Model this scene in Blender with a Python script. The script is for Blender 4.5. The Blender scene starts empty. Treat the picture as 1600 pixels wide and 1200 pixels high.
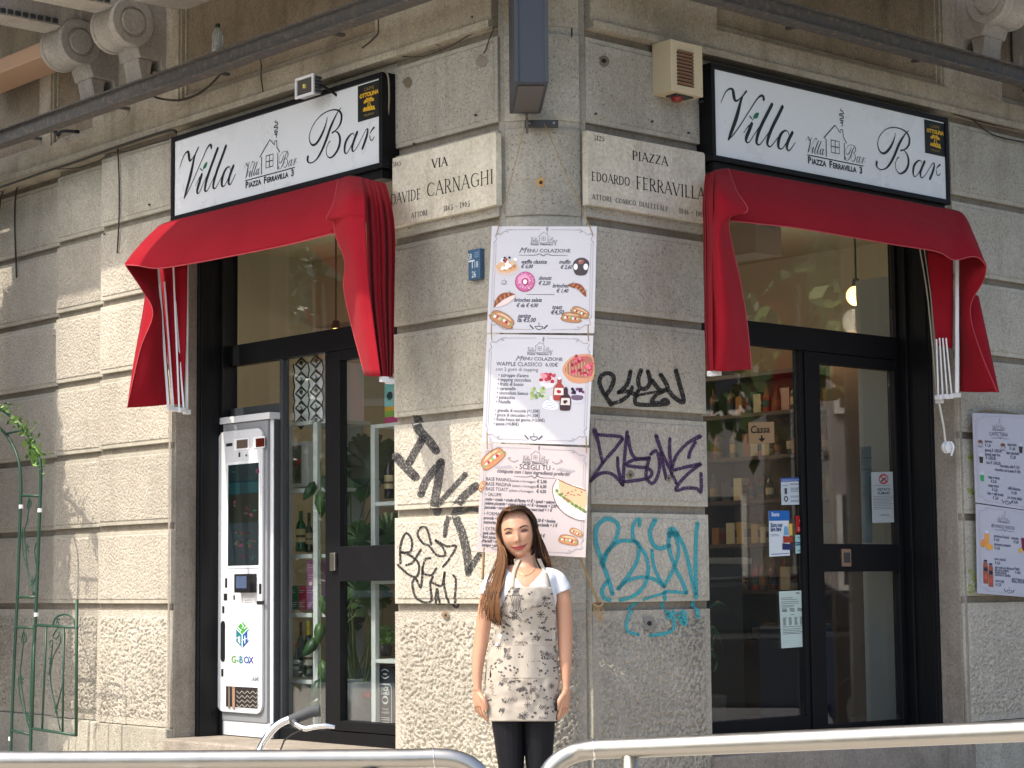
import bpy, bmesh, math, random
import numpy as np
from mathutils import Vector, Matrix, noise
from mathutils.bvhtree import BVHTree
random.seed(7)
SC = bpy.context.scene
COL = SC.collection
R = math.radians

# ------------------------------------------------------------------ camera, sky, sun, exposure
CAM_H = 1.27
FPX = 3197.88; PITCH = 9.77871e-2; ROLL = -9.77245e-3
camd = bpy.data.cameras.new('camera'); camo = bpy.data.objects.new('camera', camd); COL.objects.link(camo)
camd.sensor_width = 36; camd.lens = FPX / 1600 * 36; camd.clip_end = 400; camd.clip_start = .1
camo.matrix_world = Matrix.Translation((0, 0, CAM_H)) @ Matrix.Rotation(math.pi / 2 + PITCH, 4, 'X') @ Matrix.Rotation(ROLL, 4, 'Z')
SC.camera = camo
SUN_EL = R(54); SUN_H = Vector((-.86, -.51)).normalized()
world = bpy.data.worlds.new('World'); SC.world = world; world.use_nodes = True
wn = world.node_tree.nodes; wl = world.node_tree.links
sky = wn.new('ShaderNodeTexSky'); sky.sky_type = 'NISHITA'; sky.sun_disc = False
sky.sun_elevation = SUN_EL; sky.sun_rotation = math.atan2(SUN_H.x, SUN_H.y)
sky.air_density = 1.0; sky.dust_density = 4.0; sky.ozone_density = .8
wl.new(sky.outputs[0], wn['Background'].inputs[0]); wn['Background'].inputs[1].default_value = .15
sund = bpy.data.lights.new('sun', 'SUN'); sund.energy = 2.0; sund.angle = R(.53); sund.color = (1, .89, .75)
suno = bpy.data.objects.new('sun', sund); COL.objects.link(suno)
sdir = Vector((SUN_H.x * math.cos(SUN_EL), SUN_H.y * math.cos(SUN_EL), math.sin(SUN_EL)))
suno.rotation_euler = sdir.to_track_quat('Z', 'Y').to_euler(); suno.location = (-6, -2, 12)
SC.view_settings.view_transform = 'Standard'; SC.view_settings.look = 'None'
SC.view_settings.gamma = 1; SC.view_settings.use_curve_mapping = False
SC.view_settings.exposure = 1.34
SC.cycles.max_bounces = 8; SC.cycles.transparent_max_bounces = 12

# ------------------------------------------------------------------ frames: X to the reader's right, Y up, Z out of the wall
AL = .72556; CX, CY = .12, 9.65
class Frame:
    def __init__(s, o, x, y, z): s.o = Vector(o); s.x = Vector(x); s.y = Vector(y); s.z = Vector(z)
    def p(s, a, b, c=0): return s.o + s.x * a + s.y * b + s.z * c
    def sub(s, a, b, c=0, rot=0, sc=1):       # a frame on the same plane, turned and scaled
        cr, sr = math.cos(rot), math.sin(rot)
        return Frame(s.p(a, b, c), (s.x * cr + s.y * sr) * sc, (s.y * cr - s.x * sr) * sc, s.z)
ca, sa = math.cos(AL), math.sin(AL)
FL = Frame((CX, CY, 0), (sa, -ca, 0), (0, 0, 1), (-ca, -sa, 0))
FR = Frame((CX, CY, 0), (ca, sa, 0), (0, 0, 1), (sa, -ca, 0))
def FC(y): return Frame((0, y, 0), (1, 0, 0), (0, 0, 1), (0, -1, 0))
def view_ray(px, py):
    x = px - 800; y = 600 - py
    c, s = math.cos(ROLL), math.sin(ROLL); x, y = c * x - s * y, s * x + c * y
    return Vector((x, FPX * math.cos(PITCH) - y * math.sin(PITCH), FPX * math.sin(PITCH) + y * math.cos(PITCH))) / FPX
def U(F, px, py, d=0):                         # where a point of the photograph lies on a wall plane (d in front of it)
    o = F.o + F.z * d; k = (o - Vector((0, 0, CAM_H))).dot(F.z) / view_ray(px, py).dot(F.z)
    q = Vector((0, 0, CAM_H)) + view_ray(px, py) * k - F.o
    return q.dot(F.x) / F.x.length_squared, q.dot(F.y) / F.y.length_squared
CAMI = camo.matrix_world.inverted()
def proj(P):
    v = CAMI @ Vector(P); return 800 - v.x / v.z * FPX, 600 + v.y / v.z * FPX
def depth_for(F, r, h, px):                    # how far in front of the wall a point at (r,h) must stand to be seen at px
    lo, hi = -1, 3
    for _ in range(40):
        m = (lo + hi) / 2
        if (proj(F.p(r, h, m))[0] > px) == (F is FL): lo = m
        else: hi = m
    return m
def PT(F, px, py, d=0):
    a, b = U(F, px, py, d); return F.p(a, b, d)

# ------------------------------------------------------------------ materials
MATS = {}
def new_mat(name):
    m = bpy.data.materials.new(name); m.use_nodes = True
    return m, m.node_tree.nodes, m.node_tree.links, m.node_tree.nodes['Principled BSDF']
def plain(name, col, rough=.5, metal=0, bump=0, bscale=200, var=.0, vscale=6, spec=.5, emit=0, trans=0, coat=0):
    if name in MATS: return MATS[name]
    m, n, l, b = new_mat(name)
    b.inputs['Base Color'].default_value = (*col, 1); b.inputs['Roughness'].default_value = rough
    b.inputs['Metallic'].default_value = metal; b.inputs['Specular IOR Level'].default_value = spec
    b.inputs['Coat Weight'].default_value = coat
    if trans: b.inputs['Transmission Weight'].default_value = trans
    if emit: b.inputs['Emission Color'].default_value = (*col, 1); b.inputs['Emission Strength'].default_value = emit
    g = n.new('ShaderNodeNewGeometry')
    if var:
        t = n.new('ShaderNodeTexNoise'); t.inputs['Scale'].default_value = vscale; t.inputs['Detail'].default_value = 6; t.inputs['Roughness'].default_value = .65
        l.new(g.outputs['Position'], t.inputs['Vector'])
        mx = n.new('ShaderNodeMix'); mx.data_type = 'RGBA'
        mx.inputs['A'].default_value = (*[c * (1 - var) for c in col], 1); mx.inputs['B'].default_value = (*[min(1, c * (1 + var)) for c in col], 1)
        l.new(t.outputs['Fac'], mx.inputs['Factor']); l.new(mx.outputs['Result'], b.inputs['Base Color'])
        r = n.new('ShaderNodeMapRange'); r.inputs['To Min'].default_value = max(.02, rough - .12); r.inputs['To Max'].default_value = min(1, rough + .15)
        l.new(t.outputs['Fac'], r.inputs['Value']); l.new(r.outputs['Result'], b.inputs['Roughness'])
    if bump:
        t2 = n.new('ShaderNodeTexNoise'); t2.inputs['Scale'].default_value = bscale; t2.inputs['Detail'].default_value = 3
        l.new(g.outputs['Position'], t2.inputs['Vector'])
        bp = n.new('ShaderNodeBump'); bp.inputs['Strength'].default_value = 1; bp.inputs['Distance'].default_value = bump
        l.new(t2.outputs['Fac'], bp.inputs['Height']); l.new(bp.outputs['Normal'], b.inputs['Normal'])
    MATS[name] = m; return m
def ink(r, g, b_, rough=.6):
    return plain('ink_%d_%d_%d' % (r, g, b_), tuple((c / 255) ** 2.2 for c in (r, g, b_)), rough)

def stone(name, ca_, cb, speck=.5, bump=.0012, bscale=90, worm=0, wscale=70, streak=.35, paint=None):
    m, n, l, b = new_mat(name)
    g = n.new('ShaderNodeNewGeometry'); P = g.outputs['Position']
    def noi(scale, det=4, rough=.6, vec=P):
        t = n.new('ShaderNodeTexNoise'); t.inputs['Scale'].default_value = scale; t.inputs['Detail'].default_value = det; t.inputs['Roughness'].default_value = rough
        l.new(vec, t.inputs['Vector']); return t.outputs['Fac']
    def ramp(v, a, c, lo=0, hi=1):
        r = n.new('ShaderNodeMapRange'); r.inputs['From Min'].default_value = a; r.inputs['From Max'].default_value = c
        r.inputs['To Min'].default_value = lo; r.inputs['To Max'].default_value = hi; l.new(v, r.inputs['Value']); return r.outputs['Result']
    def mix(f, A, B, mode='MIX'):
        x = n.new('ShaderNodeMix'); x.data_type = 'RGBA'; x.blend_type = mode
        if isinstance(f, (int, float)): x.inputs['Factor'].default_value = f
        else: l.new(f, x.inputs['Factor'])
        for s_, v in (('A', A), ('B', B)):
            if isinstance(v, tuple): x.inputs[s_].default_value = (*v, 1)
            else: l.new(v, x.inputs[s_])
        return x.outputs['Result']
    c = mix(ramp(noi(1.7, 5), .35, .65), ca_, cb)
    mp = n.new('ShaderNodeMapping'); mp.inputs['Scale'].default_value = (7, 7, .7); l.new(P, mp.inputs['Vector'])
    st = ramp(noi(1.3, 5, .6, mp.outputs['Vector']), .52, .75, 0, streak)
    c = mix(st, c, tuple(v * .5 for v in ca_))
    grime = ramp(noi(5, 8, .75), .50, .78, 0, min(1, streak * 1.15))
    c = mix(grime, c, (ca_[0] * .55, ca_[1] * .5, ca_[2] * .42))
    dk = ramp(noi(105, 2, .5), .585, .68, 0, speck); c = mix(dk, c, tuple(v * .38 for v in ca_))
    lt = ramp(noi(190, 2, .5), .655, .72, 0, speck * .8); c = mix(lt, c, tuple(min(.85, v * 1.75) for v in ca_))
    fg = ramp(noi(55, 4, .7), .3, .7, .82, 1.16)
    mm = n.new('ShaderNodeVectorMath'); mm.operation = 'SCALE'; l.new(c, mm.inputs[0]); l.new(fg, mm.inputs['Scale']); c = mm.outputs[0]
    oi = n.new('ShaderNodeObjectInfo'); vv_ = ramp(oi.outputs['Random'], 0, 1, .87, 1.10); m2 = n.new('ShaderNodeVectorMath'); m2.operation = 'SCALE'; l.new(c, m2.inputs[0]); l.new(vv_, m2.inputs['Scale']); c = m2.outputs[0]
    big = ramp(noi(.9, 6, .7), .35, .7, .84, 1.12); m3 = n.new('ShaderNodeVectorMath'); m3.operation = 'SCALE'; l.new(c, m3.inputs[0]); l.new(big, m3.inputs['Scale']); c = m3.outputs[0]
    l.new(c, b.inputs['Base Color']); b.inputs['Roughness'].default_value = .9; b.inputs['Specular IOR Level'].default_value = .2
    h = noi(bscale, 3, .6)
    bp = n.new('ShaderNodeBump'); bp.inputs['Strength'].default_value = 1; bp.inputs['Distance'].default_value = bump * 2.2; l.new(h, bp.inputs['Height'])
    last = bp
    if worm:
        w = ramp(noi(wscale, 2, .45), .38, .56)
        b2 = n.new('ShaderNodeBump'); b2.inputs['Strength'].default_value = 1; b2.inputs['Distance'].default_value = worm; l.new(w, b2.inputs['Height'])
        l.new(bp.outputs['Normal'], b2.inputs['Normal']); last = b2
    l.new(last.outputs['Normal'], b.inputs['Normal'])
    if paint is not None:                      # spray paint that misses the pits of the stone under it
        pc, dens = paint
        pb = n.new('ShaderNodeBsdfPrincipled'); pb.inputs['Base Color'].default_value = (*pc, 1); pb.inputs['Roughness'].default_value = .6
        l.new(last.outputs['Normal'], pb.inputs['Normal'])
        tr = n.new('ShaderNodeBsdfTransparent'); ms = n.new('ShaderNodeMixShader')
        l.new(ramp(noi(110, 3, .7), .36 + .36 * dens, .22 + .30 * dens), ms.inputs[0])
        l.new(tr.outputs[0], ms.inputs[1]); l.new(pb.outputs[0], ms.inputs[2])
        l.new(ms.outputs[0], n['Material Output'].inputs['Surface'])
    MATS[name] = m; return m
SA, SB = (.385, .368, .308), (.445, .428, .362)
M_smooth = stone('stone_smooth', SA, SB, .35, .0006, 120)
M_speck = stone('stone_speckled', SA, SB, .78, .0012, 110, .0012, 85)
M_rough = stone('stone_worm_textured', (.43, .40, .34), (.47, .44, .375), .35, .001, 120, .0042, 62, .22)
M_verm = stone('stone_vermiculated', (.44, .41, .35), (.48, .45, .38), .3, .0012, 150, .003, 110, .15)
M_frieze = stone('stone_frieze', (.41, .37, .29), (.48, .44, .35), .6, .001, 110, 0, 70, .55)
M_fpanel = stone('stone_frieze_panel', (.26, .21, .15), (.33, .28, .205), .7, .001, 110, 0, 70, .5)
M_joint = stone('stone_joint', (.24, .215, .17), (.30, .27, .22), .3, .001, 90, 0, 70, .5)
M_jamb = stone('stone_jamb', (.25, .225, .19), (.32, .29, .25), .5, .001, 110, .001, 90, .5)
M_brk = stone('stone_bracket', (.40, .385, .35), (.46, .44, .40), .25, .0008, 90, 0, 70, .35)
M_marble = stone('plaque_marble', (.60, .56, .44), (.74, .70, .58), .06, .0003, 60, 0, 70, .42)
M_black = plain('black_metal', (.004, .0045, .006), .5, 0, .0002, 40, .3, 4, .25)
M_dkgrey = plain('dark_grey_metal', (.035, .04, .045), .45, 0, 0, 0, .2, 5)
M_white = plain('white_metal', (.74, .76, .78), .4, 0, 0, 0, .05, 5)
M_signw = plain('sign_white', (.70, .75, .78), .28, 0, 0, 0, .05, 3)
M_steel = plain('brushed_steel', (.40, .385, .345), .33, 1, .0001, 25, .1, 14)
M_chrome = plain('chrome', (.75, .75, .76), .12, 1)
M_red = None
def red_fabric():
    m, n, l, b = new_mat('red_fabric'); MATS['red_fabric'] = m
    g = n.new('ShaderNodeNewGeometry'); t = n.new('ShaderNodeTexNoise'); t.inputs['Scale'].default_value = 5; t.inputs['Detail'].default_value = 6
    l.new(g.outputs['Position'], t.inputs['Vector']); mx = n.new('ShaderNodeMix'); mx.data_type = 'RGBA'
    mx.inputs['A'].default_value = (.30, .011, .022, 1); mx.inputs['B'].default_value = (.38, .02, .032, 1)
    l.new(t.outputs['Fac'], mx.inputs['Factor']); l.new(mx.outputs['Result'], b.inputs['Base Color']); b.inputs['Roughness'].default_value = .95
    b.inputs['Sheen Weight'].default_value = .05; b.inputs['Specular IOR Level'].default_value = .04
    t2 = n.new('ShaderNodeTexNoise'); t2.inputs['Scale'].default_value = 9; t2.inputs['Detail'].default_value = 4; l.new(g.outputs['Position'], t2.inputs['Vector'])
    bp = n.new('ShaderNodeBump'); bp.inputs['Distance'].default_value = .006; l.new(t2.outputs['Fac'], bp.inputs['Height']); l.new(bp.outputs['Normal'], b.inputs['Normal'])
    tl = n.new('ShaderNodeBsdfTranslucent'); tl.inputs[0].default_value = (.45, .008, .02, 1); ms = n.new('ShaderNodeMixShader'); ms.inputs[0].default_value = .22
    l.new(b.outputs[0], ms.inputs[1]); l.new(tl.outputs[0], ms.inputs[2]); l.new(ms.outputs[0], n['Material Output'].inputs['Surface'])
    return m
M_red = red_fabric()
def glass(name, tint, refl=1.0):
    m, n, l, b = new_mat(name); n.remove(b)
    tr = n.new('ShaderNodeBsdfTransparent'); tr.inputs[0].default_value = (*tint, 1)
    gl = n.new('ShaderNodeBsdfGlossy'); gl.inputs['Roughness'].default_value = .012; gl.inputs[0].default_value = (refl, refl, refl, 1)
    g = n.new('ShaderNodeNewGeometry'); dp = n.new('ShaderNodeVectorMath'); dp.operation = 'DOT_PRODUCT'; l.new(g.outputs['Normal'], dp.inputs[0]); l.new(g.outputs['Incoming'], dp.inputs[1])
    def ma(op, a, b_=None):
        q = n.new('ShaderNodeMath'); q.operation = op; l.new(a, q.inputs[0])
        if b_ is not None: q.inputs[1].default_value = b_
        return q.outputs[0]
    ab = ma('ABSOLUTE', dp.outputs['Value']); iv = ma('MULTIPLY', ab, -1); iv = ma('ADD', iv, 1); iv = ma('MAXIMUM', iv, 0); pw = ma('POWER', iv, 5); pw = ma('MULTIPLY', pw, .95); pw = ma('ADD', pw, .10)
    ms = n.new('ShaderNodeMixShader'); l.new(pw, ms.inputs[0]); l.new(tr.outputs[0], ms.inputs[1]); l.new(gl.outputs[0], ms.inputs[2])
    l.new(ms.outputs[0], n['Material Output'].inputs['Surface']); MATS[name] = m; return m
M_glass = glass('window_glass', (.90, .925, .92))
M_glassd = glass('dark_glass', (.45, .50, .50))
def rusty(name, base, rust, amount=.5):
    m, n, l, b = new_mat(name); g = n.new('ShaderNodeNewGeometry')
    t = n.new('ShaderNodeTexNoise'); t.inputs['Scale'].default_value = 26; t.inputs['Detail'].default_value = 12; t.inputs['Roughness'].default_value = .75; l.new(g.outputs['Position'], t.inputs['Vector'])
    r = n.new('ShaderNodeMapRange'); r.inputs['From Min'].default_value = .62 - .2 * amount; r.inputs['From Max'].default_value = .72 - .2 * amount; l.new(t.outputs['Fac'], r.inputs['Value'])
    mx = n.new('ShaderNodeMix'); mx.data_type = 'RGBA'; mx.inputs['A'].default_value = (*base, 1); mx.inputs['B'].default_value = (*rust, 1)
    l.new(r.outputs['Result'], mx.inputs['Factor']); l.new(mx.outputs['Result'], b.inputs['Base Color']); b.inputs['Roughness'].default_value = .8
    bp = n.new('ShaderNodeBump'); bp.inputs['Distance'].default_value = .0008; l.new(t.outputs['Fac'], bp.inputs['Height']); l.new(bp.outputs['Normal'], b.inputs['Normal'])
    MATS[name] = m; return m
M_beam = rusty('weathered_steel', (.085, .085, .083), (.17, .14, .11), .55)
M_beige = rusty('rusty_beige_enamel', (.52, .45, .30), (.22, .09, .04), .05)
M_ltgreen = plain('trellis_green', (.012, .055, .035), .45, 0, 0, 0, .2, 20)

# ------------------------------------------------------------------ mesh builder
def cr(pts, n=6, closed=False):               # Catmull-Rom through points of any dimension
    P = [np.array(p, float) for p in pts]
    if len(P) < 3 and not closed:
        return [P[0] + (P[-1] - P[0]) * t / n for t in range(n + 1)] if len(P) == 2 else P
    out = []; m = len(P)
    for i in range(m if closed else m - 1):
        if closed: a, b, c, d = P[(i - 1) % m], P[i], P[(i + 1) % m], P[(i + 2) % m]
        else: a, b, c, d = P[max(i - 1, 0)], P[i], P[i + 1], P[min(i + 2, m - 1)]
        for k in range(n):
            t = k / n
            out.append(.5 * ((2 * b) + (c - a) * t + (2 * a - 5 * b + 4 * c - d) * t * t + (3 * b - a - 3 * c + d) * t ** 3))
    if not closed: out.append(P[-1])
    return out
class MB:
    def __init__(s): s.v = []; s.f = []; s.m = []; s.mats = []
    def mi(s, m):
        if m not in s.mats: s.mats.append(m)
        return s.mats.index(m)
    def add(s, vs, fs, m):
        o = len(s.v); i = s.mi(m); s.v += [tuple(v) for v in vs]
        for f in fs: s.f.append(tuple(o + k for k in f)); s.m.append(i)
    def box(s, F, a0, a1, b0, b1, c0, c1, m, top=None):
        if a0 > a1: a0, a1 = a1, a0
        if b0 > b1: b0, b1 = b1, b0
        if c0 > c1: c0, c1 = c1, c0
        V = [F.p(a, b, c) for c in (c0, c1) for b in (b0, b1) for a in (a0, a1)]
        s.add(V, [(0, 2, 3, 1), (4, 5, 7, 6), (0, 1, 5, 4), (2, 6, 7, 3), (0, 4, 6, 2), (1, 3, 7, 5)], m)
    def quad(s, pts, m): s.add(pts, [tuple(range(len(pts)))], m)
    def prism(s, F, poly, c0, c1, m):          # polygon in the frame plane, extruded along Z
        n = len(poly); V = [F.p(x, y, c0) for x, y in poly] + [F.p(x, y, c1) for x, y in poly]
        s.add(V, [tuple(range(n - 1, -1, -1)), tuple(range(n, 2 * n))] + [(i, (i + 1) % n, n + (i + 1) % n, n + i) for i in range(n)], m)
    def tube(s, pts, r, m, seg=10, smooth=1, cap=True, n=5):
        P = cr(pts, n) if smooth and len(pts) > 2 else [np.array(p, float) for p in pts]
        rr = r if hasattr(r, '__len__') else [r] * len(pts)
        RR = np.interp(np.linspace(0, 1, len(P)), np.linspace(0, 1, len(rr)), rr)
        V = []; up = None
        for i, p in enumerate(P):
            t = Vector(P[min(i + 1, len(P) - 1)] - P[max(i - 1, 0)])
            if t.length < 1e-9: t = Vector((0, 0, 1))
            t.normalize()
            if up is None: up = t.orthogonal().normalized()
            up = (up - t * up.dot(t)).normalized(); w = t.cross(up)
            for k in range(seg):
                a = 2 * math.pi * k / seg; V.append(Vector(p) + (up * math.cos(a) + w * math.sin(a)) * float(RR[i]))
        F_ = [(i * seg + k, i * seg + (k + 1) % seg, (i + 1) * seg + (k + 1) % seg, (i + 1) * seg + k) for i in range(len(P) - 1) for k in range(seg)]
        if cap: F_ += [tuple(range(seg - 1, -1, -1)), tuple((len(P) - 1) * seg + k for k in range(seg))]
        s.add(V, F_, m)
    def lathe(s, o, ax, prof, m, seg=16):      # prof: (radius, height) along ax
        ax = Vector(ax).normalized(); u = ax.orthogonal().normalized(); w = ax.cross(u); V = []
        for r, h in prof:
            for k in range(seg):
                a = 2 * math.pi * k / seg; V.append(Vector(o) + ax * h + (u * math.cos(a) + w * math.sin(a)) * r)
        F_ = [(i * seg + k, i * seg + (k + 1) % seg, (i + 1) * seg + (k + 1) % seg, (i + 1) * seg + k) for i in range(len(prof) - 1) for k in range(seg)]
        F_ += [tuple(range(seg - 1, -1, -1)), tuple((len(prof) - 1) * seg + k for k in range(seg))]
        s.add(V, F_, m)
    def grid(s, rows, m, nu=4, nv=4, thick=0, keep=False):   # rows of 3D control points, smoothed both ways
        A = [cr(r, nu) for r in rows]; n = len(A[0])
        B = [cr([A[j][i] for j in range(len(A))], nv) for i in range(n)]; mr = len(B[0])
        V = [B[i][j] for i in range(n) for j in range(mr)]
        s.add(V, [(i * mr + j, (i + 1) * mr + j, (i + 1) * mr + j + 1, i * mr + j + 1) for i in range(n - 1) for j in range(mr - 1)], m)
        return B
    def ribbon(s, f, pts, w, m, n=5, closed=False, smooth=True):  # pts (x,y[,w]) mapped by f(x,y)->3D
        Q = [(p[0], p[1], p[2] if len(p) > 2 else w) for p in pts]
        P = cr(Q, n, closed) if smooth and len(Q) > 2 else [np.array(q, float) for q in Q]
        if closed: P.append(P[0])
        V = []
        for i, p in enumerate(P):
            t = P[min(i + 1, len(P) - 1)][:2] - P[max(i - 1, 0)][:2]
            L = math.hypot(*t) or 1; nx, ny = -t[1] / L, t[0] / L; h = max(p[2], .0001) / 2
            V += [f(p[0] + nx * h, p[1] + ny * h), f(p[0] - nx * h, p[1] - ny * h)]
        s.add(V, [(2 * i, 2 * i + 1, 2 * i + 3, 2 * i + 2) for i in range(len(P) - 1)], m)
        if not closed:
            for e, q in ((0, P[0]), (-1, P[-1])):
                r = q[2] / 2 * .98
                if r > w * .2: s.add([f(q[0] + r * math.cos(a * math.pi / 5), q[1] + r * math.sin(a * math.pi / 5)) for a in range(10)], [tuple(range(10))], m)
    def poly(s, f, pts, m, smooth=0):
        P = cr(pts, smooth, True) if smooth else pts
        s.add([f(*p[:2]) for p in P], [tuple(range(len(P)))], m)
    def blob(s, f, cx, cy, rx, ry, m, rot=0, n=14, jit=0):
        cr_, sr = math.cos(rot), math.sin(rot); V = []
        for k in range(n):
            a = 2 * math.pi * k / n; j = 1 + random.uniform(-jit, jit); x, y = rx * math.cos(a) * j, ry * math.sin(a) * j
            V.append(f(cx + x * cr_ - y * sr, cy + x * sr + y * cr_))
        s.add(V, [tuple(range(n))], m)
    def obj(s, name, parent=None, smooth=False, bevel=0, solid=0, label=None, kind=None, recalc=True, base=None):
        org = Vector((0, 0, 0)); q = parent
        while q is not None: org += q.location; q = q.parent
        if parent is None and base is not None: org = Vector(base)
        me = bpy.data.meshes.new(name)
        me.from_pydata([(v[0] - org.x, v[1] - org.y, v[2] - org.z) for v in s.v], [], s.f)
        for m in s.mats: me.materials.append(m)
        me.polygons.foreach_set('material_index', s.m)
        if recalc and len(s.f) > 1:
            bm = bmesh.new(); bm.from_mesh(me); bmesh.ops.recalc_face_normals(bm, faces=bm.faces); bm.to_mesh(me); bm.free()
        if smooth: me.polygons.foreach_set('use_smooth', [True] * len(me.polygons))
        me.update()
        o = bpy.data.objects.new(name, me); COL.objects.link(o)
        if parent is not None: o.parent = parent
        elif base is not None: o.location = base
        if solid: md = o.modifiers.new('s', 'SOLIDIFY'); md.thickness = solid; md.offset = 0
        if bevel:
            md = o.modifiers.new('b', 'BEVEL'); md.width = bevel; md.segments = 2; md.limit_method = 'ANGLE'; md.angle_limit = R(40)
        if label: o['label'] = label
        if kind: o['kind'] = kind
        return o
def tag(o, label, cat, group=None):
    o['label'] = label; o['category'] = cat
    if group: o['group'] = group
    return o
def thing(name, label, cat, loc, group=None):
    o = bpy.data.objects.new(name, None); COL.objects.link(o); o.location = loc; o.empty_display_size = .1
    return tag(o, label, cat, group)
def copy_thing(o, delta, label=None):
    c = o.copy(); COL.objects.link(c); c.location = o.location + Vector(delta)
    if label: c['label'] = label
    for ch in list(o.children):
        d = ch.copy(); COL.objects.link(d); d.parent = c
        for g in list(ch.children):
            e = g.copy(); COL.objects.link(e); e.parent = d
    return c

# text set in the built-in sans face, dropped into a mesh builder as flat print
TXT = {}
def text(mb, f, s, x, y, size, m, align='LEFT', shear=0, sx=1, bold=0):
    key = (s, shear, bold)
    if key not in TXT:
        cu = bpy.data.curves.new('t', 'FONT'); cu.body = s; cu.size = 1; cu.shear = shear; cu.offset = bold; cu.resolution_u = 2
        ob = bpy.data.objects.new('t', cu); me = ob.to_mesh()
        TXT[key] = ([tuple(v.co[:2]) for v in me.vertices], [tuple(p.vertices) for p in me.polygons])
        ob.to_mesh_clear(); bpy.data.objects.remove(ob); bpy.data.curves.remove(cu)
    vs, fs = TXT[key]
    if not vs: return
    w = max(v[0] for v in vs); off = {'LEFT': 0, 'CENTER': -w / 2, 'RIGHT': -w}[align]
    mb.add([f(x + (v[0] + off) * size * sx, y + v[1] * size) for v in vs], fs, m)
def text_width(s, size, shear=0, bold=0):
    t = MB(); text(t, lambda x, y: (x, y, 0), s, 0, 0, size, M_black, shear=shear, bold=bold)
    return max(v[0] for v in t.v)
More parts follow.
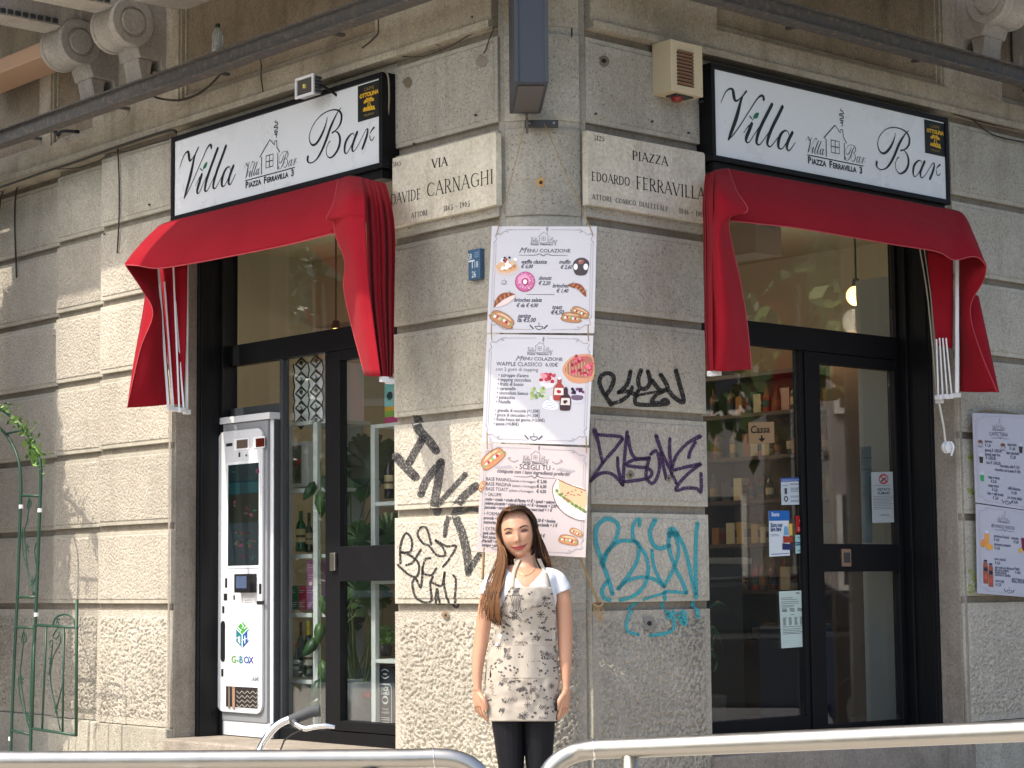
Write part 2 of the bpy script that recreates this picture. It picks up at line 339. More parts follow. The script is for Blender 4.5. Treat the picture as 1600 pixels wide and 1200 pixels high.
# roman capitals drawn as thick and thin strokes
T_, K_ = .05, .105
GL = {
 'A': (.72, [[(.02, 0, T_), (.36, 1, T_)], [(.36, 1, K_), (.70, 0, K_)], [(.14, .36, T_), (.58, .36, T_)]]),
 'C': (.74, [[(.70, .80, T_), (.60, .93, T_), (.40, .98, T_), (.16, .84, K_), (.07, .5, K_), (.16, .16, K_), (.40, .02, T_), (.60, .07, T_), (.72, .22, T_)]]),
 'D': (.72, [[(.12, 0, K_), (.12, 1, K_)], [(.12, .98, T_), (.34, .98, T_), (.58, .84, K_), (.66, .5, K_), (.58, .16, K_), (.34, .02, T_), (.12, .02, T_)]]),
 'E': (.55, [[(.12, 0, K_), (.12, 1, K_)], [(.12, .97, T_), (.50, .97, T_)], [(.12, .5, T_), (.42, .5, T_)], [(.12, .03, T_), (.52, .03, T_)]]),
 'F': (.52, [[(.12, 0, K_), (.12, 1, K_)], [(.12, .97, T_), (.50, .97, T_)], [(.12, .5, T_), (.42, .5, T_)]]),
 'G': (.78, [[(.70, .80, T_), (.60, .93, T_), (.40, .98, T_), (.16, .84, K_), (.07, .5, K_), (.16, .16, K_), (.40, .02, T_), (.60, .06, T_), (.70, .16, K_)], [(.70, .12, K_), (.70, .44, K_)], [(.52, .44, T_), (.78, .44, T_)]]),
 'H': (.78, [[(.12, 0, K_), (.12, 1, K_)], [(.66, 0, K_), (.66, 1, K_)], [(.12, .5, T_), (.66, .5, T_)]]),
 'I': (.28, [[(.14, 0, K_), (.14, 1, K_)]]),
 'L': (.54, [[(.12, 0, K_), (.12, 1, K_)], [(.12, .03, T_), (.52, .03, T_)]]),
 'M': (.88, [[(.10, 0, T_), (.14, 1, T_)], [(.14, 1, K_), (.44, .05, K_)], [(.44, .05, T_), (.74, 1, T_)], [(.74, 1, K_), (.80, 0, K_)]]),
 'N': (.76, [[(.12, 0, T_), (.12, 1, T_)], [(.12, 1, K_), (.64, 0, K_)], [(.64, 0, T_), (.64, 1, T_)]]),
 'O': (.78, [[(.39, .98, T_), (.16, .84, K_), (.07, .5, K_), (.16, .16, K_), (.39, .02, T_), (.62, .16, K_), (.71, .5, K_), (.62, .84, K_), (.39, .98, T_)]]),
 'P': (.58, [[(.12, 0, K_), (.12, 1, K_)], [(.12, .97, T_), (.38, .97, T_), (.52, .78, K_), (.50, .58, K_), (.34, .46, T_), (.12, .46, T_)]]),
 'R': (.64, [[(.12, 0, K_), (.12, 1, K_)], [(.12, .97, T_), (.38, .97, T_), (.51, .78, K_), (.49, .60, K_), (.34, .50, T_), (.12, .50, T_)], [(.30, .50, K_), (.60, 0, K_)]]),
 'T': (.62, [[(.31, 0, K_), (.31, 1, K_)], [(.02, .97, T_), (.60, .97, T_)]]),
 'V': (.70, [[(.02, 1, K_), (.35, 0, K_)], [(.35, 0, T_), (.68, 1, T_)]]),
 'Z': (.62, [[(.06, .97, T_), (.56, .97, T_)], [(.56, .97, K_), (.05, .03, K_)], [(.05, .03, T_), (.58, .03, T_)]]),
 '1': (.30, [[(.05, .86, T_), (.16, 1, K_), ], [(.16, 0, K_), (.16, 1, K_)]]),
 '2': (.50, [[(.06, .80, T_), (.24, .98, K_), (.42, .78, K_), (.26, .40, T_), (.05, .03, T_)], [(.05, .03, K_), (.46, .03, K_)]]),
 '3': (.50, [[(.06, .97, T_), (.42, .97, T_), (.22, .58, T_), (.42, .44, K_), (.42, .16, K_), (.22, .02, K_), (.05, .10, T_)]]),
 '4': (.52, [[(.38, 0, K_), (.38, 1, T_), (.04, .30, T_), (.50, .30, T_)]]),
 '5': (.48, [[(.42, .97, T_), (.12, .97, T_), (.10, .58, T_), (.34, .60, K_), (.42, .30, K_), (.24, .02, K_), (.05, .10, T_)]]),
 '6': (.52, [[(.42, .95, T_), (.16, .66, K_), (.08, .28, K_), (.26, .02, T_), (.44, .26, K_), (.28, .52, T_), (.10, .36, T_)]]),
 '8': (.52, [[(.26, .54, T_), (.10, .76, K_), (.26, .98, T_), (.42, .76, K_), (.26, .54, T_), (.07, .27, K_), (.26, .02, T_), (.45, .27, K_), (.26, .54, T_)]]),
 '9': (.52, [[(.10, .05, T_), (.36, .34, K_), (.44, .72, K_), (.26, .98, T_), (.08, .74, K_), (.24, .48, T_), (.42, .64, T_)]]),
 '0': (.56, [[(.28, .98, T_), (.10, .5, K_), (.28, .02, T_), (.46, .5, K_), (.28, .98, T_)]]),
 '-': (.50, [[(.06, .5, .07), (.44, .5, .07)]]),
 ' ': (.36, [])}
def roman(mb, f, s, x, y, h, m, width=None, heavy=1.0, gap=.13, serif=True):
    tot = sum(GL[c][0] + gap for c in s) - gap; sx = (width / (tot * h)) if width else 1
    cx = x
    for c in s:
        w, st = GL[c]
        for q in st:
            g = lambda a, b: f(cx + a * h * sx, y + b * h)
            curved = len(q) > 3
            mb.ribbon(g, [(a, b, t * heavy * 1.15) for a, b, t in q], .001, m, n=4, smooth=curved)
            if serif and c not in '-0O':
                for a, b, t in (q[0], q[-1]):
                    if not curved and (b in (0, 1)) and len(q) == 2: mb.ribbon(g, [(a - .10, b + (.02 if b == 0 else -.02)), (a + .10, b + (.02 if b == 0 else -.02))], .045 * heavy, m, smooth=False)
        cx += (w + gap) * h * sx

# ------------------------------------------------------------------ ground and street
g = MB(); W0 = Frame((0, 0, 0), (1, 0, 0), (0, 1, 0), (0, 0, 1))
M_asph = plain('asphalt', (.085, .083, .08), .9, 0, .003, 120, .25, 3)
M_pave = plain('pavement_stone', (.42, .39, .34), .85, 0, .001, 60, .2, 5)
g.quad([(-120, -120, -.12), (120, -120, -.12), (120, 120, -.12), (-120, 120, -.12)], M_asph); g.obj('road', kind='structure')
pv = MB()
pv.prism(W0, [(-14, 4.6), (6.2, 4.6), (6.8, 30), (-18, 30), (-18, 20)], -.2, 0, M_pave)
pv.obj('pavement', kind='structure', bevel=.01)
kb = MB()
for i in range(20): kb.box(W0, -14 + i, -13.01 + i, 4.42, 4.59, -.2, .003, M_brk)
kb.obj('kerb', kind='structure', bevel=.01)

# ------------------------------------------------------------------ the corner building
H = [1.18, 1.655, 2.13, 2.60, 3.06, 3.53, 4.00]
B = thing('corner_building', 'grey-brown stone corner building with rusticated blocks, two bar entrances and a rounded corner', 'building', (CX, CY, 0))
rx = lambda F, x, y=500, d=0: U(F, x, y, d)[0]
wall = MB()
LA, LB = rx(FL, 268), rx(FL, 613); RA, RB = rx(FR, 1103), rx(FR, 1500, 700)
PLr = rx(FL, 777, 187); PRr = rx(FR, 917, 185)
D0 = -.03
cA, cB, cC = rx(FL, 154.5), rx(FL, 70.5), rx(FL, -40.5)
for F, a, b, d in ((FL, cA, LA - .01, 0), (FL, cB, cA - .0005, -.07), (FL, -9, cB - .0005, -.14), (FL, LB + .01, PLr, 0), (FR, PRr, RA - .01, 0), (FR, RB + .01, RB + 1.353, 0), (FR, RB + 1.3535, 9, -.05)):
    wall.box(F, a, b, 0, 4.0, -.45, D0 + d, M_joint)
for F, a, b in ((FL, LA - .01, LB + .01), (FR, RA - .01, RB + .01)):
    wall.box(F, a, b, 3.42, 3.995, -.44, -.035, M_speck)      # lintel behind the sign
wallo = wall.obj('wall', B)
def block(F, r0, r1, h0, h1, inner=M_rough, d=0., border=.022, par=wallo, name='stone_block'):
    mb = MB(); outer = M_smooth
    mb.box(F, r0, r1, h0, h1, D0 - .004 + d, d - .006, outer)
    a0, a1, b0, b1 = r0 + border, r1 - border, h0 + border, h1 - border
    if a1 - a0 > .05:
        V = [F.p(a0, b0, d - .0065), F.p(a1, b0, d - .0065), F.p(a1, b1, d - .0065), F.p(a0, b1, d - .0065)]
        e = .006; V += [F.p(a0 + e, b0 + e, d), F.p(a1 - e, b0 + e, d), F.p(a1 - e, b1 - e, d), F.p(a0 + e, b1 - e, d)]
        mb.add(V, [(0, 1, 5, 4), (1, 2, 6, 5), (2, 3, 7, 6), (3, 0, 4, 7), (4, 5, 6, 7)], inner)
    return mb.obj(name, par, bevel=.003)
def verm(F, r0, r1, h0, h1, d=0., par=wallo, bord=.035, f=None, step=.0055):   # hammered block, relief really displaced
    mb = MB()
    if f is None:
        mb.box(F, r0, r1, h0, h1, D0 - .004 + min(d, 0), d - .008, M_smooth); f = F.p
    nx, ny = int((r1 - r0) / step), int((h1 - h0) / step); V = []
    for j in range(ny + 1):
        for i in range(nx + 1):
            a = r0 + (r1 - r0) * i / nx; b = h0 + (h1 - h0) * j / ny
            e = min(a - r0, r1 - a, b - h0, h1 - b); e = max(0, min(1, (e - bord) / .015))
            q = f(a, b, d)
            n1 = noise.noise((q[0] * 56 + q[2] * 6, q[1] * 56, q[2] * 62)); n2 = noise.noise((q[0] * 95, q[1] * 95, q[2] * 95 + 9))
            k = max(0, min(1, (n1 * 1.3 + n2 * .45 + .12) * 2.2 + .5)); k = k * k * (3 - 2 * k)
            V.append(f(a, b, d - .007 + (-.003 + .010 * k) * e))
    mb.add(V, [(j * (nx + 1) + i, j * (nx + 1) + i + 1, (j + 1) * (nx + 1) + i + 1, (j + 1) * (nx + 1) + i) for j in range(ny) for i in range(nx)], M_verm)
    return mb.obj('stone_block', par, smooth=True, recalc=False)
cols = [(LA, rx(FL, 155), 0), (rx(FL, 154), rx(FL, 71), -.07), (rx(FL, 70), rx(FL, -40), -.14), (rx(FL, -41), rx(FL, -41) - 1.2, -.14), (rx(FL, -41) - 1.21, rx(FL, -41) - 2.6, -.14)]
for ci, (a, b, d) in enumerate(cols):
    a, b = min(a, b) + .003, max(a, b) - .003
    for k in range(6): block(FL, a, b, H[k], H[k + 1] - .04, M_rough if k < 5 else M_speck, d)
    if ci < 3: verm(FL, a, b, .46, 1.14, d)
    else: block(FL, a, b, .46, 1.14, M_verm, d)
    mb = MB(); mb.box(FL, a, b, -.1, .455, D0 - .004 + d, .02 + d, M_speck); mb.obj('plinth_stone', wallo, bevel=.008)
for F, a, b, in ((FL, LB + .004, PLr - .002), (FR, PRr + .002, RA - .004)):
    for k in range(6): block(F, a, b, H[k], H[k + 1] - .04, M_speck if k > 1 else M_rough, 0)
    verm(F, a, b, .30, 1.14, 0)
    mb = MB(); mb.box(F, a, b, -.1, .296, D0 - .004, .02, M_speck); mb.obj('plinth_stone', wallo, bevel=.008)
for a, b, d in ((RB + .004, RB + 1.35, 0), (RB + 1.356, RB + 2.6, -.05), (RB + 2.61, RB + 4.2, -.05)):
    for k in range(6): block(FR, a, b, H[k], H[k + 1] - .04, M_speck, d)
    if a < RB + 1: verm(FR, a, b, .46, 1.14, d)
    else: block(FR, a, b, .46, 1.14, M_verm, d)
    mb = MB(); mb.box(FR, a, b, -.1, .455, D0 - .004 + d, .02 + d, M_speck); mb.obj('plinth_stone', wallo, bevel=.008)

# rounded corner: blocks follow a shallow convex arc between two grooves
pA = FL.p(PLr, 0, -.012); pB = FR.p(PRr, 0, -.012)
pm = (pA + pB) / 2; ch = (pB - pA); W = ch.length; ex = ch.normalized(); ez = Vector((ex.y, -ex.x, 0))
if ez.y > 0: ez = -ez
GRV = .028; BUL = .055
def arc(a, b, d=0):                             # a runs 0..1 over the rounded corner
    x = (a - .5) * (W - 2 * GRV); z = BUL * (1 - (2 * a - 1) ** 2)
    return pm + ex * x + ez * (z + d + .004) + Vector((0, 0, b))
cw = MB()
cw.add([arc(i / 16, h, -.014) for h in (-.1, 5.6) for i in range(17)], [(i, i + 1, 18 + i, 17 + i) for i in range(16)], M_smooth)
for p0, p1 in ((pA, arc(0, 0, -.012)), (arc(1, 0, -.012), pB)):
    q0 = p0 - ez * .010; q1 = p1.copy(); q1.z = 0; q0.z = 0
    cw.add([q0, q1, q1 + Vector((0, 0, 5.6)), q0 + Vector((0, 0, 5.6))], [(0, 1, 2, 3)], M_smooth)
corner = cw.obj('rounded_corner', B, smooth=False)
def cblock(h0, h1, inner):
    mb = MB(); n = 16; V = []
    for h, d in ((h0, -.036), (h0, -.004), (h0 + .022, 0), (h1 - .022, 0), (h1, -.004), (h1, -.036)):
        V += [arc(i / n, h, d) for i in range(n + 1)]
    for j in range(5):
        mb.add([V[j * (n + 1) + i] for i in range(n + 1)] + [V[(j + 1) * (n + 1) + i] for i in range(n + 1)], [(i, i + 1, n + 2 + i, n + 1 + i) for i in range(n)], inner if j == 2 else M_smooth)
    for i in (0, n):
        mb.add([arc(i / n, h0, -.036), arc(i / n, h0, -.004), arc(i / n, h1, -.004), arc(i / n, h1, -.036)], [(0, 1, 2, 3)], M_smooth)
    mb.obj('stone_block', corner, smooth=True)
for k in range(6): cblock(H[k], H[k + 1] - .04, M_speck if k > 1 else M_rough)
cblock(4.0, 4.9, M_frieze); cblock(-.1, .296, M_speck)
CWd = W - 2 * GRV
verm(None, 0, CWd, .30, 1.14, 0, corner, f=lambda a, b, c: arc(a / CWd, b, c))

# frieze above the entrances: plain bands round sunk panels with a moulded edge
fz = MB()
def frieze(F, r0, r1, panels, ext):
    for (a, b) in ((r0, r1),):
        fz.box(F, a, b, 4.0, 4.035, -.2, .045, M_frieze)
    cuts = sorted(panels); x = r0; top = 4.78
    fz.box(F, r0, r1, 4.036, 4.15, -.2, .025, M_frieze); fz.box(F, r0, r1, top, ext, -.2, .025, M_frieze)
    for a, b in cuts:
        fz.box(F, x, a, 4.1505, top - .0005, -.2, .025, M_frieze); x = b
        fz.box(F, a, b, 4.1505, top - .0005, -.2, -.02, M_fpanel)
        for i, (w, dd) in enumerate(((0, .012), (.022, -.006))):
            fz.box(F, a + w, b - w, 4.1505 + w, 4.166 + w, -.021, dd, M_frieze); fz.box(F, a + w, b - w, top - .016 - w, top - .0005 - w, -.021, dd, M_frieze)
            fz.box(F, a + w, a + .015 + w, 4.167 + w, top - .017 - w, -.021, dd, M_frieze); fz.box(F, b - .015 - w, b - w, 4.167 + w, top - .017 - w, -.021, dd, M_frieze)
    fz.box(F, x, r1, 4.1505, top - .0005, -.2, .025, M_frieze)
LP1 = (rx(FL, 284, 160), rx(FL, 592, 52)); LP2 = (rx(FL, 84, 230), rx(FL, 150, 205))
frieze(FL, -9, PLr - .01, [LP1, LP2, (rx(FL, -60, 300), rx(FL, 66, 240))], 5.6)
RP1 = (rx(FR, 1114, 30), rx(FR, 1470, 130))
frieze(FR, PRr + .01, 9, [RP1, (rx(FR, 1560, 140), rx(FR, 1560, 140) + 1.2)], 5.6)
fz.obj('frieze', B)
# upper wall, out of the picture
up = MB()
for F, a, b in ((FL, -9, PLr), (FR, PRr, 9)): up.box(F, a, b, 5.6, 12, -.4, .02, M_speck)
up.box(Frame(pm, ex, (0, 0, 1), ez), -W / 2, W / 2, 5.6, 12, -.3, .0, M_speck)
up.obj('upper_wall', B)
# unseen slab added above the corner, its depth set to shade the upper pilasters
shade_slab = MB()
def P2(F, r, d): q = F.p(r, 0, d); return (q.x, q.y)
shade_slab.prism(W0, [P2(FL, -3.16, -.1), P2(FL, -3.16, 1.9), P2(FL, -.2, 1.9), P2(FR, .3, 1.9), P2(FR, 3.2, 1.9), P2(FR, 3.2, -.1), (CX, CY + .6)], 4.72, 4.92, M_brk)
shade_slab.obj('balcony_slab', B, bevel=.01)

# brackets with scroll ends, balcony slabs and their joists
def bracket(F, r, px_disc, hc, Rr, side):
    # side +1: the face towards the corner is at r and the bracket runs away from the corner
    w = .23 * side; mb = MB(); dc = px_disc
    r1 = r - w
    a, b = min(r, r1), max(r, r1)
    mb.prism(Frame(F.p(a, 0, 0), F.z, F.y, -F.x), [(0, hc + .26), (0, hc - .26), (.05, hc - .26), (.06, hc - .20), (.20, hc - .20), (.24, hc - .1), (dc - .02, hc - Rr * .6), (dc, hc + .26)], 0, -(b - a), M_brk)
    o = mb.obj('bracket', B, bevel=.006)
    v = MB(); cfr = F.p(a - .012, hc, dc); L = b - a + .024
    prof = [(.001, -.012), (Rr * .5, -.012), (Rr * .52, 0), (Rr * .62, .004), (Rr * .64, -.006), (Rr * .94, -.006), (Rr, .006)]
    prof += [(Rr, .03), (Rr * .94, .035), (Rr * .94, .055), (Rr * .97, .06), (Rr * .90, .10), (Rr * .90, L - .10), (Rr * .97, L - .06), (Rr * .94, L - .055), (Rr * .94, L - .035), (Rr, L - .03)]
    prof += [(Rr, L - .006), (Rr * .94, L + .006), (Rr * .64, L + .006), (Rr * .62, L - .004), (Rr * .52, L), (Rr * .5, L + .012), (.001, L + .012)]
    v.lathe(cfr, F.x, prof, M_brk, 36); v.obj('scroll', o, smooth=False)
    j = MB(); j.box(F, a + .01, b - .01, hc + Rr * .55, hc + .5, dc - .02, dc + .72, M_brk)
    for q in range(12): j.box(F, (b - .0095) if side > 0 else a - .006, (b + .006) if side > 0 else a + .0095, hc + Rr * .62, hc + Rr * .62 + .03, dc + .15 + q * .05, dc + .185 + q * .05, M_dkgrey)
    j.obj('joist', o, bevel=.004)
    f = MB(); f.box(F, a + .02, b - .02, hc - .345, hc - .262, .026, .09, M_jamb)
    f.prism(Frame(F.p(a + .03, 0, 0), F.z, F.y, -F.x), [(.10, hc - .20), (.12, hc - .33), (.17, hc - .33), (.20, hc - .20)], 0, -(b - a - .06), M_brk)
    f.obj('bracket_foot', o, bevel=.004)
r1, _ = U(FL, 265, 50); dA = depth_for(FL, r1, 4.45, 206); _, h1 = U(FL, 206, 35, dA); bracket(FL, r1, dA, h1, .148, 1)
r2, _ = U(FL, 191, 90); dB = depth_for(FL, r2, 4.45, 124); _, h2 = U(FL, 124, 66, dB); bracket(FL, r2, dB, h2, .145, 1)
r3, _ = U(FR, 1490, 40); dC = depth_for(FR, r3, 4.45, 1546); _, h3 = U(FR, 1546, 0, dC); bracket(FR, r3, dC, h3, .148, -1)
r4, _ = U(FR, 1582, 90); bracket(FR, r4, .33, h3, .14, -1)
bs = MB(); bs.box(FL, r2 - 1.9, r1 + .04, h1 + .5, h1 + .62, .026, 1.34, M_brk); bs.obj('balcony_slab', B, bevel=.01)
bs = MB(); bs.box(FR, r3 - .04, r4 + 2.0, h3 + .5, h3 + .62, .026, 1.34, M_brk); bs.obj('balcony_slab', B, bevel=.01)
cn = MB(); cn.box(FL, r2 - 1.6, r2 - .35, 4.62, 4.72, .026, .30, plain('salmon_plaster', (.50, .33, .22), .8)); cn.obj('cornice', B, bevel=.01)

# rusty steel channel fixed along each street front
def channel(F, p0, p1, d, name, lab, r_add=0):
    a, ha = U(F, *p0, d); b, hb = U(F, *p1, d)
    mb = MB(); r0, r1_ = (a - 3, b + r_add) if F is FL else (a - r_add, b + 3)
    hm = (ha + hb) / 2
    mb.box(F, r0, r1_, hm - .040, hm + .040, d - .012, d, M_beam)
    mb.box(F, r0, r1_, hm + .0405, hm + .048, d - .06, d + .03, M_beam); mb.box(F, r0, r1_, hm - .048, hm - .0405, d - .06, d + .03, M_beam)
    x = r0 + .4
    while x < r1_:
        mb.box(F, x, x + .03, hm + .02, hm + .035, .026, d - .013, M_beam); x += 1.1
    o = mb.obj(name, None, base=F.p((r0 + r1_) / 2, 0, d)); tag(o, lab, 'steel beam')
    return hm
bmL = channel(FL, (50, 200), (400, 73), .30, 'steel_channel', 'weathered steel channel running along the left street front above the bar sign', 2.3)
bmR = channel(FR, (1250, 25), (1560, 108), .30, 'steel_channel', 'dark steel channel running along the right street front above the bar sign', 1.3)

# ------------------------------------------------------------------ reveals, frames and glass of the two entrances
def reveal(F, far, near):                       # far jamb is the one you see
    mb = MB(); s = 1 if far > near else -1
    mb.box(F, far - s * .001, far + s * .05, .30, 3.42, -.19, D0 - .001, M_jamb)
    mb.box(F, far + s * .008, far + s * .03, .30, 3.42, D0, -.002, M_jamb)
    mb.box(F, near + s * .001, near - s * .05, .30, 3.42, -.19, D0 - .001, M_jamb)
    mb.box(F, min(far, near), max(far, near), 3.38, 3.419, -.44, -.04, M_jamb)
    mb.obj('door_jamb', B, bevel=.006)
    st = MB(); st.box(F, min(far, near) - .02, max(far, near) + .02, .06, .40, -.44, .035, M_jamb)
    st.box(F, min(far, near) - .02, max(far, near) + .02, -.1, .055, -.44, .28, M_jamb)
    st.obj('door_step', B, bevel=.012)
reveal(FL, LA, LB); reveal(FR, RB, RA)
DF = -.40
def rect_of(F, x0, y0, x1, y1, d):
    a, h1_ = U(F, x0, y0, d); b, h0_ = U(F, x1, y1, d); return a, b, h0_, h1_
SHOP = {}
def shopfront(F, far, near, name, lab, sections):
    o = thing(name, lab, 'doorway', F.p((far + near) / 2, .40, DF)); s = 1 if far > near else -1
    mb = MB(); mb.box(F, far - s * .002, far - s * .03, .40, 3.379, DF - .05, -.175, M_black)
    mb.box(F, far - s * .031, far - s * .036, .40, 3.379, -.27, -.19, M_black)
    mb.box(F, far - s * .031, far - s * .05, .40, 3.379, -.34, -.325, M_black)
    mb.obj('reveal_panel', o, bevel=.003)
    mb = MB(); mb.box(F, near + s * .002, near + s * .03, .40, 3.379, DF - .05, -.175, M_black); mb.obj('reveal_panel', o)
    return o
# left entrance sections, measured on the frame plane
fo = shopfront(FL, LA, LB, 'left_shopfront', 'black metal shopfront under the left awning with tall glass panes and a glazed door', None)
fo.name = 'shopfront'
def bar_(parent, F, name, a0, a1, b0, b1, d0=DF - .05, d1=DF, m=None, bev=.003):
    mb = MB(); mb.box(F, a0, a1, b0, b1, d0, d1, m or M_black); return mb.obj(name, parent, bevel=bev)
def pane(parent, F, a0, a1, b0, b1, d=DF - .03, m=None, name='glass_pane'):
    mb = MB(); mb.box(F, a0, a1, b0, b1, d - .003, d + .003, m or M_glass); return mb.obj(name, parent)
def H_(F, x, y, d=DF): return U(F, x, y, d)[1]
def R_(F, x, y=800, d=DF): return U(F, x, y, d)[0]
eL = LA + .03; eR = LB - .03
x357, x441, x508, x531 = R_(FL, 357), R_(FL, 441), R_(FL, 508), R_(FL, 533)
hT0 = H_(FL, 347, 575); hT1 = H_(FL, 357, 541.7)   # transom
hb = .47
bar_(fo, FL, 'frame_post', eL, x357, .40, 3.379)
bar_(fo, FL, 'transom', x357 + .001, eR, hT0, hT1, DF - .05, DF + .012)
bar_(fo, FL, 'frame_head', x357 + .001, eR, 3.30, 3.379)
bar_(fo, FL, 'frame_post', x441 - .03, x441, .40, hT0 - .001, m=M_dkgrey)
bar_(fo, FL, 'frame_post', x508, x508 + .045, .40, hT0 - .001)
hs = H_(FL, 400, 634)
bar_(fo, FL, 'frame_rail', x357 + .001, x441 - .031, hs - .05, hs, m=M_dkgrey)
bar_(fo, FL, 'frame_sill', x357 + .001, eR, .40, .47, DF - .05, DF + .004)
pane(fo, FL, x357 + .001, eR, hT1 + .001, 3.299)
pane(fo, FL, x357 + .001, x441 - .031, hs + .001, hT0 - .001)
pane(fo, FL, x441 + .001, x508 - .001, .471, hT0 - .001)
door = MB()
d0r, d1r = x508 + .05, eR; st_ = x531 - (x508 + .05)
hd0, hd1 = H_(FL, 560, 908), H_(FL, 560, 853)
for a, b, c, d in ((d0r, d0r + st_, .475, hT0 - .004), (d1r - .04, d1r, .475, hT0 - .004), (d0r + st_, d1r - .04, hT0 - .06, hT0 - .004), (d0r + st_, d1r - .04, .475, .53), (d0r + st_, d1r - .04, hd0, hd1)):
    door.box(FL, a, b, c, d, DF - .045, DF + .01, M_black)
door_o = door.obj('door', fo, bevel=.003)
pane(door_o, FL, d0r + st_, d1r - .04, hd1, hT0 - .06); pane(door_o, FL, d0r + st_, d1r - .04, .53, hd0)
hd = MB(); q = FL.p(d0r + st_ * .55, hd0 + .1, DF + .03)
hd.box(FL, d0r + st_ * .3, d0r + st_ * .8, hd0 + .06, hd0 + .16, DF + .01, DF + .03, M_steel); hd.obj('handle', door_o, bevel=.004)

fr_ = shopfront(FR, RB, RA, 'shopfront', 'black metal shopfront under the right awning with glass door covered in stickers', None)
gL, gM, gN, gE = RA + .03, R_(FR, 1254), R_(FR, 1284), R_(FR, 1401)
eE = RB - .03
tT0, tT1 = H_(FR, 1250, 547), H_(FR, 1392, 527)
tT1 = (H_(FR, 1167, 502) + H_(FR, 1398, 527)) / 2
bar_(fr_, FR, 'frame_post', gE + .045, eE, .40, 3.379)
bar_(fr_, FR, 'transom', gL, gE + .044, tT0, tT1, DF - .05, DF + .012)
bar_(fr_, FR, 'frame_head', gL, gE + .044, 3.30, 3.379)
bar_(fr_, FR, 'frame_post', gM, gM + .035, .40, tT0 - .001)
bar_(fr_, FR, 'frame_sill', gL, gM - .001, .40, .53)
pane(fr_, FR, gL, gE + .044, tT1 + .001, 3.299)
pane(fr_, FR, gL, gM - .001, .531, tT0 - .001)
door = MB(); a0, a1 = gM + .038, gE + .042
dt = H_(FR, 1330, 573); m0, m1 = H_(FR, 1340, 893), H_(FR, 1340, 850); db = H_(FR, 1297, 1133)
for a, b, c, d in ((a0, gN, .405, tT0 - .004), (gE, a1, .405, tT0 - .004), (gN, gE, dt, tT0 - .004), (gN, gE, .405, db), (gN, gE, m0, m1)):
    door.box(FR, a, b, c, d, DF - .045, DF + .01, M_black)
door_r = door.obj('door', fr_, bevel=.003)
pane(door_r, FR, gN, gE, m1, dt); pane(door_r, FR, gN, gE, db, m0)
hd = MB(); a, b = U(FR, 1312, 885, DF), U(FR, 1325, 858, DF)
hd.box(FR, a[0], b[0], a[1], b[1], DF + .01, DF + .022, plain('copper_plate', (.45, .30, .22), .4, .8)); hd.box(FR, a[0] + .012, b[0] - .012, a[1] + .02, b[1] - .02, DF + .0225, DF + .026, M_dkgrey)
hd.obj('door_plate', door_r, bevel=.002)

# ------------------------------------------------------------------ room behind the shopfronts
def RM(a, b, h): q = FL.p(-a, h) - Vector((CX, CY, 0)); w = FR.p(b, h) - Vector((CX, CY, h)); return Vector((CX, CY, 0)) + q + w
M_int = plain('cream_plaster', (.42, .37, .28), .85, 0, 0, 0, .1, 2)
M_cei = plain('cream_ceiling', (.60, .53, .38), .8, 0, 0, 0, .05, 2)
M_flo = plain('room_floor', (.10, .09, .08), .35, 0, 0, 0, .2, 4)
A0, A1 = .46, 4.7
rm = MB()
rm.quad([RM(A0, A0, .40), RM(A1, A0, .40), RM(A1, A1, .40), RM(A0, A1, .40)], M_flo)
rm.quad([RM(A0, A0, 3.6), RM(A0, A1, 3.6), RM(A1, A1, 3.6), RM(A1, A0, 3.6)], M_cei)
rm.quad([RM(A1, A0, .4), RM(A1, A1, .4), RM(A1, A1, 3.6), RM(A1, A0, 3.6)], M_int)
rm.quad([RM(A1, A1, .4), RM(A0, A1, .4), RM(A0, A1, 3.6), RM(A1, A1, 3.6)], M_int)
rm.quad([RM(A0, A0, .4), RM(A0, A1, .4), RM(A0, A1, 3.6), RM(A0, A0, 3.6)], M_int)
rm.quad([RM(A0, A0, .4), RM(A1, A0, .4), RM(A1, A0, 3.6), RM(A0, A0, 3.6)], M_int)
# cut the shop openings out of the two street-side room walls: rebuild them in strips
rm.f = rm.f[:4]; rm.m = rm.m[:4]; rm.v = rm.v[:16]
def strip(a0, a1, b0, b1, h0, h1): rm.quad([RM(a0, b0, h0), RM(a1, b1, h0), RM(a1, b1, h1), RM(a0, b0, h1)], M_int)
strip(A0, -LB, A0, A0, .4, 3.6); strip(-LA, A1, A0, A0, .4, 3.6); strip(-LB, -LA, A0, A0, 3.385, 3.6)
strip(A0, A0, A0, RA, .4, 3.6); strip(A0, A0, RB, A1, .4, 3.6); strip(A0, A0, RA, RB, 3.385, 3.6)
rm.obj('bar_room', B, recalc=False, kind='structure')

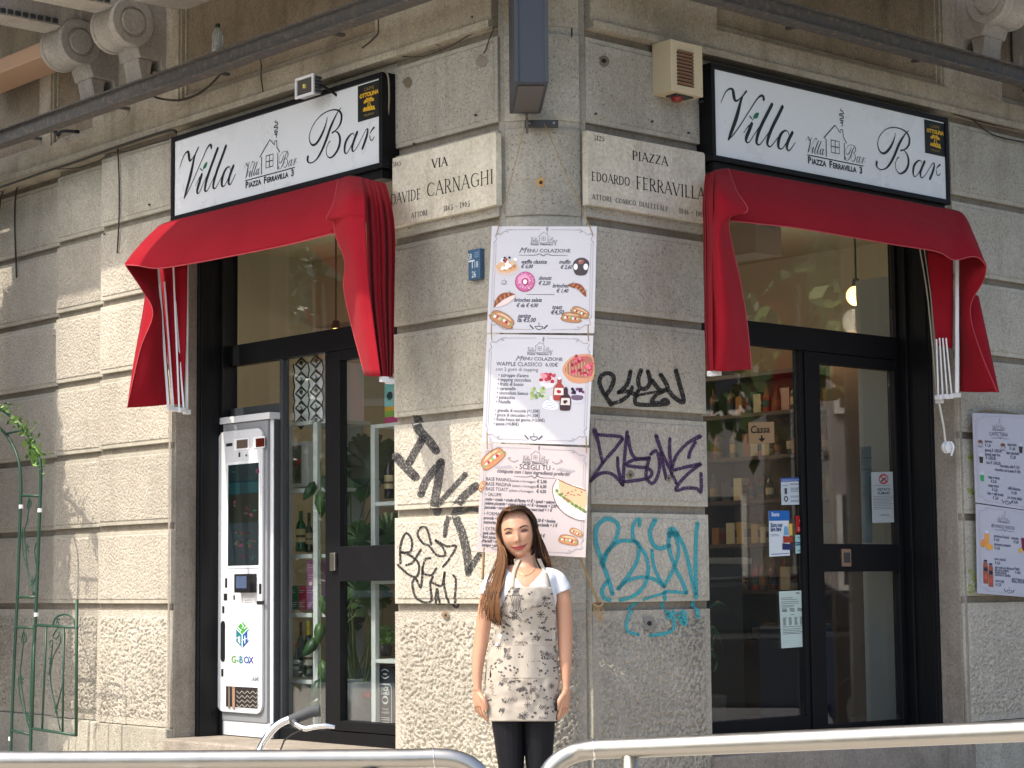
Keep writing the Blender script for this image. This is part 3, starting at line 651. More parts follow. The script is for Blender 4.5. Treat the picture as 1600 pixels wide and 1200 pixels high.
# ------------------------------------------------------------------ lettering of the bar, measured on the right sign and reused
def z2(o, k, pts): return [(o[0] + p[0] / k, o[1] + p[1] / k, (p[2] / k if len(p) > 2 else None)) for p in pts]
SGd = .085
sg_a, sg_h = U(FR, 1111, 96, SGd); sg_b, sg_k = U(FR, 1486, 320, SGd); sg_h2 = U(FR, 1486, 184, SGd)[1]; sg_k2 = U(FR, 1108, 249, SGd)[1]
SW = sg_b - sg_a; ST = (sg_h + sg_h2) / 2; SB_ = (sg_k + sg_k2) / 2; SH = ST - SB_
def to_sign(P):                                # photograph -> metres from the sign's top left corner
    out = []
    for x, y, w in P:
        a, b = U(FR, x, y, SGd); out.append((a - sg_a, b - (sg_h + (sg_h2 - sg_h) * (a - sg_a) / SW), (w or 1) * .0033 * 1.25))
    return out
OV = (1120, 130)
VILLA = [to_sign(z2(OV, 10, p)) for p in [
 [(88,298,8),(120,215,12),(160,130,16),(205,85,20),(245,75,30),(275,100,48),(285,160,55),(295,220,55),(310,258,40),(345,262,22),(390,225,16),(430,185,20),(465,140,26),(485,112,28)],
 [(430,190,20),(395,280,40),(365,400,55),(330,530,62),(290,650,58),(245,770,50),(205,880,25)],
 [(205,880,18),(290,790,16),(390,650,15),(490,490,15),(590,330,17),(650,240,20),(700,190,28),(738,185,36),(755,215,44),(755,248,38)],
 [(445,770,10),(490,700,12),(530,650,18)],
 [(570,625,50),(530,730,55),(490,830,55),(480,890,42),(500,925,20),(540,905,14),(600,810,12),(680,690,14),(740,600,20)],
 [(885,320,50),(820,450,52),(740,610,52),(680,750,52),(650,860,50),(645,930,40),(680,960,20),(720,930,14),(790,830,12),(850,740,14),(900,650,20)],
 [(1050,355,50),(985,490,52),(905,650,52),(850,780,52),(820,880,50),(815,950,40),(850,990,20),(890,960,14),(950,880,12),(1000,820,16)],
 [(1150,800,12),(1130,745,14),(1090,735,22),(1040,770,40),(1000,850,52),(985,930,55),(990,1000,38),(1030,1025,16),(1070,990,14),(1120,910,14)],
 [(1205,765,48),(1160,850,50),(1125,940,50),(1120,1010,40),(1145,1050,20),(1190,1010,14),(1250,920,12)]]]
LEAF = [to_sign(z2(OV, 10, p)) for p in [[(600,540),(603,490),(640,455),(680,455),(675,500),(650,540)], [(530,495),(555,510),(585,560),(560,548),(535,520)]]]
OB = (1360, 180)
BAR = [to_sign(z2(OB, 10.91, p)) for p in [
 [(450,285,8),(440,360,18),(405,460,36),(350,560,44),(290,625,40),(235,640,34),(185,600,26),(155,520,18),(150,450,14),(180,350,14),(250,260,14),(340,205,16),(440,195,16),(540,215,18),(620,260,24),(670,320,34),(692,400,42),(680,490,38),(640,550,26),(590,580,20),(545,590,30)],
 [(590,585,14),(640,640,26),(672,730,42),(670,840,46),(630,930,40),(570,980,32),(520,985,22),(470,930,14),(450,850,12),(460,780,12),(490,720,16),(515,710,14)],
 [(680,250,10),(630,290,18),(570,380,36),(510,490,48),(450,640,48),(390,770,44),(330,860,36),(270,910,20),(200,920,18),(150,890,22),(130,840,44),(135,790,46)],
 [(900,800,14),(880,762,14),(830,775,30),(775,840,44),(755,930,44),(760,1010,28),(790,1040,14),(830,1000,12),(880,920,14)],
 [(950,780,46),(910,870,46),(880,960,46),(880,1030,34),(905,1058,16),(960,1010,12),(1030,900,11),(1090,810,14),(1115,815,26)],
 [(1115,810,20),(1110,880,40),(1080,980,46),(1040,1080,44)], [(1150,900,10),(1180,860,24),(1210,835,34)], [(1150,930,14),(1160,1000,14),(1190,1020,14),(1220,985,12)]]]
OH = (1250, 160)
HOUSE = [to_sign(z2(OH, 10, p)) for p in [
 [(435,835,16),(430,560,16),(395,545,16),(570,345,18),(655,470,16),(660,410,14),(690,415,14),(700,530,14),(750,630,16),(715,630,14),(722,890,16)],
 [(510,578,12),(637,605,12),(637,797,12),(512,775,12),(510,578,12)], [(573,590,12),(574,786,12)], [(512,676,12),(637,702,12)],
 [(140,815,14),(1010,990,14)]]]
SMOKE = to_sign(z2(OH, 10, [(665,70,6),(655,110,12),(690,125,14),(700,165,16),(650,165,14),(640,185,14),(695,205,16),(700,230,14),(650,245,14),(655,270,14),(695,270,14),(690,300,14),(655,300,12),(690,330,12),(675,365,10)]))
def bbox(S):
    X = [p[0] for q in S for p in q]; Y = [p[1] for q in S for p in q]; return min(X), min(Y), max(X), max(Y)
VB, BB, HB = bbox(VILLA), bbox(BAR), bbox(HOUSE)
sv0, sv1 = to_sign([(1261.5, 217, 1), (1290.5, 243, 1)]); sb0, sb1 = to_sign([(1323, 230.5, 1), (1354.5, 256, 1)])
def strokes(mb, f, S, m, smooth=True, k=1.):
    for q in S: mb.ribbon(f, [(a, b, w * k) for a, b, w in q], .001, m, n=4, smooth=smooth)
def small(S, bb, p0, p1):
    w = p1[0] - p0[0]; k = w / (bb[2] - bb[0]); ky = k * 1.22
    return [[(p0[0] + (a - bb[0]) * k, p1[1] + (b - bb[1]) * ky, c * k * 1.15) for a, b, c in q] for q in S]
def logo(mb, f, m, words=True):
    strokes(mb, f, HOUSE, m, False); strokes(mb, f, [SMOKE], m)
    strokes(mb, f, small(VILLA, VB, sv0, sv1), m); strokes(mb, f, small(BAR, BB, sb0, sb1), m)
    if words:
        x, y = to_sign([(1264.5, 252, 1)])[0][:2]; x2, y2 = to_sign([(1350.5, 268.5, 1)])[0][:2]
        y = (y + y2) / 2 - .009
        parts = [('P', 1), ('IAZZA', .78), ('  ', 1), ('F', 1), ('ERRAVILLA', .78), ('  ', 1), ('3', 1)]
        cx = 0; L = []
        for s, k in parts:
            if s.strip(): L.append((s, k, cx)); cx += (text_width(s, k, bold=.035) + .09)
            else: cx += .38
        sc = (x2 - x) / cx
        for s, k, c in L: text(mb, f, s, x + c * sc, y, sc * k, m, bold=.035)
K1 = ink(22, 34, 36, .4)
def bar_sign(F, far_x, lab, tl, br, dust):
    a, h1_ = U(F, *tl, SGd); b, h0_ = U(F, *br, SGd)
    o = thing('bar_sign', lab, 'sign', F.p((a + b) / 2, h0_, 0), None)
    fw = .028; mb = MB()
    mb.box(F, a, b, h0_, h0_ + fw, D0, SGd, M_black); mb.box(F, a, b, h1_ - fw, h1_, D0, SGd, M_black)
    mb.box(F, a, a + fw, h0_ + fw, h1_ - fw, D0, SGd, M_black); mb.box(F, b - fw, b, h0_ + fw, h1_ - fw, D0, SGd, M_black)
    mb.box(F, a + .01, b - .01, h0_ + .01, h1_ - .01, D0, SGd - .03, M_black)
    mb.box(F, a + .03, b - .03, h0_ - .05, h0_ - .001, D0, SGd - .02, M_black)
    mb.obj('frame', o, bevel=.003)
    mb = MB(); mb.box(F, a + fw + .001, b - fw - .001, h0_ + fw + .001, h1_ - fw - .001, SGd - .029, SGd - .012, M_signw); mb.obj('panel', o)
    kx, ky = (b - a) / SW, (h1_ - h0_) / SH
    f = lambda x, y, e=0: F.p(a + x * kx, h1_ + y * ky, SGd - .010 + e)
    mb = MB(); strokes(mb, f, VILLA, K1); mb.obj('lettering', o, recalc=False, kind='stuff'); mb = MB(); strokes(mb, f, BAR, K1); mb.obj('lettering', o, recalc=False, kind='stuff')
    mb = MB(); logo(mb, f, K1); mb.obj('house_logo', o, recalc=False)
    mb = MB(); mb.poly(f, LEAF[0], ink(20, 110, 75), 3); mb.poly(f, LEAF[1], ink(20, 110, 75), 3)
    mb.ribbon(f, [(LEAF[0][0][0], LEAF[0][0][1]), (LEAF[1][2][0], LEAF[1][2][1] - .004)], .004, ink(60, 150, 115)); mb.obj('leaf_mark', o, recalc=False)
    # coffee maker's label
    c = to_sign([(1446.2, 184.6, 1), (1478.3, 192.4, 1), (1479.2, 244.2, 1), (1446.6, 237.3, 1)])
    lx0, lx1, ly1, ly0 = c[0][0], c[1][0], c[0][1], c[3][1]
    f2 = lambda x, y: F.p(a + (lx0 + (lx1 - lx0) * x) * kx, h1_ + (ly0 + (ly1 - ly0) * y) * ky, SGd - .0085)
    mb = MB(); mb.poly(f, [(lx0, ly0), (lx1, ly0), (lx1, ly1), (lx0, ly1)], ink(18, 26, 24)); G = ink(215, 170, 40); G2 = ink(150, 125, 60)
    text(mb, f2, 'CAFFE\u0300'.replace('\u0300', ''), .5, .80, .13, G2, 'CENTER', sx=1.25); text(mb, f2, 'OTTOLINA', .5, .64, .155, G, 'CENTER', shear=.2, sx=1.05, bold=.05)
    text(mb, f2, 'MILANO', .5, .10, .09, G2, 'CENTER', sx=1.3)
    for k in range(7):
        t = R(200 - k * 36.7); mb.ribbon(f2, [(.5, .52, .03), (.5 + .14 * math.cos(t), .52 + .07 * math.sin(t), .05), (.5 + .24 * math.cos(t), .49 + .05 * math.sin(t), .015)], .01, G)
    mb.ribbon(f2, [(.42, .28, .03), (.46, .40, .03), (.47, .52, .02)], .01, G); mb.ribbon(f2, [(.58, .30, .03), (.55, .40, .03), (.53, .52, .02)], .01, G)
    for k in range(5): mb.blob(f2, .30 + k * .1, .30 + random.uniform(-.01, .02), .05, .05, G, 0, 8, .3)
    mb.poly(f2, [(.24, .25), (.78, .22), (.76, .27), (.24, .30)], G); mb.obj('coffee_label', o, recalc=False)
    return o, a, b, h0_, h1_
sR, ra, rb, rh0, rh1 = bar_sign(FR, 0, 'white bar sign in a black frame above the right awning, on the square side', (1111, 97), (1486, 320), 1)
sL, la, lb, lh0, lh1 = bar_sign(FL, 0, 'white bar sign in a black frame above the left awning, a floodlight on it', (267, 214.8), (597, 261), 0)

# floodlight standing on the left sign
fl_d = .20; a, hb_ = U(FL, 465, 153, fl_d); b, ht_ = U(FL, 488, 128, fl_d)
o = thing('floodlight', 'small square aluminium floodlight mounted on top edge of the left bar sign', 'lamp', FL.p((a + b) / 2, hb_, fl_d))
ff = FL.sub((a + b) / 2, hb_ + .05, fl_d)
mb = MB(); w = (b - a) / 2 + .01
mb.box(ff, -w, w, -.05, .05, -.05, 0, plain('grey_aluminium', (.32, .33, .33), .45, .6)); mb.box(ff, -w - .006, w + .006, -.056, -.042, -.004, .008, M_white); mb.box(ff, -w - .006, w + .006, .042, .056, -.004, .008, M_white)
mb.box(ff, -w - .006, -w + .008, -.0415, .0415, -.004, .008, M_white); mb.box(ff, w - .008, w + .006, -.0415, .0415, -.004, .008, M_white)
mb.obj('housing', o, bevel=.002)
mb = MB(); mb.box(ff, -w + .009, w - .009, -.041, .041, .001, .003, plain('reflector', (.6, .6, .58), .15, 1)); mb.box(ff, -.008, .008, -.01, .012, .0035, .009, ink(215, 200, 110)); mb.obj('reflector', o)
mb = MB(); mb.tube([ff.p(w + .01, 0, -.03), ff.p(w + .03, -.03, -.09), ff.p(w + .02, -.06, -.15), ff.p(0, -.065, -.17)], .007, M_black)
for k in range(5): mb.box(ff, w + .001, w + .012, -.04 + k * .018, -.032 + k * .018, -.05, -.01, M_dkgrey)
mb.obj('bracket', o)

# marble street plaques
def plaque(F, q, lab, lines):
    (tlx, tly), (trx, try_), (brx, bry), (blx, bly) = q; d = .03
    P = [U(F, x, y, d) for x, y in ((blx, bly), (brx, bry), (trx, try_), (tlx, tly))]
    a0, a1 = (P[0][0] + P[3][0]) / 2, (P[1][0] + P[2][0]) / 2; h0_, h1_ = (P[0][1] + P[1][1]) / 2, (P[2][1] + P[3][1]) / 2
    o = thing('street_plaque', lab, 'street sign', F.p((a0 + a1) / 2, h0_, 0))
    mb = MB(); mb.prism(F, [(a0, h0_), (a0 + .1, h0_ + .003), (a1 - .15, h0_ - .001), (a1, h0_ + .004), (a1 + .001, h1_ - .01), (a1 - .008, h1_), (a0 + .3, h1_ - .003), (a0 + .004, h1_)], -.008, d, M_marble); mb.obj('slab', o, bevel=.003)
    def fq(x, y):                              # x, y are photograph pixels; returns a point on the slab face
        a, b = U(F, x, y, d); return F.p(a, b, d + .0012)
    mb = MB()
    for s, x0, y0, x1, y1, hh, hv in lines:    # baseline from (x0,y0) to (x1,y1)
        A, Bq = U(F, x0, y0, d), U(F, x1, y1, d); L = math.hypot(Bq[0] - A[0], Bq[1] - A[1]); ux, uy = (Bq[0] - A[0]) / L, (Bq[1] - A[1]) / L
        hm = hh / FPX * (F.p(*A, d)).y
        roman(mb, lambda x, y: F.p(A[0] + x * ux, A[1] + x * uy + y, d + .0012), s, 0, 0, hm, ink(52, 50, 44), width=L, heavy=hv * 1.35)
    mb.obj('lettering', o, recalc=False, kind='stuff')
k7 = 7.5; T7 = lambda x, y: (600 + x / k7, 200 + y / k7); T8 = lambda x, y: (910 + x / 7.5, 195 + y / 7.5)
plaque(FL, ((609.8, 248.6), (774, 205), (775.5, 321), (615, 355.5)), 'pale marble street plaque with carved letters reading Via Davide Carnaghi, left of the corner', [
 ('3165', *T7(102, 457), *T7(200, 438), 7.2, .9), ('VIA', *T7(565, 468), *T7(742, 438), 13.5, 1.0), ('DAVIDE', *T7(84, 902), *T7(428, 830), 16.5, .72),
 ('CARNAGHI', *T7(505, 808), *T7(1282, 645), 21.5, .62), ('ATTORE', *T7(322, 1058), *T7(518, 1018), 8.2, .9), ('1863 - 1903', *T7(700, 978), *T7(1005, 917), 8.6, .9)])
plaque(FR, ((917, 203), (1102, 239), (1103, 348.5), (918.3, 320)), 'grey-streaked marble street plaque with carved letters reading Piazza Edoardo Ferravilla, right of the corner', [
 ('3125', *T8(130, 178), *T8(255, 195), 7.5, .95), ('PIAZZA', *T8(585, 405), *T8(998, 480), 13.8, .85), ('EDOARDO', *T8(108, 650), *T8(553, 718), 13.8, .85),
 ('FERRAVILLA', *T8(630, 745), *T8(1430, 885), 19.5, .72), ('ATTORE', *T8(112, 868), *T8(348, 903), 7.6, .95), ('COMICO', *T8(388, 912), *T8(625, 948), 7.6, .95), ('DIALETTALE', *T8(665, 955), *T8(1000, 1015), 7.6, .9), ('1846 - 1915', *T8(1135, 1035), *T8(1425, 1085), 8.0, .9)])

# blue number plate
d = .03; a0, h1_ = U(FL, 731, 391, d); a1, h0_ = U(FL, 750, 435, d)
o = thing('number_plate', 'small blue enamel plate with white letters SR T18 26 on the left pilaster', 'sign', FL.p(a0, h0_, 0))
mb = MB(); mb.box(FL, a0, a1, h0_, h1_, -.008, d, plain('blue_enamel', (.045, .11, .19), .4, 0, 0, 0, .2, 30)); mb.obj('plate', o, bevel=.005)
mb = MB(); w, hh = a1 - a0, h1_ - h0_; f = lambda x, y: FL.p(a0 + x * w, h0_ + y * hh, d + .001); Wt = ink(215, 225, 230)
text(mb, f, 'SR', .04, .68, .27, Wt, sx=1.15); text(mb, f, '18', .50, .38, .30, Wt, sx=1.25); text(mb, f, '26', .32, .07, .30, Wt, sx=1.2)
mb.ribbon(f, [(.08, .62), (.55, .62)], .05, Wt, smooth=False); mb.ribbon(f, [(.38, .62), (.38, .40)], .06, Wt, smooth=False)
for y in (.86, .79, .73): mb.ribbon(f, [(.55, y), (.92, y + .01)], .03, ink(120, 150, 180), smooth=False)
mb.obj('lettering', o, recalc=False)

# ------------------------------------------------------------------ graffiti
def wall_depth(h):
    for k in range(6):
        if H[k] <= h <= H[k + 1] - .04: return .002 if H[k] + .02 < h < H[k + 1] - .06 else -.004
    return .0035 if h < 1.14 else D0 + .002
def graffito(F, name_lab, origin, k, paths, m, parent_label, clip=None):
    mb = MB()
    def f(x, y):
        px, py = origin[0] + x / k, origin[1] + y / k
        a, b = U(F, px, py, 0)
        return F.p(a, b, wall_depth(b))
    sub = MB()
    for w, pts in paths:
        dense = cr([(p[0], p[1], p[2] if len(p) > 2 else w) for p in pts], 12)
        # cut into narrow slices so the paint steps down into the joints
        mb.ribbon(f, [(q[0], q[1], q[2] * 1.22) for q in dense], w, m, smooth=False)
    o = mb.obj('graffiti_paint', wallo, recalc=False, kind='stuff' if 'lime' in name_lab else None); o['label'] = name_lab
    return o
gk = stone('graffiti_black_thin', SA, SB, .3, .001, 100, .0035, 70, .2, paint=((.05, .05, .052), .84))
gb = stone('graffiti_black', SA, SB, .3, .001, 100, .001, 90, .2, paint=((.012, .012, .012), .97))
gp = stone('graffiti_purple', SA, SB, .3, .001, 100, .001, 90, .2, paint=((.045, .018, .075), .97))
gt = stone('graffiti_teal', SA, SB, .3, .001, 100, .001, 90, .2, paint=((.035, .33, .38), .92))
graffito(FL, 'broad grey-black marker letters INK', (610, 640), 3.75, [
 (42, [(135,55),(170,120),(225,180),(268,240)]), (38, [(190,170),(150,240),(112,310)]), (44, [(35,275),(85,330),(148,395)]),
 (38, [(180,495),(215,410),(298,308)]), (40, [(298,308),(280,430),(248,600)]), (26, [(262,570),(350,480),(440,380)]),
 (38, [(500,448,40),(430,510,38),(370,580,34),(335,640,26),(320,740,20)]), (38, [(375,622,36),(420,720,40),(450,850,42),(458,960,30)]), (30, [(462,945),(500,885),(527,845)]), (20, [(372,612),(450,582),(520,602)])], gk, None)
graffito(FL, 'thin black tag of looping letters', (610, 640), 3.75, [(11, p) for p in [
 [(60,900),(60,800),(90,725),(125,760),(120,830),(60,835)], [(60,835),(110,850),(160,890),(170,940),(150,980),(100,960),(45,910)], [(95,910),(130,895),(180,820)],
 [(240,790),(215,700),(180,690),(160,730),(190,780),(230,800),(270,850),(320,855),(310,810),(265,765),(330,800),(385,800),(350,870),(310,920)],
 [(235,870),(205,880),(190,950),(240,970),(270,930)], [(190,920),(180,1040),(150,990),(130,1020),(150,1100),(200,1130),(240,1110),(235,1020),(250,980)],
 [(240,1010),(300,1030),(320,950),(315,1020),(340,1140)], [(260,1140),(275,1050),(285,1140)], [(370,970),(385,1010),(370,1150),(345,1150)]]],
 stone('graffiti_black_tag', SA, SB, .3, .001, 100, .0035, 70, .2, paint=((.015, .015, .016), .9)), None)
graffito(FR, 'black marker tag BLYN', (920, 570), 5.714, [(w, p) for w, p in [
 (32, [(205,355),(140,270),(95,170),(110,100),(170,75),(220,110),(200,200),(150,270)]), (30, [(200,350),(290,320),(360,260),(385,200)]), (30, [(265,248),(340,175),(370,60)]), (32, [(265,245),(350,240),(430,275)]),
 (32, [(465,50),(440,130),(455,205),(510,210),(545,150),(525,60)]), (34, [(560,140),(640,230),(700,200),(640,90)]), (30, [(440,230),(410,310),(450,355),(690,350),(680,310),(620,340),(560,330),(600,270),(660,240)]),
 (20, [(450,270),(560,248),(640,240)]), (34, [(700,220),(760,290),(835,335),(840,290),(810,180),(775,50)])]], gb, None)
graffito(FR, 'purple marker tag ZISONE', (920, 570), 5.714, [(25, p) for p in [
 [(15,1040),(120,880),(220,765),(297,665)], [(297,665),(270,640),(80,625)], [(50,585,34),(80,680,25),(95,760,25),(120,870,22)], [(15,1035),(90,975),(170,965),(240,1000),(300,1075)], [(300,1075),(262,940),(255,830)],
 [(302,1075),(320,800),(340,600)], [(350,640),(370,760),(420,835),(540,830)], [(530,840),(400,850),(330,890),(400,910),(510,920),(560,960),(530,1010),(400,1035),(310,1045)],
 [(540,830),(520,900),(510,1000),(560,1060),(610,1000),(630,880),(600,770),(550,800)], [(600,635,32),(650,780,26),(720,930,24),(780,1060,24)], [(640,780),(670,930),(690,1020)], [(740,1000),(722,800),(720,660)],
 [(740,920),(780,810),(880,700),(990,640,34)], [(890,830),(905,770),(950,690)], [(760,940),(880,910),(990,890,34)], [(990,890),(900,960),(820,1040),(775,1120),(870,1100),(960,1105),(1000,1130),(1000,970)]]], gp, None)
graffito(FR, 'turquoise spray tag BLYN over the lower joint', (920, 790), 5.454, [(w, p) for w, p in [
 (30, [(200,755),(170,640),(110,480),(60,300),(70,180),(130,120),(200,120),(250,180),(220,300),(130,430),(105,490)]), (28, [(120,520),(160,390),(250,310),(350,300),(420,330),(410,470),(340,590),(250,710)]),
 (26, [(380,300),(370,200),(400,130),(430,120),(430,170)]), (28, [(400,310),(480,420),(505,550),(470,680),(380,770),(240,810),(140,790),(110,720),(160,640)]), (26, [(250,705),(330,640),(450,610),(560,630),(640,690)]),
 (32, [(565,120),(520,220),(540,320),(600,365),(685,340)]), (24, [(535,380),(560,540),(640,690)]), (26, [(640,690),(720,540),(760,420),(755,320),(720,230)]), (28, [(690,230),(680,340),(730,520),(790,640),(830,740)]), (24, [(830,750),(740,735),(650,735)]),
 (48, [(690,250),(705,205),(745,245)]), (28, [(750,240),(820,380),(870,600),(910,760)]), (28, [(925,150),(910,300),(910,600),(925,950)]), (22, [(630,750),(480,800),(370,890),(320,990),(330,1070),(420,1100)]),
 (24, [(640,740),(660,830),(670,950),(720,960),(700,1070),(520,1110)]), (34, [(670,930),(760,900),(810,920),(810,1010),(770,950)])]], gt, None)
graffito(FR, 'faded lime green spray marks', (1510, 635), 7.74, [(w, p) for w, p in [(60, [(45,600),(50,640)]), (50, [(30,1010),(80,1050)]), (30, [(118,1600),(112,1760)]), (40, [(40,1980),(80,2050),(115,2130),(120,2180)]), (36, [(40,2160),(60,2260)])]],
 stone('graffiti_lime', SA, SB, .3, .001, 100, .001, 90, .2, paint=((.36, .50, .06), .6)), None)

# ------------------------------------------------------------------ red dutch-hood awnings, folded against the wall
def awning(F, lab, band, drape, curtain, back, pleats, ribs, between, foot):
    base = PT(F, *band[3][1][:2], 0); base.z = 2.2
    o = thing('awning', lab, 'awning', base)
    def sheet(name, rows, nu=5, nv=5, th=.004, smooth=True):
        mb = MB(); mb.grid([[PT(F, *p) for p in r] for r in rows], M_red, nu, nv); return mb.obj(name, o, smooth=smooth, solid=th)
    c = sheet('canopy', band, 6, 6); hem = MB()
    hem.tube([PT(F, r[-1][0], r[-1][1], r[-1][2] + .003) for r in band], .0034, plain('hem_red', (.42, .05, .06), .8), 6, n=8); hem.obj('hem', c, smooth=True)
    s2 = sheet('front_drape', drape, 6, 5); s3 = sheet('side_curtain', curtain, 5, 6); sheet('outer_curtain', back, 3, 5)
    hem = MB(); HR = plain('hem_red', (.42, .05, .06), .8); e = 0 if F is FL else -1
    hem.tube([PT(F, r[e][0], r[e][1], r[e][2] + .003) for r in drape], .003, HR, 6, n=8); e2 = 0 if F is FL else -1
    hem.tube([PT(F, r[e2][0], r[e2][1], r[e2][2] + .002) for r in curtain], .003, HR, 6, n=8); hem.obj('hem', s2, smooth=True, kind='stuff')
    # pleated stack: zigzag sheets hanging side by side
    top, bot, n = pleats; rows = []
    for i in range(n + 1):
        t = (i + (random.uniform(-.3, .3) if 0 < i < n else 0)) / n; zz = random.uniform(.014, .034) if i % 2 else random.uniform(-.008, .006)
        col = []
        for j in range(len(top)):
            (xa, ya, da), (xb, yb, db_) = top[j], bot[j]
            col.append(PT(F, xa + (xb - xa) * t, ya + (yb - ya) * t, da + (db_ - da) * t - zz * min(1, j * .6 + .25)))
        rows.append(col)
    mb = MB(); mb.grid(rows, M_red, 6, 2); mb.obj('pleat_stack', o, smooth=False, solid=.003)
    for x0, y0, x1, y1, d0, d1, w in ribs:
        mb = MB(); p, q = PT(F, x0, y0, d0), PT(F, x1, y1, d1); mb.tube([p, q], w, M_white, 4, smooth=0)
        mb.obj('awning_arm', o, bevel=.001)
    mb = MB(); mb.grid([[PT(F, *p) for p in r] for r in between], M_red, 4, 4); mb.obj('inner_fold', o, smooth=True, solid=.003)
    for x, y, d_ in foot:
        mb = MB(); p = PT(F, x, y, d_); mb.box(Frame(p, F.x, F.y, F.z), -.014, .014, -.012, .014, -.02, .02, M_white); mb.obj('hinge_bracket', o, bevel=.002)
    return o
awn_l = awning(FL, 'red fabric awning folded against the wall under the left bar sign',
 [[(196,411,.40),(195,412,.42),(196,414,.42)], [(213,389,.30),(209,402,.38),(214,415,.40)], [(240,361,.15),(234,390,.32),(240,419,.36)], [(263,347,.10),(260,380,.29),(268,417,.36)],
  [(347,326,.10),(345,362,.29),(347,403,.37)], [(447,301,.10),(446,340,.29),(447,383,.37)], [(535,278,.10),(532,318,.29),(522,364,.37)]],
 [[(528,281,.115),(545,275,.14),(566,277,.14)], [(522,314,.36),(545,302,.42),(570,303,.39)], [(514,333,.45),(541,330,.47),(571,332,.42)], [(510,342,.46),(540,338,.47),(571,339,.42)], [(520,346,.42),(542,344,.465),(571,345,.425)], [(524,367,.41),(545,366,.46),(572,366,.43)],
  [(539,410,.36),(554,410,.45),(574,410,.43)], [(537,450,.34),(557,450,.45),(577,450,.43)], [(549,507,.33),(565,507,.42),(584,507,.42)], [(570,586,.34),(581,588,.40),(595,588,.40)]],
 [[(197,411,.40),(216,402,.30),(248,400,.14)], [(197,416,.42),(222,432,.30),(250,430,.14)], [(222,453,.32),(237,455,.25),(253,455,.13)], [(239,490,.27),(247,490,.22),(256,490,.13)], [(220,543,.34),(240,543,.26),(260,543,.13)], [(205,607,.40),(236,609,.28),(264,607,.13)], [(199,637,.42),(232,635,.28),(266,632,.13)]],
 [[(228,455,.14),(240,470,.15)], [(221,500,.20),(240,500,.2)], [(210,560,.26),(228,560,.24)], [(203,604,.32),(220,604,.26)], [(199,636,.35),(212,636,.30)]],
 ([(567,278,.14),(570,306,.38),(574,380,.42),(577,460,.42),(585,530,.41),(594,588,.40)], [(603,287,.10),(612,322,.22),(617,370,.22),(616,470,.22),(615,530,.22),(613,589,.22)], 10),
 [(248,418,263,633,.165,.155,.010),(257,440,271,635,.14,.12,.007),(271,417,280,636,.11,.09,.007),(274,470,287,637,.085,.065,.007),(292,415,292,640,.03,.03,.011)],
 [[(248,416,.12),(270,414,.09),(293,412,.04)], [(254,480,.12),(271,478,.09),(292,480,.04)], [(262,560,.12),(276,560,.09),(290,560,.05)], [(271,632,.12),(279,632,.09),(286,632,.06)]],
 [(266,638,.14),(275,640,.10),(284,641,.07),(292,644,.03),(600,593,.36),(609,596,.26)])
awn_r = awning(FR, 'darker shaded red fabric awning folded against the wall under the right bar sign',
 [[(1134,263,.10),(1136,300,.29),(1142,345,.37)], [(1172,270,.10),(1174,308,.29),(1180,349,.37)], [(1257,285,.10),(1257,320,.29),(1257,358,.37)], [(1390,309,.10),(1390,345,.29),(1390,381,.37)],
  [(1460,323,.10),(1461,358,.29),(1463,393,.37)], [(1490,328,.10),(1490,370,.30),(1490,406,.38)], [(1507,337,.15),(1511,372,.33),(1517,401,.40)], [(1522,368,.28),(1527,390,.38),(1531,404,.41)], [(1540,413,.41),(1541,414,.42),(1541,416,.42)]],
 [[(1110,270,.12),(1121,265,.14),(1138,263,.13)], [(1109,300,.30),(1126,298,.42),(1151,298,.38)], [(1109,335,.36),(1131,332,.46),(1168,329,.47)], [(1110,365,.36),(1122,363,.46),(1139,347,.42)],
  [(1110,440,.36),(1129,437,.46),(1157,441,.38)], [(1111,510,.36),(1136,510,.44),(1168,510,.36)], [(1111,579,.36),(1131,580,.40),(1174,577,.34)]],
 [[(1499,385,.14),(1522,392,.28),(1540,411,.40)], [(1499,404,.14),(1520,420,.30),(1541,418,.42)], [(1499,440,.13),(1512,440,.25),(1536,440,.34)], [(1499,470,.13),(1508,470,.22),(1518,472,.27)], [(1499,505,.13),(1508,505,.22),(1518,503,.26)], [(1500,552,.13),(1515,552,.25),(1533,552,.34)], [(1500,612,.13),(1528,613,.28),(1558,612,.42)]],
 [[(1515,455,.14),(1529,463,.16)], [(1516,500,.18),(1537,500,.22)], [(1520,550,.24),(1549,556,.28)], [(1540,612,.30),(1561,613,.35)]],
 ([(1117,266,.14),(1114,300,.38),(1113,380,.40),(1113,460,.40),(1113,530,.40),(1114,580,.39)], [(1102,274,.10),(1098,320,.18),(1100,370,.18),(1101,470,.18),(1102,530,.18),(1104,580,.18)], 8),
 [(1495,407,1495,614,.16,.16,.015),(1478,528,1487,617,.13,.13,.006),(1473,528,1480,617,.11,.11,.006),(1468,528,1473,618,.09,.09,.006),(1463,530,1466,618,.07,.07,.006)],
 [[(1448,390,.05),(1470,394,.09),(1489,404,.13)], [(1453,440,.05),(1472,442,.09),(1489,445,.13)], [(1458,490,.06),(1473,490,.09),(1489,490,.12)], [(1463,540,.07),(1474,542,.09),(1488,545,.12)]],
 [(1467,621,.07),(1475,620,.10),(1483,620,.12),(1495,618,.15),(1468,627,.05),(1112,584,.30),(1120,583,.34)])
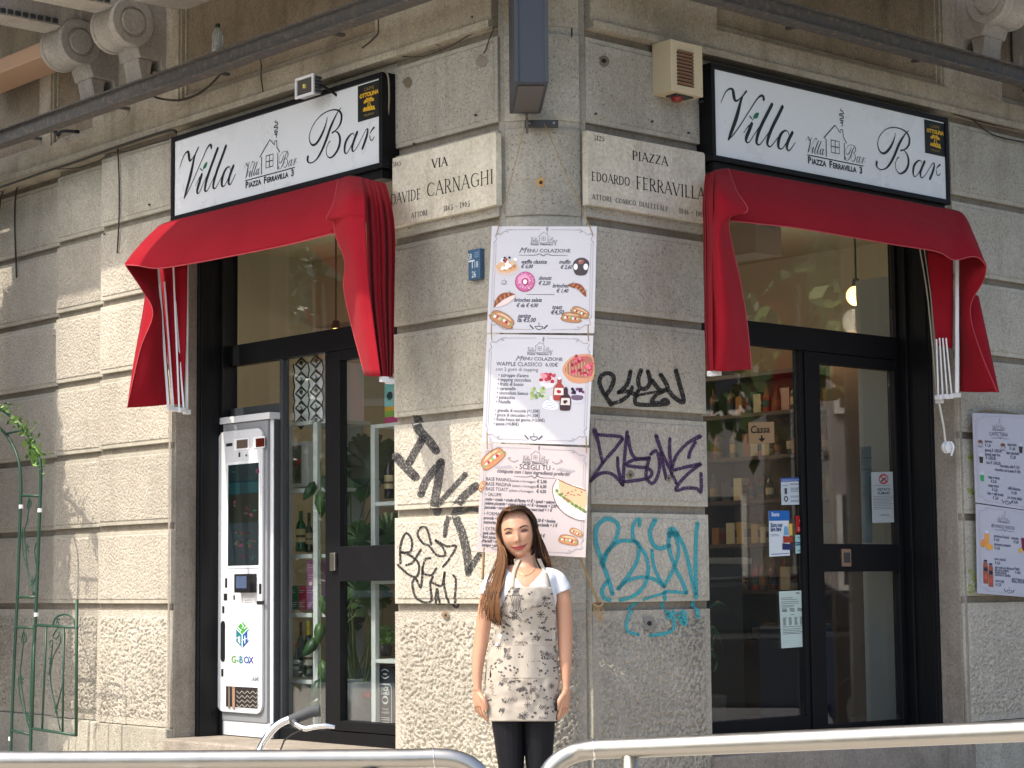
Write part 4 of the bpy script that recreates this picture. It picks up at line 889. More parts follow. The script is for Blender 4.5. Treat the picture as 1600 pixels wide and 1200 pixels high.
# cords and pulley of the right awning
mb = MB()
mb.tube([PT(FR, 1437, 388, .06), PT(FR, 1450, 470, .055), PT(FR, 1464, 625, .05)], .004, ink(150, 145, 130), 6)
mb.tube([PT(FR, 1444, 389, .06), PT(FR, 1456, 480, .055), PT(FR, 1466, 622, .05)], .003, ink(150, 145, 130), 6)
mb.tube([PT(FR, 1467, 628, .05), PT(FR, 1474, 665, .04), PT(FR, 1477, 690, .035)], .006, ink(205, 205, 195), 6); mb.obj('cord', awn_r)
mb = MB(); p = PT(FR, 1479, 699, .02); mb.lathe(p - FR.z * .012, FR.z, [(.001, 0), (.034, 0), (.036, .012), (.028, .016), (.030, .026), (.036, .030), (.033, .036), (.001, .038)], M_white, 20)
mb.tube([p + FR.p(0, .03, .03) - FR.o, p + FR.p(.005, 0, .045) - FR.o, p + FR.p(0, -.05, .03) - FR.o], .006, M_white, 6); mb.obj('pulley', awn_r)

# ------------------------------------------------------------------ menu boards
IN = ink(84, 82, 90); IN2 = ink(56, 58, 68)
def board(lab, corners, Y, F=None, tint=(236, 234, 238), th=.006):
    if F is None: q = [Vector((0, 0, CAM_H)) + view_ray(x, y) * (yy / view_ray(x, y).y) for (x, y), yy in zip(corners, Y)]
    else: q = [PT(F, x, y, d_) for (x, y), d_ in zip(corners, Y)]
    TL, TR, BR, BL = q; n = (TR - TL).cross(TL - BL).normalized()
    o = thing('menu_board', lab, 'menu board', (BL + BR) / 2)
    mb = MB(); V = [BL, BR, TR, TL]
    mb.add(V + [v - n * th for v in V], [(0, 1, 2, 3), (7, 6, 5, 4), (0, 4, 5, 1), (1, 5, 6, 2), (2, 6, 7, 3), (3, 7, 4, 0)], plain('board_%d_%d' % tint[:2], tuple((c / 255) ** 2.2 * .74 for c in tint), .4))
    mb.obj('panel', o)
    def f(x, y, e=.0012):
        a = BL + (BR - BL) * x; b = TL + (TR - TL) * x; return a + (b - a) * y + n * e
    # ornamental frame
    mb = MB(); G = ink(168, 162, 166)
    for p in ([(.03, .14), (.03, .86)], [(.97, .14), (.97, .86)], [(.14, .965), (.46, .97)], [(.56, .97), (.86, .965)], [(.14, .035), (.42, .03)], [(.60, .03), (.86, .035)], [(.05, .16), (.05, .84)], [(.95, .16), (.95, .84)]):
        mb.ribbon(f, p, .004, G, smooth=False)
    for sx in (0, 1):
        for sy in (0, 1):
            gg = lambda x, y: f(x if not sx else 1 - x, y if not sy else 1 - y)
            mb.ribbon(gg, [(.025, .16, .006), (.05, .12, .008), (.035, .09, .006), (.06, .07, .007), (.09, .075, .007), (.13, .045, .006), (.16, .06, .006), (.14, .035, .005), (.19, .03, .004)], .005, G)
    ft = lambda x, y: f(.5 + (x) * 1, y)
    mb.ribbon(f, [(.45, .055), (.465, .035), (.49, .03), (.51, .04), (.515, .06), (.445, .06)], .007, IN); mb.ribbon(f, [(.40, .07), (.43, .04)], .012, IN); mb.ribbon(f, [(.56, .07), (.53, .04)], .012, IN); mb.ribbon(f, [(.48, .07), (.485, .085), (.475, .095)], .005, IN)
    mb.obj('ornament', o, recalc=False, kind='stuff')
    return o, f
LGW = HB[2] - HB[0]
def small_logo(mb, f, cx, y0, w):
    k = w / (BAR and (sb1[0] - sv0[0])); x0 = (sv0[0] + sb1[0]) / 2; yb = HOUSE[-1][0][1]
    g = lambda x, y: f(cx + (x - x0) * k, y0 + (y - yb) * k)
    logo(mb, g, IN)
def flourish(mb, f, cx, y, w): mb.ribbon(f, [(cx - w, y, .003), (cx - w * .35, y, .005), (cx - w * .15, y + .012, .006), (cx, y - .006, .008), (cx + w * .15, y + .012, .006), (cx + w * .35, y, .005), (cx + w, y, .003)], .003, IN)
BR1, BR2, BR3, CRM, WHT, DKB = ink(150, 84, 52), ink(188, 132, 92), ink(112, 70, 52), ink(218, 190, 150), ink(248, 246, 244), ink(60, 44, 40)
PNK, PNK2, GRN, RED, BERRY, YEL = ink(206, 110, 158), ink(228, 160, 192), ink(150, 176, 100), ink(178, 40, 60), ink(60, 52, 92), ink(228, 190, 90)
def croissant(mb, f, cx, cy, s, rot):
    c, sn = math.cos(rot), math.sin(rot); g = lambda x, y, e=0: f(cx + (x * c - y * sn) * s, cy + (x * sn + y * c) * s, .0016 + e)
    mb.poly(g, [(-1, -.25), (-.6, .2), (0, .42), (.6, .2), (1, -.25), (.5, -.22), (0, -.05), (-.5, -.22)], BR1, 4)
    for x in (-.55, -.2, .18, .52): mb.ribbon(lambda a, b: g(a, b, .0005), [(x - .08, -.16, .03), (x, .05, .12), (x + .05, .26, .03)], .05, BR2)
    for x in (-.72, -.38, 0, .36, .7): mb.ribbon(lambda a, b: g(a, b, .0009), [(x - .06, -.22, .02), (x, .05, .05), (x + .04, .28, .02)], .03, BR3)
def sandwich(mb, f, cx, cy, s, rot, long=1.0):
    c, sn = math.cos(rot), math.sin(rot); g = lambda x, y, e=0: f(cx + (x * long * c - y * sn) * s, cy + (x * long * sn + y * c) * s, .0016 + e)
    mb.poly(g, [(-1, -.1), (-.9, -.4), (0, -.5), (.9, -.4), (1, -.1)], BR2, 4)
    for i in range(9): mb.blob(lambda a, b: g(a, b, .0005), -.85 + i * .21, -.05 + random.uniform(-.05, .05), .14, .13, (GRN, WHT, RED, CRM)[i % 4], random.random(), 8, .2)
    mb.poly(lambda a, b: g(a, b, .0009), [(-1, 0), (-.85, .32), (-.3, .48), (.4, .46), (.9, .28), (1, 0), (0, .1)], BR2, 4)
    mb.poly(lambda a, b: g(a, b, .0013), [(-.7, .18), (-.2, .38), (.5, .34), (.7, .2), (0, .22)], CRM, 3)
    mb.ribbon(lambda a, b: g(a, b, .0016), [(-1, 0), (-.85, .34), (-.3, .5), (.4, .48), (.9, .3), (1, 0), (.9, -.42), (0, -.52), (-.9, -.42), (-1, 0)], .03, BR3)
def cup(mb, f, cx, cy, s):
    g = lambda x, y: f(cx + x * s, cy + y * s)
    mb.ribbon(g, [(-.5, .4), (-.4, -.2), (0, -.4), (.4, -.2), (.5, .4), (-.5, .4)], .09, IN); mb.ribbon(g, [(.45, .2), (.8, .2), (.4, -.1)], .08, IN); mb.ribbon(g, [(-.9, -.4), (0, -.62), (.9, -.4)], .08, IN); mb.ribbon(g, [(0, .7), (.1, .9), (-.05, 1.1)], .07, IN)

o1, f1 = board('white breakfast menu board with doughnut and croissant drawings, uppermost on the rounded corner', [(768.5, 353.5), (932.4, 354), (928.5, 520.5), (760.6, 519.8)], [9.70, 9.70, 9.69, 9.69])
def nb(X, Y): return (X - 155) / 1047, 1 - (Y - 85) / 1053
mb = MB(); ml = MB()
small_logo(ml, f1, .50, .845, .26)
text(ml, f1, 'M', .265, .75, .075, IN, shear=.4, sx=1.1); text(ml, f1, 'ENU COLAZIONE', .345, .755, .047, IN, sx=1.1, bold=.01); flourish(ml, f1, .50, .728, .23)
for s, X, Y, sz in (('waffle classica', 460, 455, .042), ('€ 6,00', 460, 500, .04), ('muffin', 835, 455, .042), ('€ 2,60', 850, 505, .04), ('donuts', 638, 615, .042), ('€ 2,20', 638, 665, .04), ('brioches', 778, 690, .042), ('€ 1,40', 818, 740, .04), ('brioches salata', 405, 832, .042), ('€ da € 4,00', 430, 885, .04), ('toast', 780, 902, .044), ('€4,50', 770, 955, .048), ('panino', 452, 988, .042), ('da €5,00', 442, 1032, .046)):
    x, y = nb(X, Y); text(ml, f1, s, x, y, sz * 1.25, ink(70, 70, 84), shear=.35, sx=.83, bold=.02)
ml.ribbon(f1, [nb(530, 760), nb(800, 760)], .004, IN, smooth=False)
e1 = lambda x, y: f1(x, y, .0014)
x, y = nb(320, 470); mb.blob(e1, x, y - .03, .117, .07, ink(215, 196, 190)); mb.blob(lambda a, b: f1(a, b, .0018), x, y - .02, .10, .055, ink(222, 178, 128), 0, 20, .1)
for i in range(16): mb.blob(lambda a, b: f1(a, b, .0022 + i * .00005), x + random.uniform(-.075, .08), y + random.uniform(-.04, .06), .02, .018, (CRM, WHT, BR2, WHT)[i % 4], 0, 7, .2)
for i in range(5): mb.blob(lambda a, b: f1(a, b, .0032), x + random.uniform(-.03, .03), y + .04 + random.uniform(-.01, .03), .012, .012, (DKB, RED)[i % 2], 0, 7)
x, y = nb(508, 635); mb.blob(e1, x, y, .095, .096, ink(176, 78, 128), 0, 24); mb.blob(lambda a, b: f1(a, b, .0018), x, y + .004, .086, .086, PNK, 0, 24, .03); mb.blob(lambda a, b: f1(a, b, .0020), x - .01, y + .02, .058, .05, PNK2, 0, 20, .05); mb.blob(lambda a, b: f1(a, b, .0022), x, y, .034, .036, ink(170, 60, 110), 0, 14); mb.blob(lambda a, b: f1(a, b, .0024), x, y, .019, .023, WHT, 0, 12)
for i in range(22): t = random.uniform(0, 6.28); q = random.uniform(.04, .08); mb.ribbon(lambda a, b: f1(a, b, .0026), [(x + q * math.cos(t), y + q * math.sin(t)), (x + q * math.cos(t) + .009, y + q * math.sin(t) + .005)], .004, WHT, smooth=False)
x, y = nb(1055, 480); mb.poly(e1, [(x - .07, y + .04), (x - .03, y + .075), (x + .03, y + .078), (x + .075, y + .04), (x + .07, y - .02), (x + .045, y - .08), (x - .045, y - .08), (x - .075, y - .01)], ink(74, 66, 68), 3)
mb.blob(lambda a, b: f1(a, b, .0018), x - .05, y - .005, .02, .03, WHT); mb.blob(lambda a, b: f1(a, b, .0018), x + .045, y - .005, .022, .03, WHT); mb.blob(lambda a, b: f1(a, b, .002), x, y + .04, .03, .022, ink(150, 96, 90), 0, 9, .2); mb.blob(lambda a, b: f1(a, b, .0022), x - .01, y + .05, .012, .008, ink(200, 150, 140))
cup(ml, f1, *nb(300, 640), .035)
croissant(mb, f1, *nb(1035, 700), .105, -.55); croissant(mb, f1, *nb(300, 800), .115, .55); mb.poly(lambda a, b: f1(a, b, .003), [nb(235, 870), nb(330, 800), nb(410, 765), nb(405, 800), nb(330, 860), nb(250, 885)], ink(236, 214, 206), 3)
sandwich(mb, f1, *nb(300, 1005), .115, -.5)
for X, Y, sc in ((1060, 935, .085), (975, 985, .09)): sandwich(mb, f1, *nb(X, Y), sc, -.12 if Y > 950 else -.4, 1)
ml.obj('printed_lettering', o1, recalc=False, kind='stuff'); mb.obj('printed_food_drawings', o1, recalc=False, kind='stuff')

o2, f2_ = board('white waffle topping menu board with syrup bottle drawings, middle of the three on the corner', [(760.8, 522), (927.3, 524.3), (919.8, 695.5), (753, 690.5)], [9.69, 9.69, 9.67, 9.67])
def nb2(X, Y): return (X - 110) / 1080, 1 - (Y - 50) / 1105
ml = MB(); mb = MB(); small_logo(ml, f2_, .505, .835, .245)
text(ml, f2_, 'M', .275, .757, .066, IN, shear=.4, sx=1.1); text(ml, f2_, 'ENU COLAZIONE', .345, .763, .043, IN, sx=1.1, bold=.01)
text(ml, f2_, 'WAFFLE CLASSICO  6.00€', .10, .708, .052, IN2, sx=.98); text(ml, f2_, 'con 2 gusti di topping', .095, .662, .045, ink(110, 108, 116), sx=1.02)
for i, s in enumerate(("sciroppo d'acero", 'topping cioccolato', 'frutti di bosco', 'caramello', 'cioccolato bianco', 'pistacchio', 'Nutella')):
    text(ml, f2_, '• ' + s, .125 - i * .002, .606 - i * .0408, .045, ink(74, 74, 84), sx=.85, bold=.01)
for i, s in enumerate(('granella di nocciola (+1,50€)', 'gocce di cioccolato (+1,50€)', 'frutta fresca del giorno (+3,00€)', 'panna (+0,80€)')):
    text(ml, f2_, '• ' + s, .11 - i * .003, .282 - i * .0412, .042, ink(74, 74, 84), sx=.82, bold=.01)
E2 = lambda k: (lambda a, b: f2_(a, b, .0012 + .0004 * k))
x, y = nb2(1060, 400); mb.poly(E2(0), [(x + .13, y + .11), (x + .06, y + .145), (x - .06, y + .125), (x - .14, y + .05), (x - .15, y - .03), (x - .05, y - .12), (x + .13, y - .09)], ink(214, 152, 112), 3); mb.poly(E2(1), [(x + .12, y + .10), (x + .05, y + .125), (x - .06, y + .105), (x - .125, y + .03), (x - .12, y - .03), (x - .02, y - .07), (x + .12, y - .05)], ink(170, 112, 92), 3)
for i in range(9): mb.ribbon(E2(2), [(x - .12 + i * .028, y + .09 - abs(i - 4) * .01), (x - .11 + i * .028, y - .06)], .006, ink(226, 180, 140), smooth=False)
for i in range(34): mb.blob(E2(3 + i * .05), x + random.uniform(-.07, .12), y + random.uniform(-.05, .12), .02, .015, (ink(190, 60, 82), ink(226, 120, 138), ink(150, 30, 58), ink(210, 90, 105))[i % 4], random.random() * 3, 8, .2)
x, y = nb2(745, 510); mb.blob(E2(0), x, y - .02, .075, .06, ink(228, 224, 226)); mb.blob(E2(1), x, y + .02, .078, .05, ink(216, 200, 202))
for i in range(16): mb.blob(E2(2 + i * .05), x + random.uniform(-.06, .06), y + .02 + random.uniform(-.035, .045), .02, .017, (RED, ink(196, 70, 88), ink(228, 150, 156))[i % 3], 0, 8, .2)
x, y = nb2(665, 640)
for i in range(26): mb.blob(E2(1 + i * .05), x + random.uniform(-.07, .07), y + random.uniform(-.05, .05), .017, .014, (GRN, ink(182, 200, 140), ink(120, 146, 84), ink(206, 216, 180))[i % 4], random.random() * 3, 8, .15)
for X, Y, bc, lc, cap_ in ((865, 610, ink(168, 66, 56), ink(236, 226, 216), WHT), (935, 710, ink(66, 44, 48), ink(226, 212, 206), ink(60, 46, 60))):
    x, y = nb2(X, Y); mb.poly(E2(3), [(x - .018, y + .105), (x + .018, y + .105), (x + .02, y + .06), (x + .052, y + .02), (x + .05, y - .08), (x + .03, y - .095), (x - .03, y - .095), (x - .05, y - .08), (x - .052, y + .02), (x - .02, y + .06)], bc, 2)
    mb.poly(E2(4), [(x - .04, y + .02), (x + .04, y + .02), (x + .045, y - .045), (x - .045, y - .045)], lc); mb.blob(E2(5), x, y - .015, .018, .017, RED if X == 865 else DKB, 0, 10, .3); mb.blob(E2(5), x, y + .108, .014, .012, cap_)
x, y = nb2(1050, 660); mb.poly(E2(1), [(x - .06, y + .03), (x + .065, y + .03), (x + .05, y - .06), (x - .045, y - .06)], ink(214, 210, 220), 2); mb.poly(E2(2), [(x - .05, y - .0), (x + .055, y - .0), (x + .045, y - .04), (x - .04, y - .04)], ink(110, 90, 112), 2)
for i in range(14): mb.blob(E2(3), x + random.uniform(-.05, .055), y + .03 + random.uniform(-.015, .03), .014, .013, (BERRY, ink(48, 50, 74), ink(130, 60, 96))[i % 3], 0, 8)
x, y = nb2(785, 745); mb.poly(E2(1), [(x - .075, y - .035), (x - .05, y + .02), (x - .01, y + .03), (x, y + .07), (x + .03, y + .03), (x + .07, y - .01), (x + .065, y - .05), (x, y - .06)], ink(250, 250, 252), 3)
for i in range(4): mb.ribbon(E2(2), [(x - .06 + i * .01, y - .035 + i * .022), (x, y - .045 + i * .024), (x + .055 - i * .012, y - .02 + i * .02)], .006, ink(170, 172, 190))
ml.obj('printed_lettering', o2, recalc=False, kind='stuff'); mb.obj('printed_food_drawings', o2, recalc=False, kind='stuff')

o3, f3 = board('pinkish sandwich menu board headed Scegli Tu, lowest of the three and behind the woman', [(752.7, 691.8), (921.3, 699.5), (915, 871), (745, 862)], [9.67, 9.67, 9.65, 9.65], tint=(228, 214, 212))
def nb3(X, Y): xx = (X - 70) / 1065; return xx, 1 - (Y - 10 - 45 * xx) / 1080
ml = MB(); mb = MB(); small_logo(ml, f3, .505, .85, .25)
text(ml, f3, '- SCEGLI TU -', .50, .775, .068, IN2, 'CENTER', sx=.9); text(ml, f3, 'componi con i tuoi ingredienti preferiti!', .49, .733, .050, ink(90, 84, 90), 'CENTER', shear=.3, sx=.84, bold=.015); flourish(ml, f3, .5, .705, .19)
for i, (s, t, p) in enumerate((('BASE PANINO', '(salumi e formaggio)', '€ 5,00'), ('BASE PIADINA', '(salumi e formaggio)', '€ 6,00'), ('BASE TOAST', '(salumi e formaggio)', '€ 4,50'))):
    y = .655 - i * .045; text(ml, f3, s, .055, y, .046, IN2, sx=.80); text(ml, f3, t, .285 + (.012 if i == 1 else -.015 if i == 2 else 0), y, .032, IN2, sx=.86); text(ml, f3, p, .525, y, .042, IN2, sx=.8, bold=.02)
for y, s, big in ((.515, '• SALUMI', 1), (.473, 'cotto • crudo • crudo di Parma +1 € • speck • salame', 0), (.436, 'salame piccante • coppa • n’duja +1 € • bresaola + 2,00 €', 0), (.398, 'pancetta • mortadella • porchetta • roast beef + 1 €', 0),
                  (.338, '• FORMAGGI', 1), (.30, 'provola • brie • edamer • gorgonzola + 0,50 € • fontina', 0), (.262, 'scamorza • bufala • mozzarella + 2 € • stracciatella + 2 €', 0),
                  (.20, '• EXTRA', 1), (.162, 'patè olive • salse • maionese • ketchup + 0,50 €', 0), (.126, 'fiori zucca • rucola • insalata + 1 €', 0), (.09, 'friarielli • melanzane • zucchine + 0,50 €', 0), (.053, 'senape • olive • funghi • pomodori secchi + 1 €', 0)):
    text(ml, f3, s, .055 - (.5 - y) * .03, y, .046 if big else .042, IN2, shear=0 if big else .3, sx=.8 if big else .70, bold=0 if big else .02)
E3 = lambda k: (lambda a, b: f3(a, b, .0012 + .0004 * k))
sandwich(mb, f3, .105, .86, .125, .72, .95); sandwich(mb, f3, .02, .60, .05, 1.2)
mb.poly(E3(0), [nb3(820, 370), nb3(790, 480), nb3(830, 600), nb3(900, 690), nb3(1000, 745), nb3(1115, 770), nb3(1112, 480), nb3(960, 420)], ink(240, 236, 232), 3)
mb.poly(E3(1), [nb3(850, 375), nb3(960, 425), nb3(1112, 480), nb3(1112, 665), nb3(1000, 630), nb3(900, 560), nb3(850, 470)], ink(214, 176, 138), 3)
for i in range(12): mb.blob(E3(2), *nb3(random.uniform(870, 1090), random.uniform(440, 610)), .009, .006, ink(140, 88, 66), 0, 7, .2)
for i in range(30):
    t = i / 29; X = 825 + 285 * t; Y = 470 + 215 * t ** .75; mb.blob(E3(3), *nb3(X, Y + random.uniform(-8, 14)), .017, .014, (GRN, ink(116, 134, 84), ink(214, 206, 160), ink(200, 90, 100) if .15 < t < .4 else GRN)[i % 4], random.random() * 3, 8, .2)
mb.ribbon(E3(4), [nb3(820, 370), nb3(785, 470), nb3(830, 620), nb3(920, 710), nb3(1020, 760), nb3(1112, 778)], .006, BR3); mb.ribbon(E3(4), [nb3(835, 372), nb3(960, 425), nb3(1112, 480)], .006, BR3)
sandwich(mb, f3, *nb3(960, 965), .085, -.15); sandwich(mb, f3, *nb3(1035, 890), .06, -.4)
for sx in (1, -1):
    for i in range(5): mb.ribbon(E3(1), [(.5 + sx * (.20 + i * .03), .775 - i * .004, .002), (.5 + sx * (.225 + i * .03), .795 - i * .004, .016), (.5 + sx * (.255 + i * .03), .80 - i * .004, .002)], .01, ink(176, 170, 176))
    mb.ribbon(E3(1), [(.5 + sx * .16, .855), (.5 + sx * .20, .84), (.5 + sx * .25, .865), (.5 + sx * .23, .875)], .007, ink(150, 140, 146))
ml.obj('printed_lettering', o3, recalc=False, kind='stuff'); mb.obj('printed_food_drawings', o3, recalc=False, kind='stuff')

o4, f4 = board('white coffee menu board headed Caffetteria tied with string on the right pier', [(1520, 645), (1620, 649), (1624, 800), (1525, 785)], [.05, .05, .04, .04], FR, tint=(205, 208, 222))
o5, f5 = board('white cold drinks menu board hanging below the coffee menu on the right pier', [(1525.5, 787), (1624, 801), (1628, 935), (1528, 927)], [.04, .04, .035, .035], FR, tint=(205, 208, 222))
def n4(X, Y): return (X - 90) / 790, 1 - (Y - 80) / 1090
def n5(X, Y): return (X - 125) / 770, 1 - (Y - 50) / 1100
DB = ink(70, 76, 100)
ml = MB(); mb = MB(); small_logo(ml, f4, n4(395, 0)[0], n4(0, 262)[1], .20)
text(ml, f4, 'CAFFETTERIA', *n4(275, 345), .062, DB, sx=.78); flourish(ml, f4, n4(410, 0)[0], n4(0, 370)[1], .14)
for s, X, Y in (('espresso', 218, 430), ('€ 1,20', 222, 480), ('ginseng € 1,50/2,00', 218, 537), ('ginseng sugar free', 218, 585), ('€ 1,50/2,00', 226, 632), ('orzo € 1,50/2,00', 226, 685), ('cappuccino', 495, 448), ('€ 1,80', 522, 498), ('latte macchiato', 482, 548), ('€ 2,20', 528, 595), ('cioccolata calda € 3,50', 400, 708), ('cioccolata con la panna € 4,00', 330, 758), ('latte e menta', 250, 858), ('€ 2,50', 280, 905), ('acqua tonica', 242, 955), ('€ 2,50', 288, 1003), ('latte + caffè freddo', 230, 1052), ('€ 2,50', 295, 1100), ('caffè shakerato', 485, 960), ('€ 3,00', 528, 1010), ('con crema baileys', 475, 1068), ('€ 4,00', 535, 1115)):
    text(ml, f4, s, *n4(X, Y), .047, DB, sx=.70, bold=.02)
e4 = lambda a, b: f4(a, b, .0016)
for X, Y in ((165, 460), (440, 480)): cup(ml, f4, *n4(X, Y), .05); mb.blob(e4, *n4(X, Y - 35), .038, .018, ink(120, 84, 60))
for X, Y, c in ((168, 640, DKB), (172, 860, ink(50, 150, 90)), (662, 480, DKB)): x, y = n4(X, Y); mb.poly(e4, [(x - .035, y + .07), (x + .035, y + .07), (x + .025, y - .045), (x - .025, y - .045)], ink(190, 196, 206)); mb.poly(lambda a, b: f4(a, b, .002), [(x - .032, y + .03), (x + .032, y + .03), (x + .023, y - .04), (x - .023, y - .04)], c)
ml.obj('printed_lettering', o4, recalc=False, kind='stuff'); mb.obj('printed_drink_drawings', o4, recalc=False, kind='stuff')
ml = MB(); mb = MB(); small_logo(ml, f5, n5(448, 0)[0], n5(0, 225)[1], .20)
text(ml, f5, 'BEVANDE FREDDE', *n5(295, 315), .056, DB, sx=.80, shear=.2); flourish(ml, f5, n5(455, 0)[0], n5(0, 340)[1], .15)
for s, X, Y in (('spremuta d’arancia', 325, 435), ('€ 4,00', 325, 482), ('spremuta pompelmo', 325, 537), ('€ 4,50', 330, 585), ('smoothie', 535, 435), ('€ 5,00', 560, 482), ('succo naturali', 325, 720), ('€ 3,50', 330, 770), ('pera mela ace albicocca', 328, 822), ('alla pesca intensa', 328, 855), ('ananas arancia', 328, 885), ('pomodoro condito', 328, 915), ('succo yoga', 330, 990), ('€ 3,20', 335, 1040), ('frappè', 565, 815), ('€ 4,00', 572, 865), ('gusti: fragola, panna', 528, 950), ('menta, nocciola, fior di latte', 528, 980)):
    text(ml, f5, s, *n5(X, Y), .046, DB, sx=.68, bold=.02)
e5 = lambda a, b: f5(a, b, .0016)
x, y = n5(240, 480); mb.poly(e5, [(x - .035, y + .07), (x + .035, y + .07), (x + .03, y - .08), (x - .03, y - .08)], ink(224, 150, 70)); mb.blob(lambda a, b: f5(a, b, .002), *n5(192, 530), .035, .045, ink(214, 140, 70)); mb.blob(lambda a, b: f5(a, b, .0024), *n5(268, 565), .055, .035, ink(226, 160, 76)); mb.blob(e5, x, y + .09, .03, .02, ink(190, 204, 220))
for X, Y in ((217, 880), (278, 915)): x, y = n5(X, Y); mb.poly(lambda a, b: f5(a, b, .002), [(x - .03, y + .11), (x + .03, y + .11), (x + .036, y + .06), (x + .036, y - .13), (x - .036, y - .13), (x - .036, y + .06)], ink(150, 84, 66)); mb.blob(lambda a, b: f5(a, b, .0024), x, y + .125, .03, .012, ink(40, 50, 80)); mb.blob(lambda a, b: f5(a, b, .0026), x, y + .03, .03, .025, ink(40, 44, 60)); mb.blob(lambda a, b: f5(a, b, .0026), x, y - .06, .03, .03, ink(190, 80, 60))
x, y = n5(690, 490); mb.poly(e5, [(x - .045, y + .08), (x + .05, y + .08), (x + .045, y - .07), (x - .035, y - .07)], ink(110, 30, 60)); mb.blob(lambda a, b: f5(a, b, .002), *n5(645, 565), .035, .03, ink(206, 170, 80))
ml.obj('printed_lettering', o5, recalc=False, kind='stuff'); mb.obj('printed_drink_drawings', o5, recalc=False, kind='stuff')

# strings
TW = plain('twine', (.32, .22, .11), .9)
def cord(name, pts, r, m, lab, cat='cord', group=None):
    mb = MB(); mb.tube(pts, r, m, 6); o = mb.obj(name, None, smooth=True, base=pts[-1]); tag(o, lab, cat, group); return o
def PY(x, y, Y): v = view_ray(x, y); return Vector((0, 0, CAM_H)) + v * (Y / v.y)
cord('string', [PY(820, 197, 9.75), PY(800, 275, 9.74), PY(778, 358, 9.69), PY(776, 366, 9.69)], .0022, TW, 'thin twine running from the small bracket down to the left corner of the top menu')
cord('string', [PY(850, 192, 9.75), PY(884, 270, 9.74), PY(923, 358, 9.69), PY(925, 366, 9.69)], .0022, TW, 'thin twine running from the small bracket down to the right corner of the top menu')
for i, (x, y) in enumerate(((768, 514), (919, 515), (761, 684), (916, 690))):
    mb = MB(); mb.tube([PY(x, y - 8, 9.66), PY(x, y + 6, 9.655), PY(x + .5, y + 18, 9.65)], .003, TW, 6)
    oo = mb.obj('string', None, base=PY(x, y, 9.66)); tag(oo, 'short string tie joining the %s menu boards at their %s edge' % (('top and middle', 'middle and lowest')[i // 2], ('left', 'right')[i % 2]), 'string')
cord('rope', [PY(903, 862, 9.66), PY(912, 885, 9.70), PY(926, 920, 9.76), PY(935, 943, 9.80)], .0055, TW, 'frayed brown rope from the lowest menu to a nail beside the turquoise tag', 'rope')
mb = MB()
for k in range(14):
    p = PY(935 + random.uniform(-8, 6), 946, 9.79); mb.tube([p, p + Vector((random.uniform(-.02, .02), 0, -.03)), p + Vector((random.uniform(-.03, .03), .01, -.05 - random.random() * .05))], .002, TW, 4)
mb.tube([PY(926, 942, 9.79), PY(935, 948, 9.77), PY(942, 943, 9.79), PY(935, 939, 9.79)], .005, TW, 6); tag(mb.obj('rope_knot', None, base=PY(935, 945, 9.79)), 'frayed rope knot over the joint left of the turquoise tag', 'rope')
cord('rope', [PY(756, 855, 9.655), PY(755, 880, 9.66), PY(754, 905, 9.67)], .007, TW, 'thick brown rope end hanging under the left side of the lowest menu', 'rope')
cord('string', [PT(FR, 1530, 660, .02), PT(FR, 1533, 642, .02), PT(FR, 1580, 645, .02), PT(FR, 1625, 660, .02)], .004, TW, 'twine loop tying the coffee menu to the right pier')

# ------------------------------------------------------------------ things on the corner above the menus
bx = Frame(PY(831, 129, 9.14), (math.cos(.045), math.sin(.045), 0), (0, 0, 1), (math.sin(.045), -math.cos(.045), 0))
o = thing('blade_sign', 'dark blue-grey metal box sign hanging edge-on from the rounded corner', 'sign', PY(840, 180, 9.7))
mb = MB(); mb.box(bx, -.075, .075, 0, 3.0, -.62, 0, plain('slate_blue_metal', (.038, .045, .058), .5, .2, 0, 0, .12, 3)); mb.obj('casing', o, bevel=.004)
mb = MB(); mb.box(bx, -.077, -.060, .002, 3.0, .001, .006, M_dkgrey); mb.box(bx, .060, .077, .002, 3.0, .001, .006, M_dkgrey); mb.box(bx, .0752, .0785, .002, 3.0, -.6, -.03, plain('grey_edge', (.25, .25, .25), .5, .5)); mb.obj('edge_trim', o, bevel=.001)
mb = MB(); mb.box(bx, -.06, .06, -.005, -.001, -.56, -.05, plain('box_underside', (.075, .07, .068), .7, 0, 0, 0, .3, 9)); mb.box(bx, .002, .014, -.1, -.006, -.61, -.585, M_beam); mb.obj('bottom_plate', o)
o = thing('wall_bracket', 'short dark flat iron bracket screwed to the corner under the hanging box sign', 'bracket', PY(846, 198, 9.77))
fb = Frame(PY(846, 193, 9.765), (1, 0, 0), (0, 0, 1), (0, -1, 0)); mb = MB(); mb.box(fb, -.082, .082, -.016, .016, -.03, .008, M_dkgrey); mb.obj('plate', o, bevel=.002)
mb = MB()
for x in (-.06, .06): mb.lathe(fb.p(x, 0, .0085), fb.z, [(.001, 0), (.008, 0), (.006, .005), (.001, .006)], M_steel, 8)
mb.obj('screw_heads', o, kind='stuff')
# nails and hooks
hk = MB()
for F, x, y in ((FL, 744, 28), (FL, 688, 70), (FR, 1092, 160)): p = PT(F, x, y, .0); hk.tube([p, p + F.z * .03], .006, M_dkgrey, 6)
for x, y in ((798, 62), (893, 57)):
    p = PY(x, y, 9.80); hk.tube([p, p + Vector((0, -.04, 0)), p + Vector((0, -.04, .03))], .005, M_dkgrey, 6)
hk.obj('wall_hooks', B, kind='stuff')
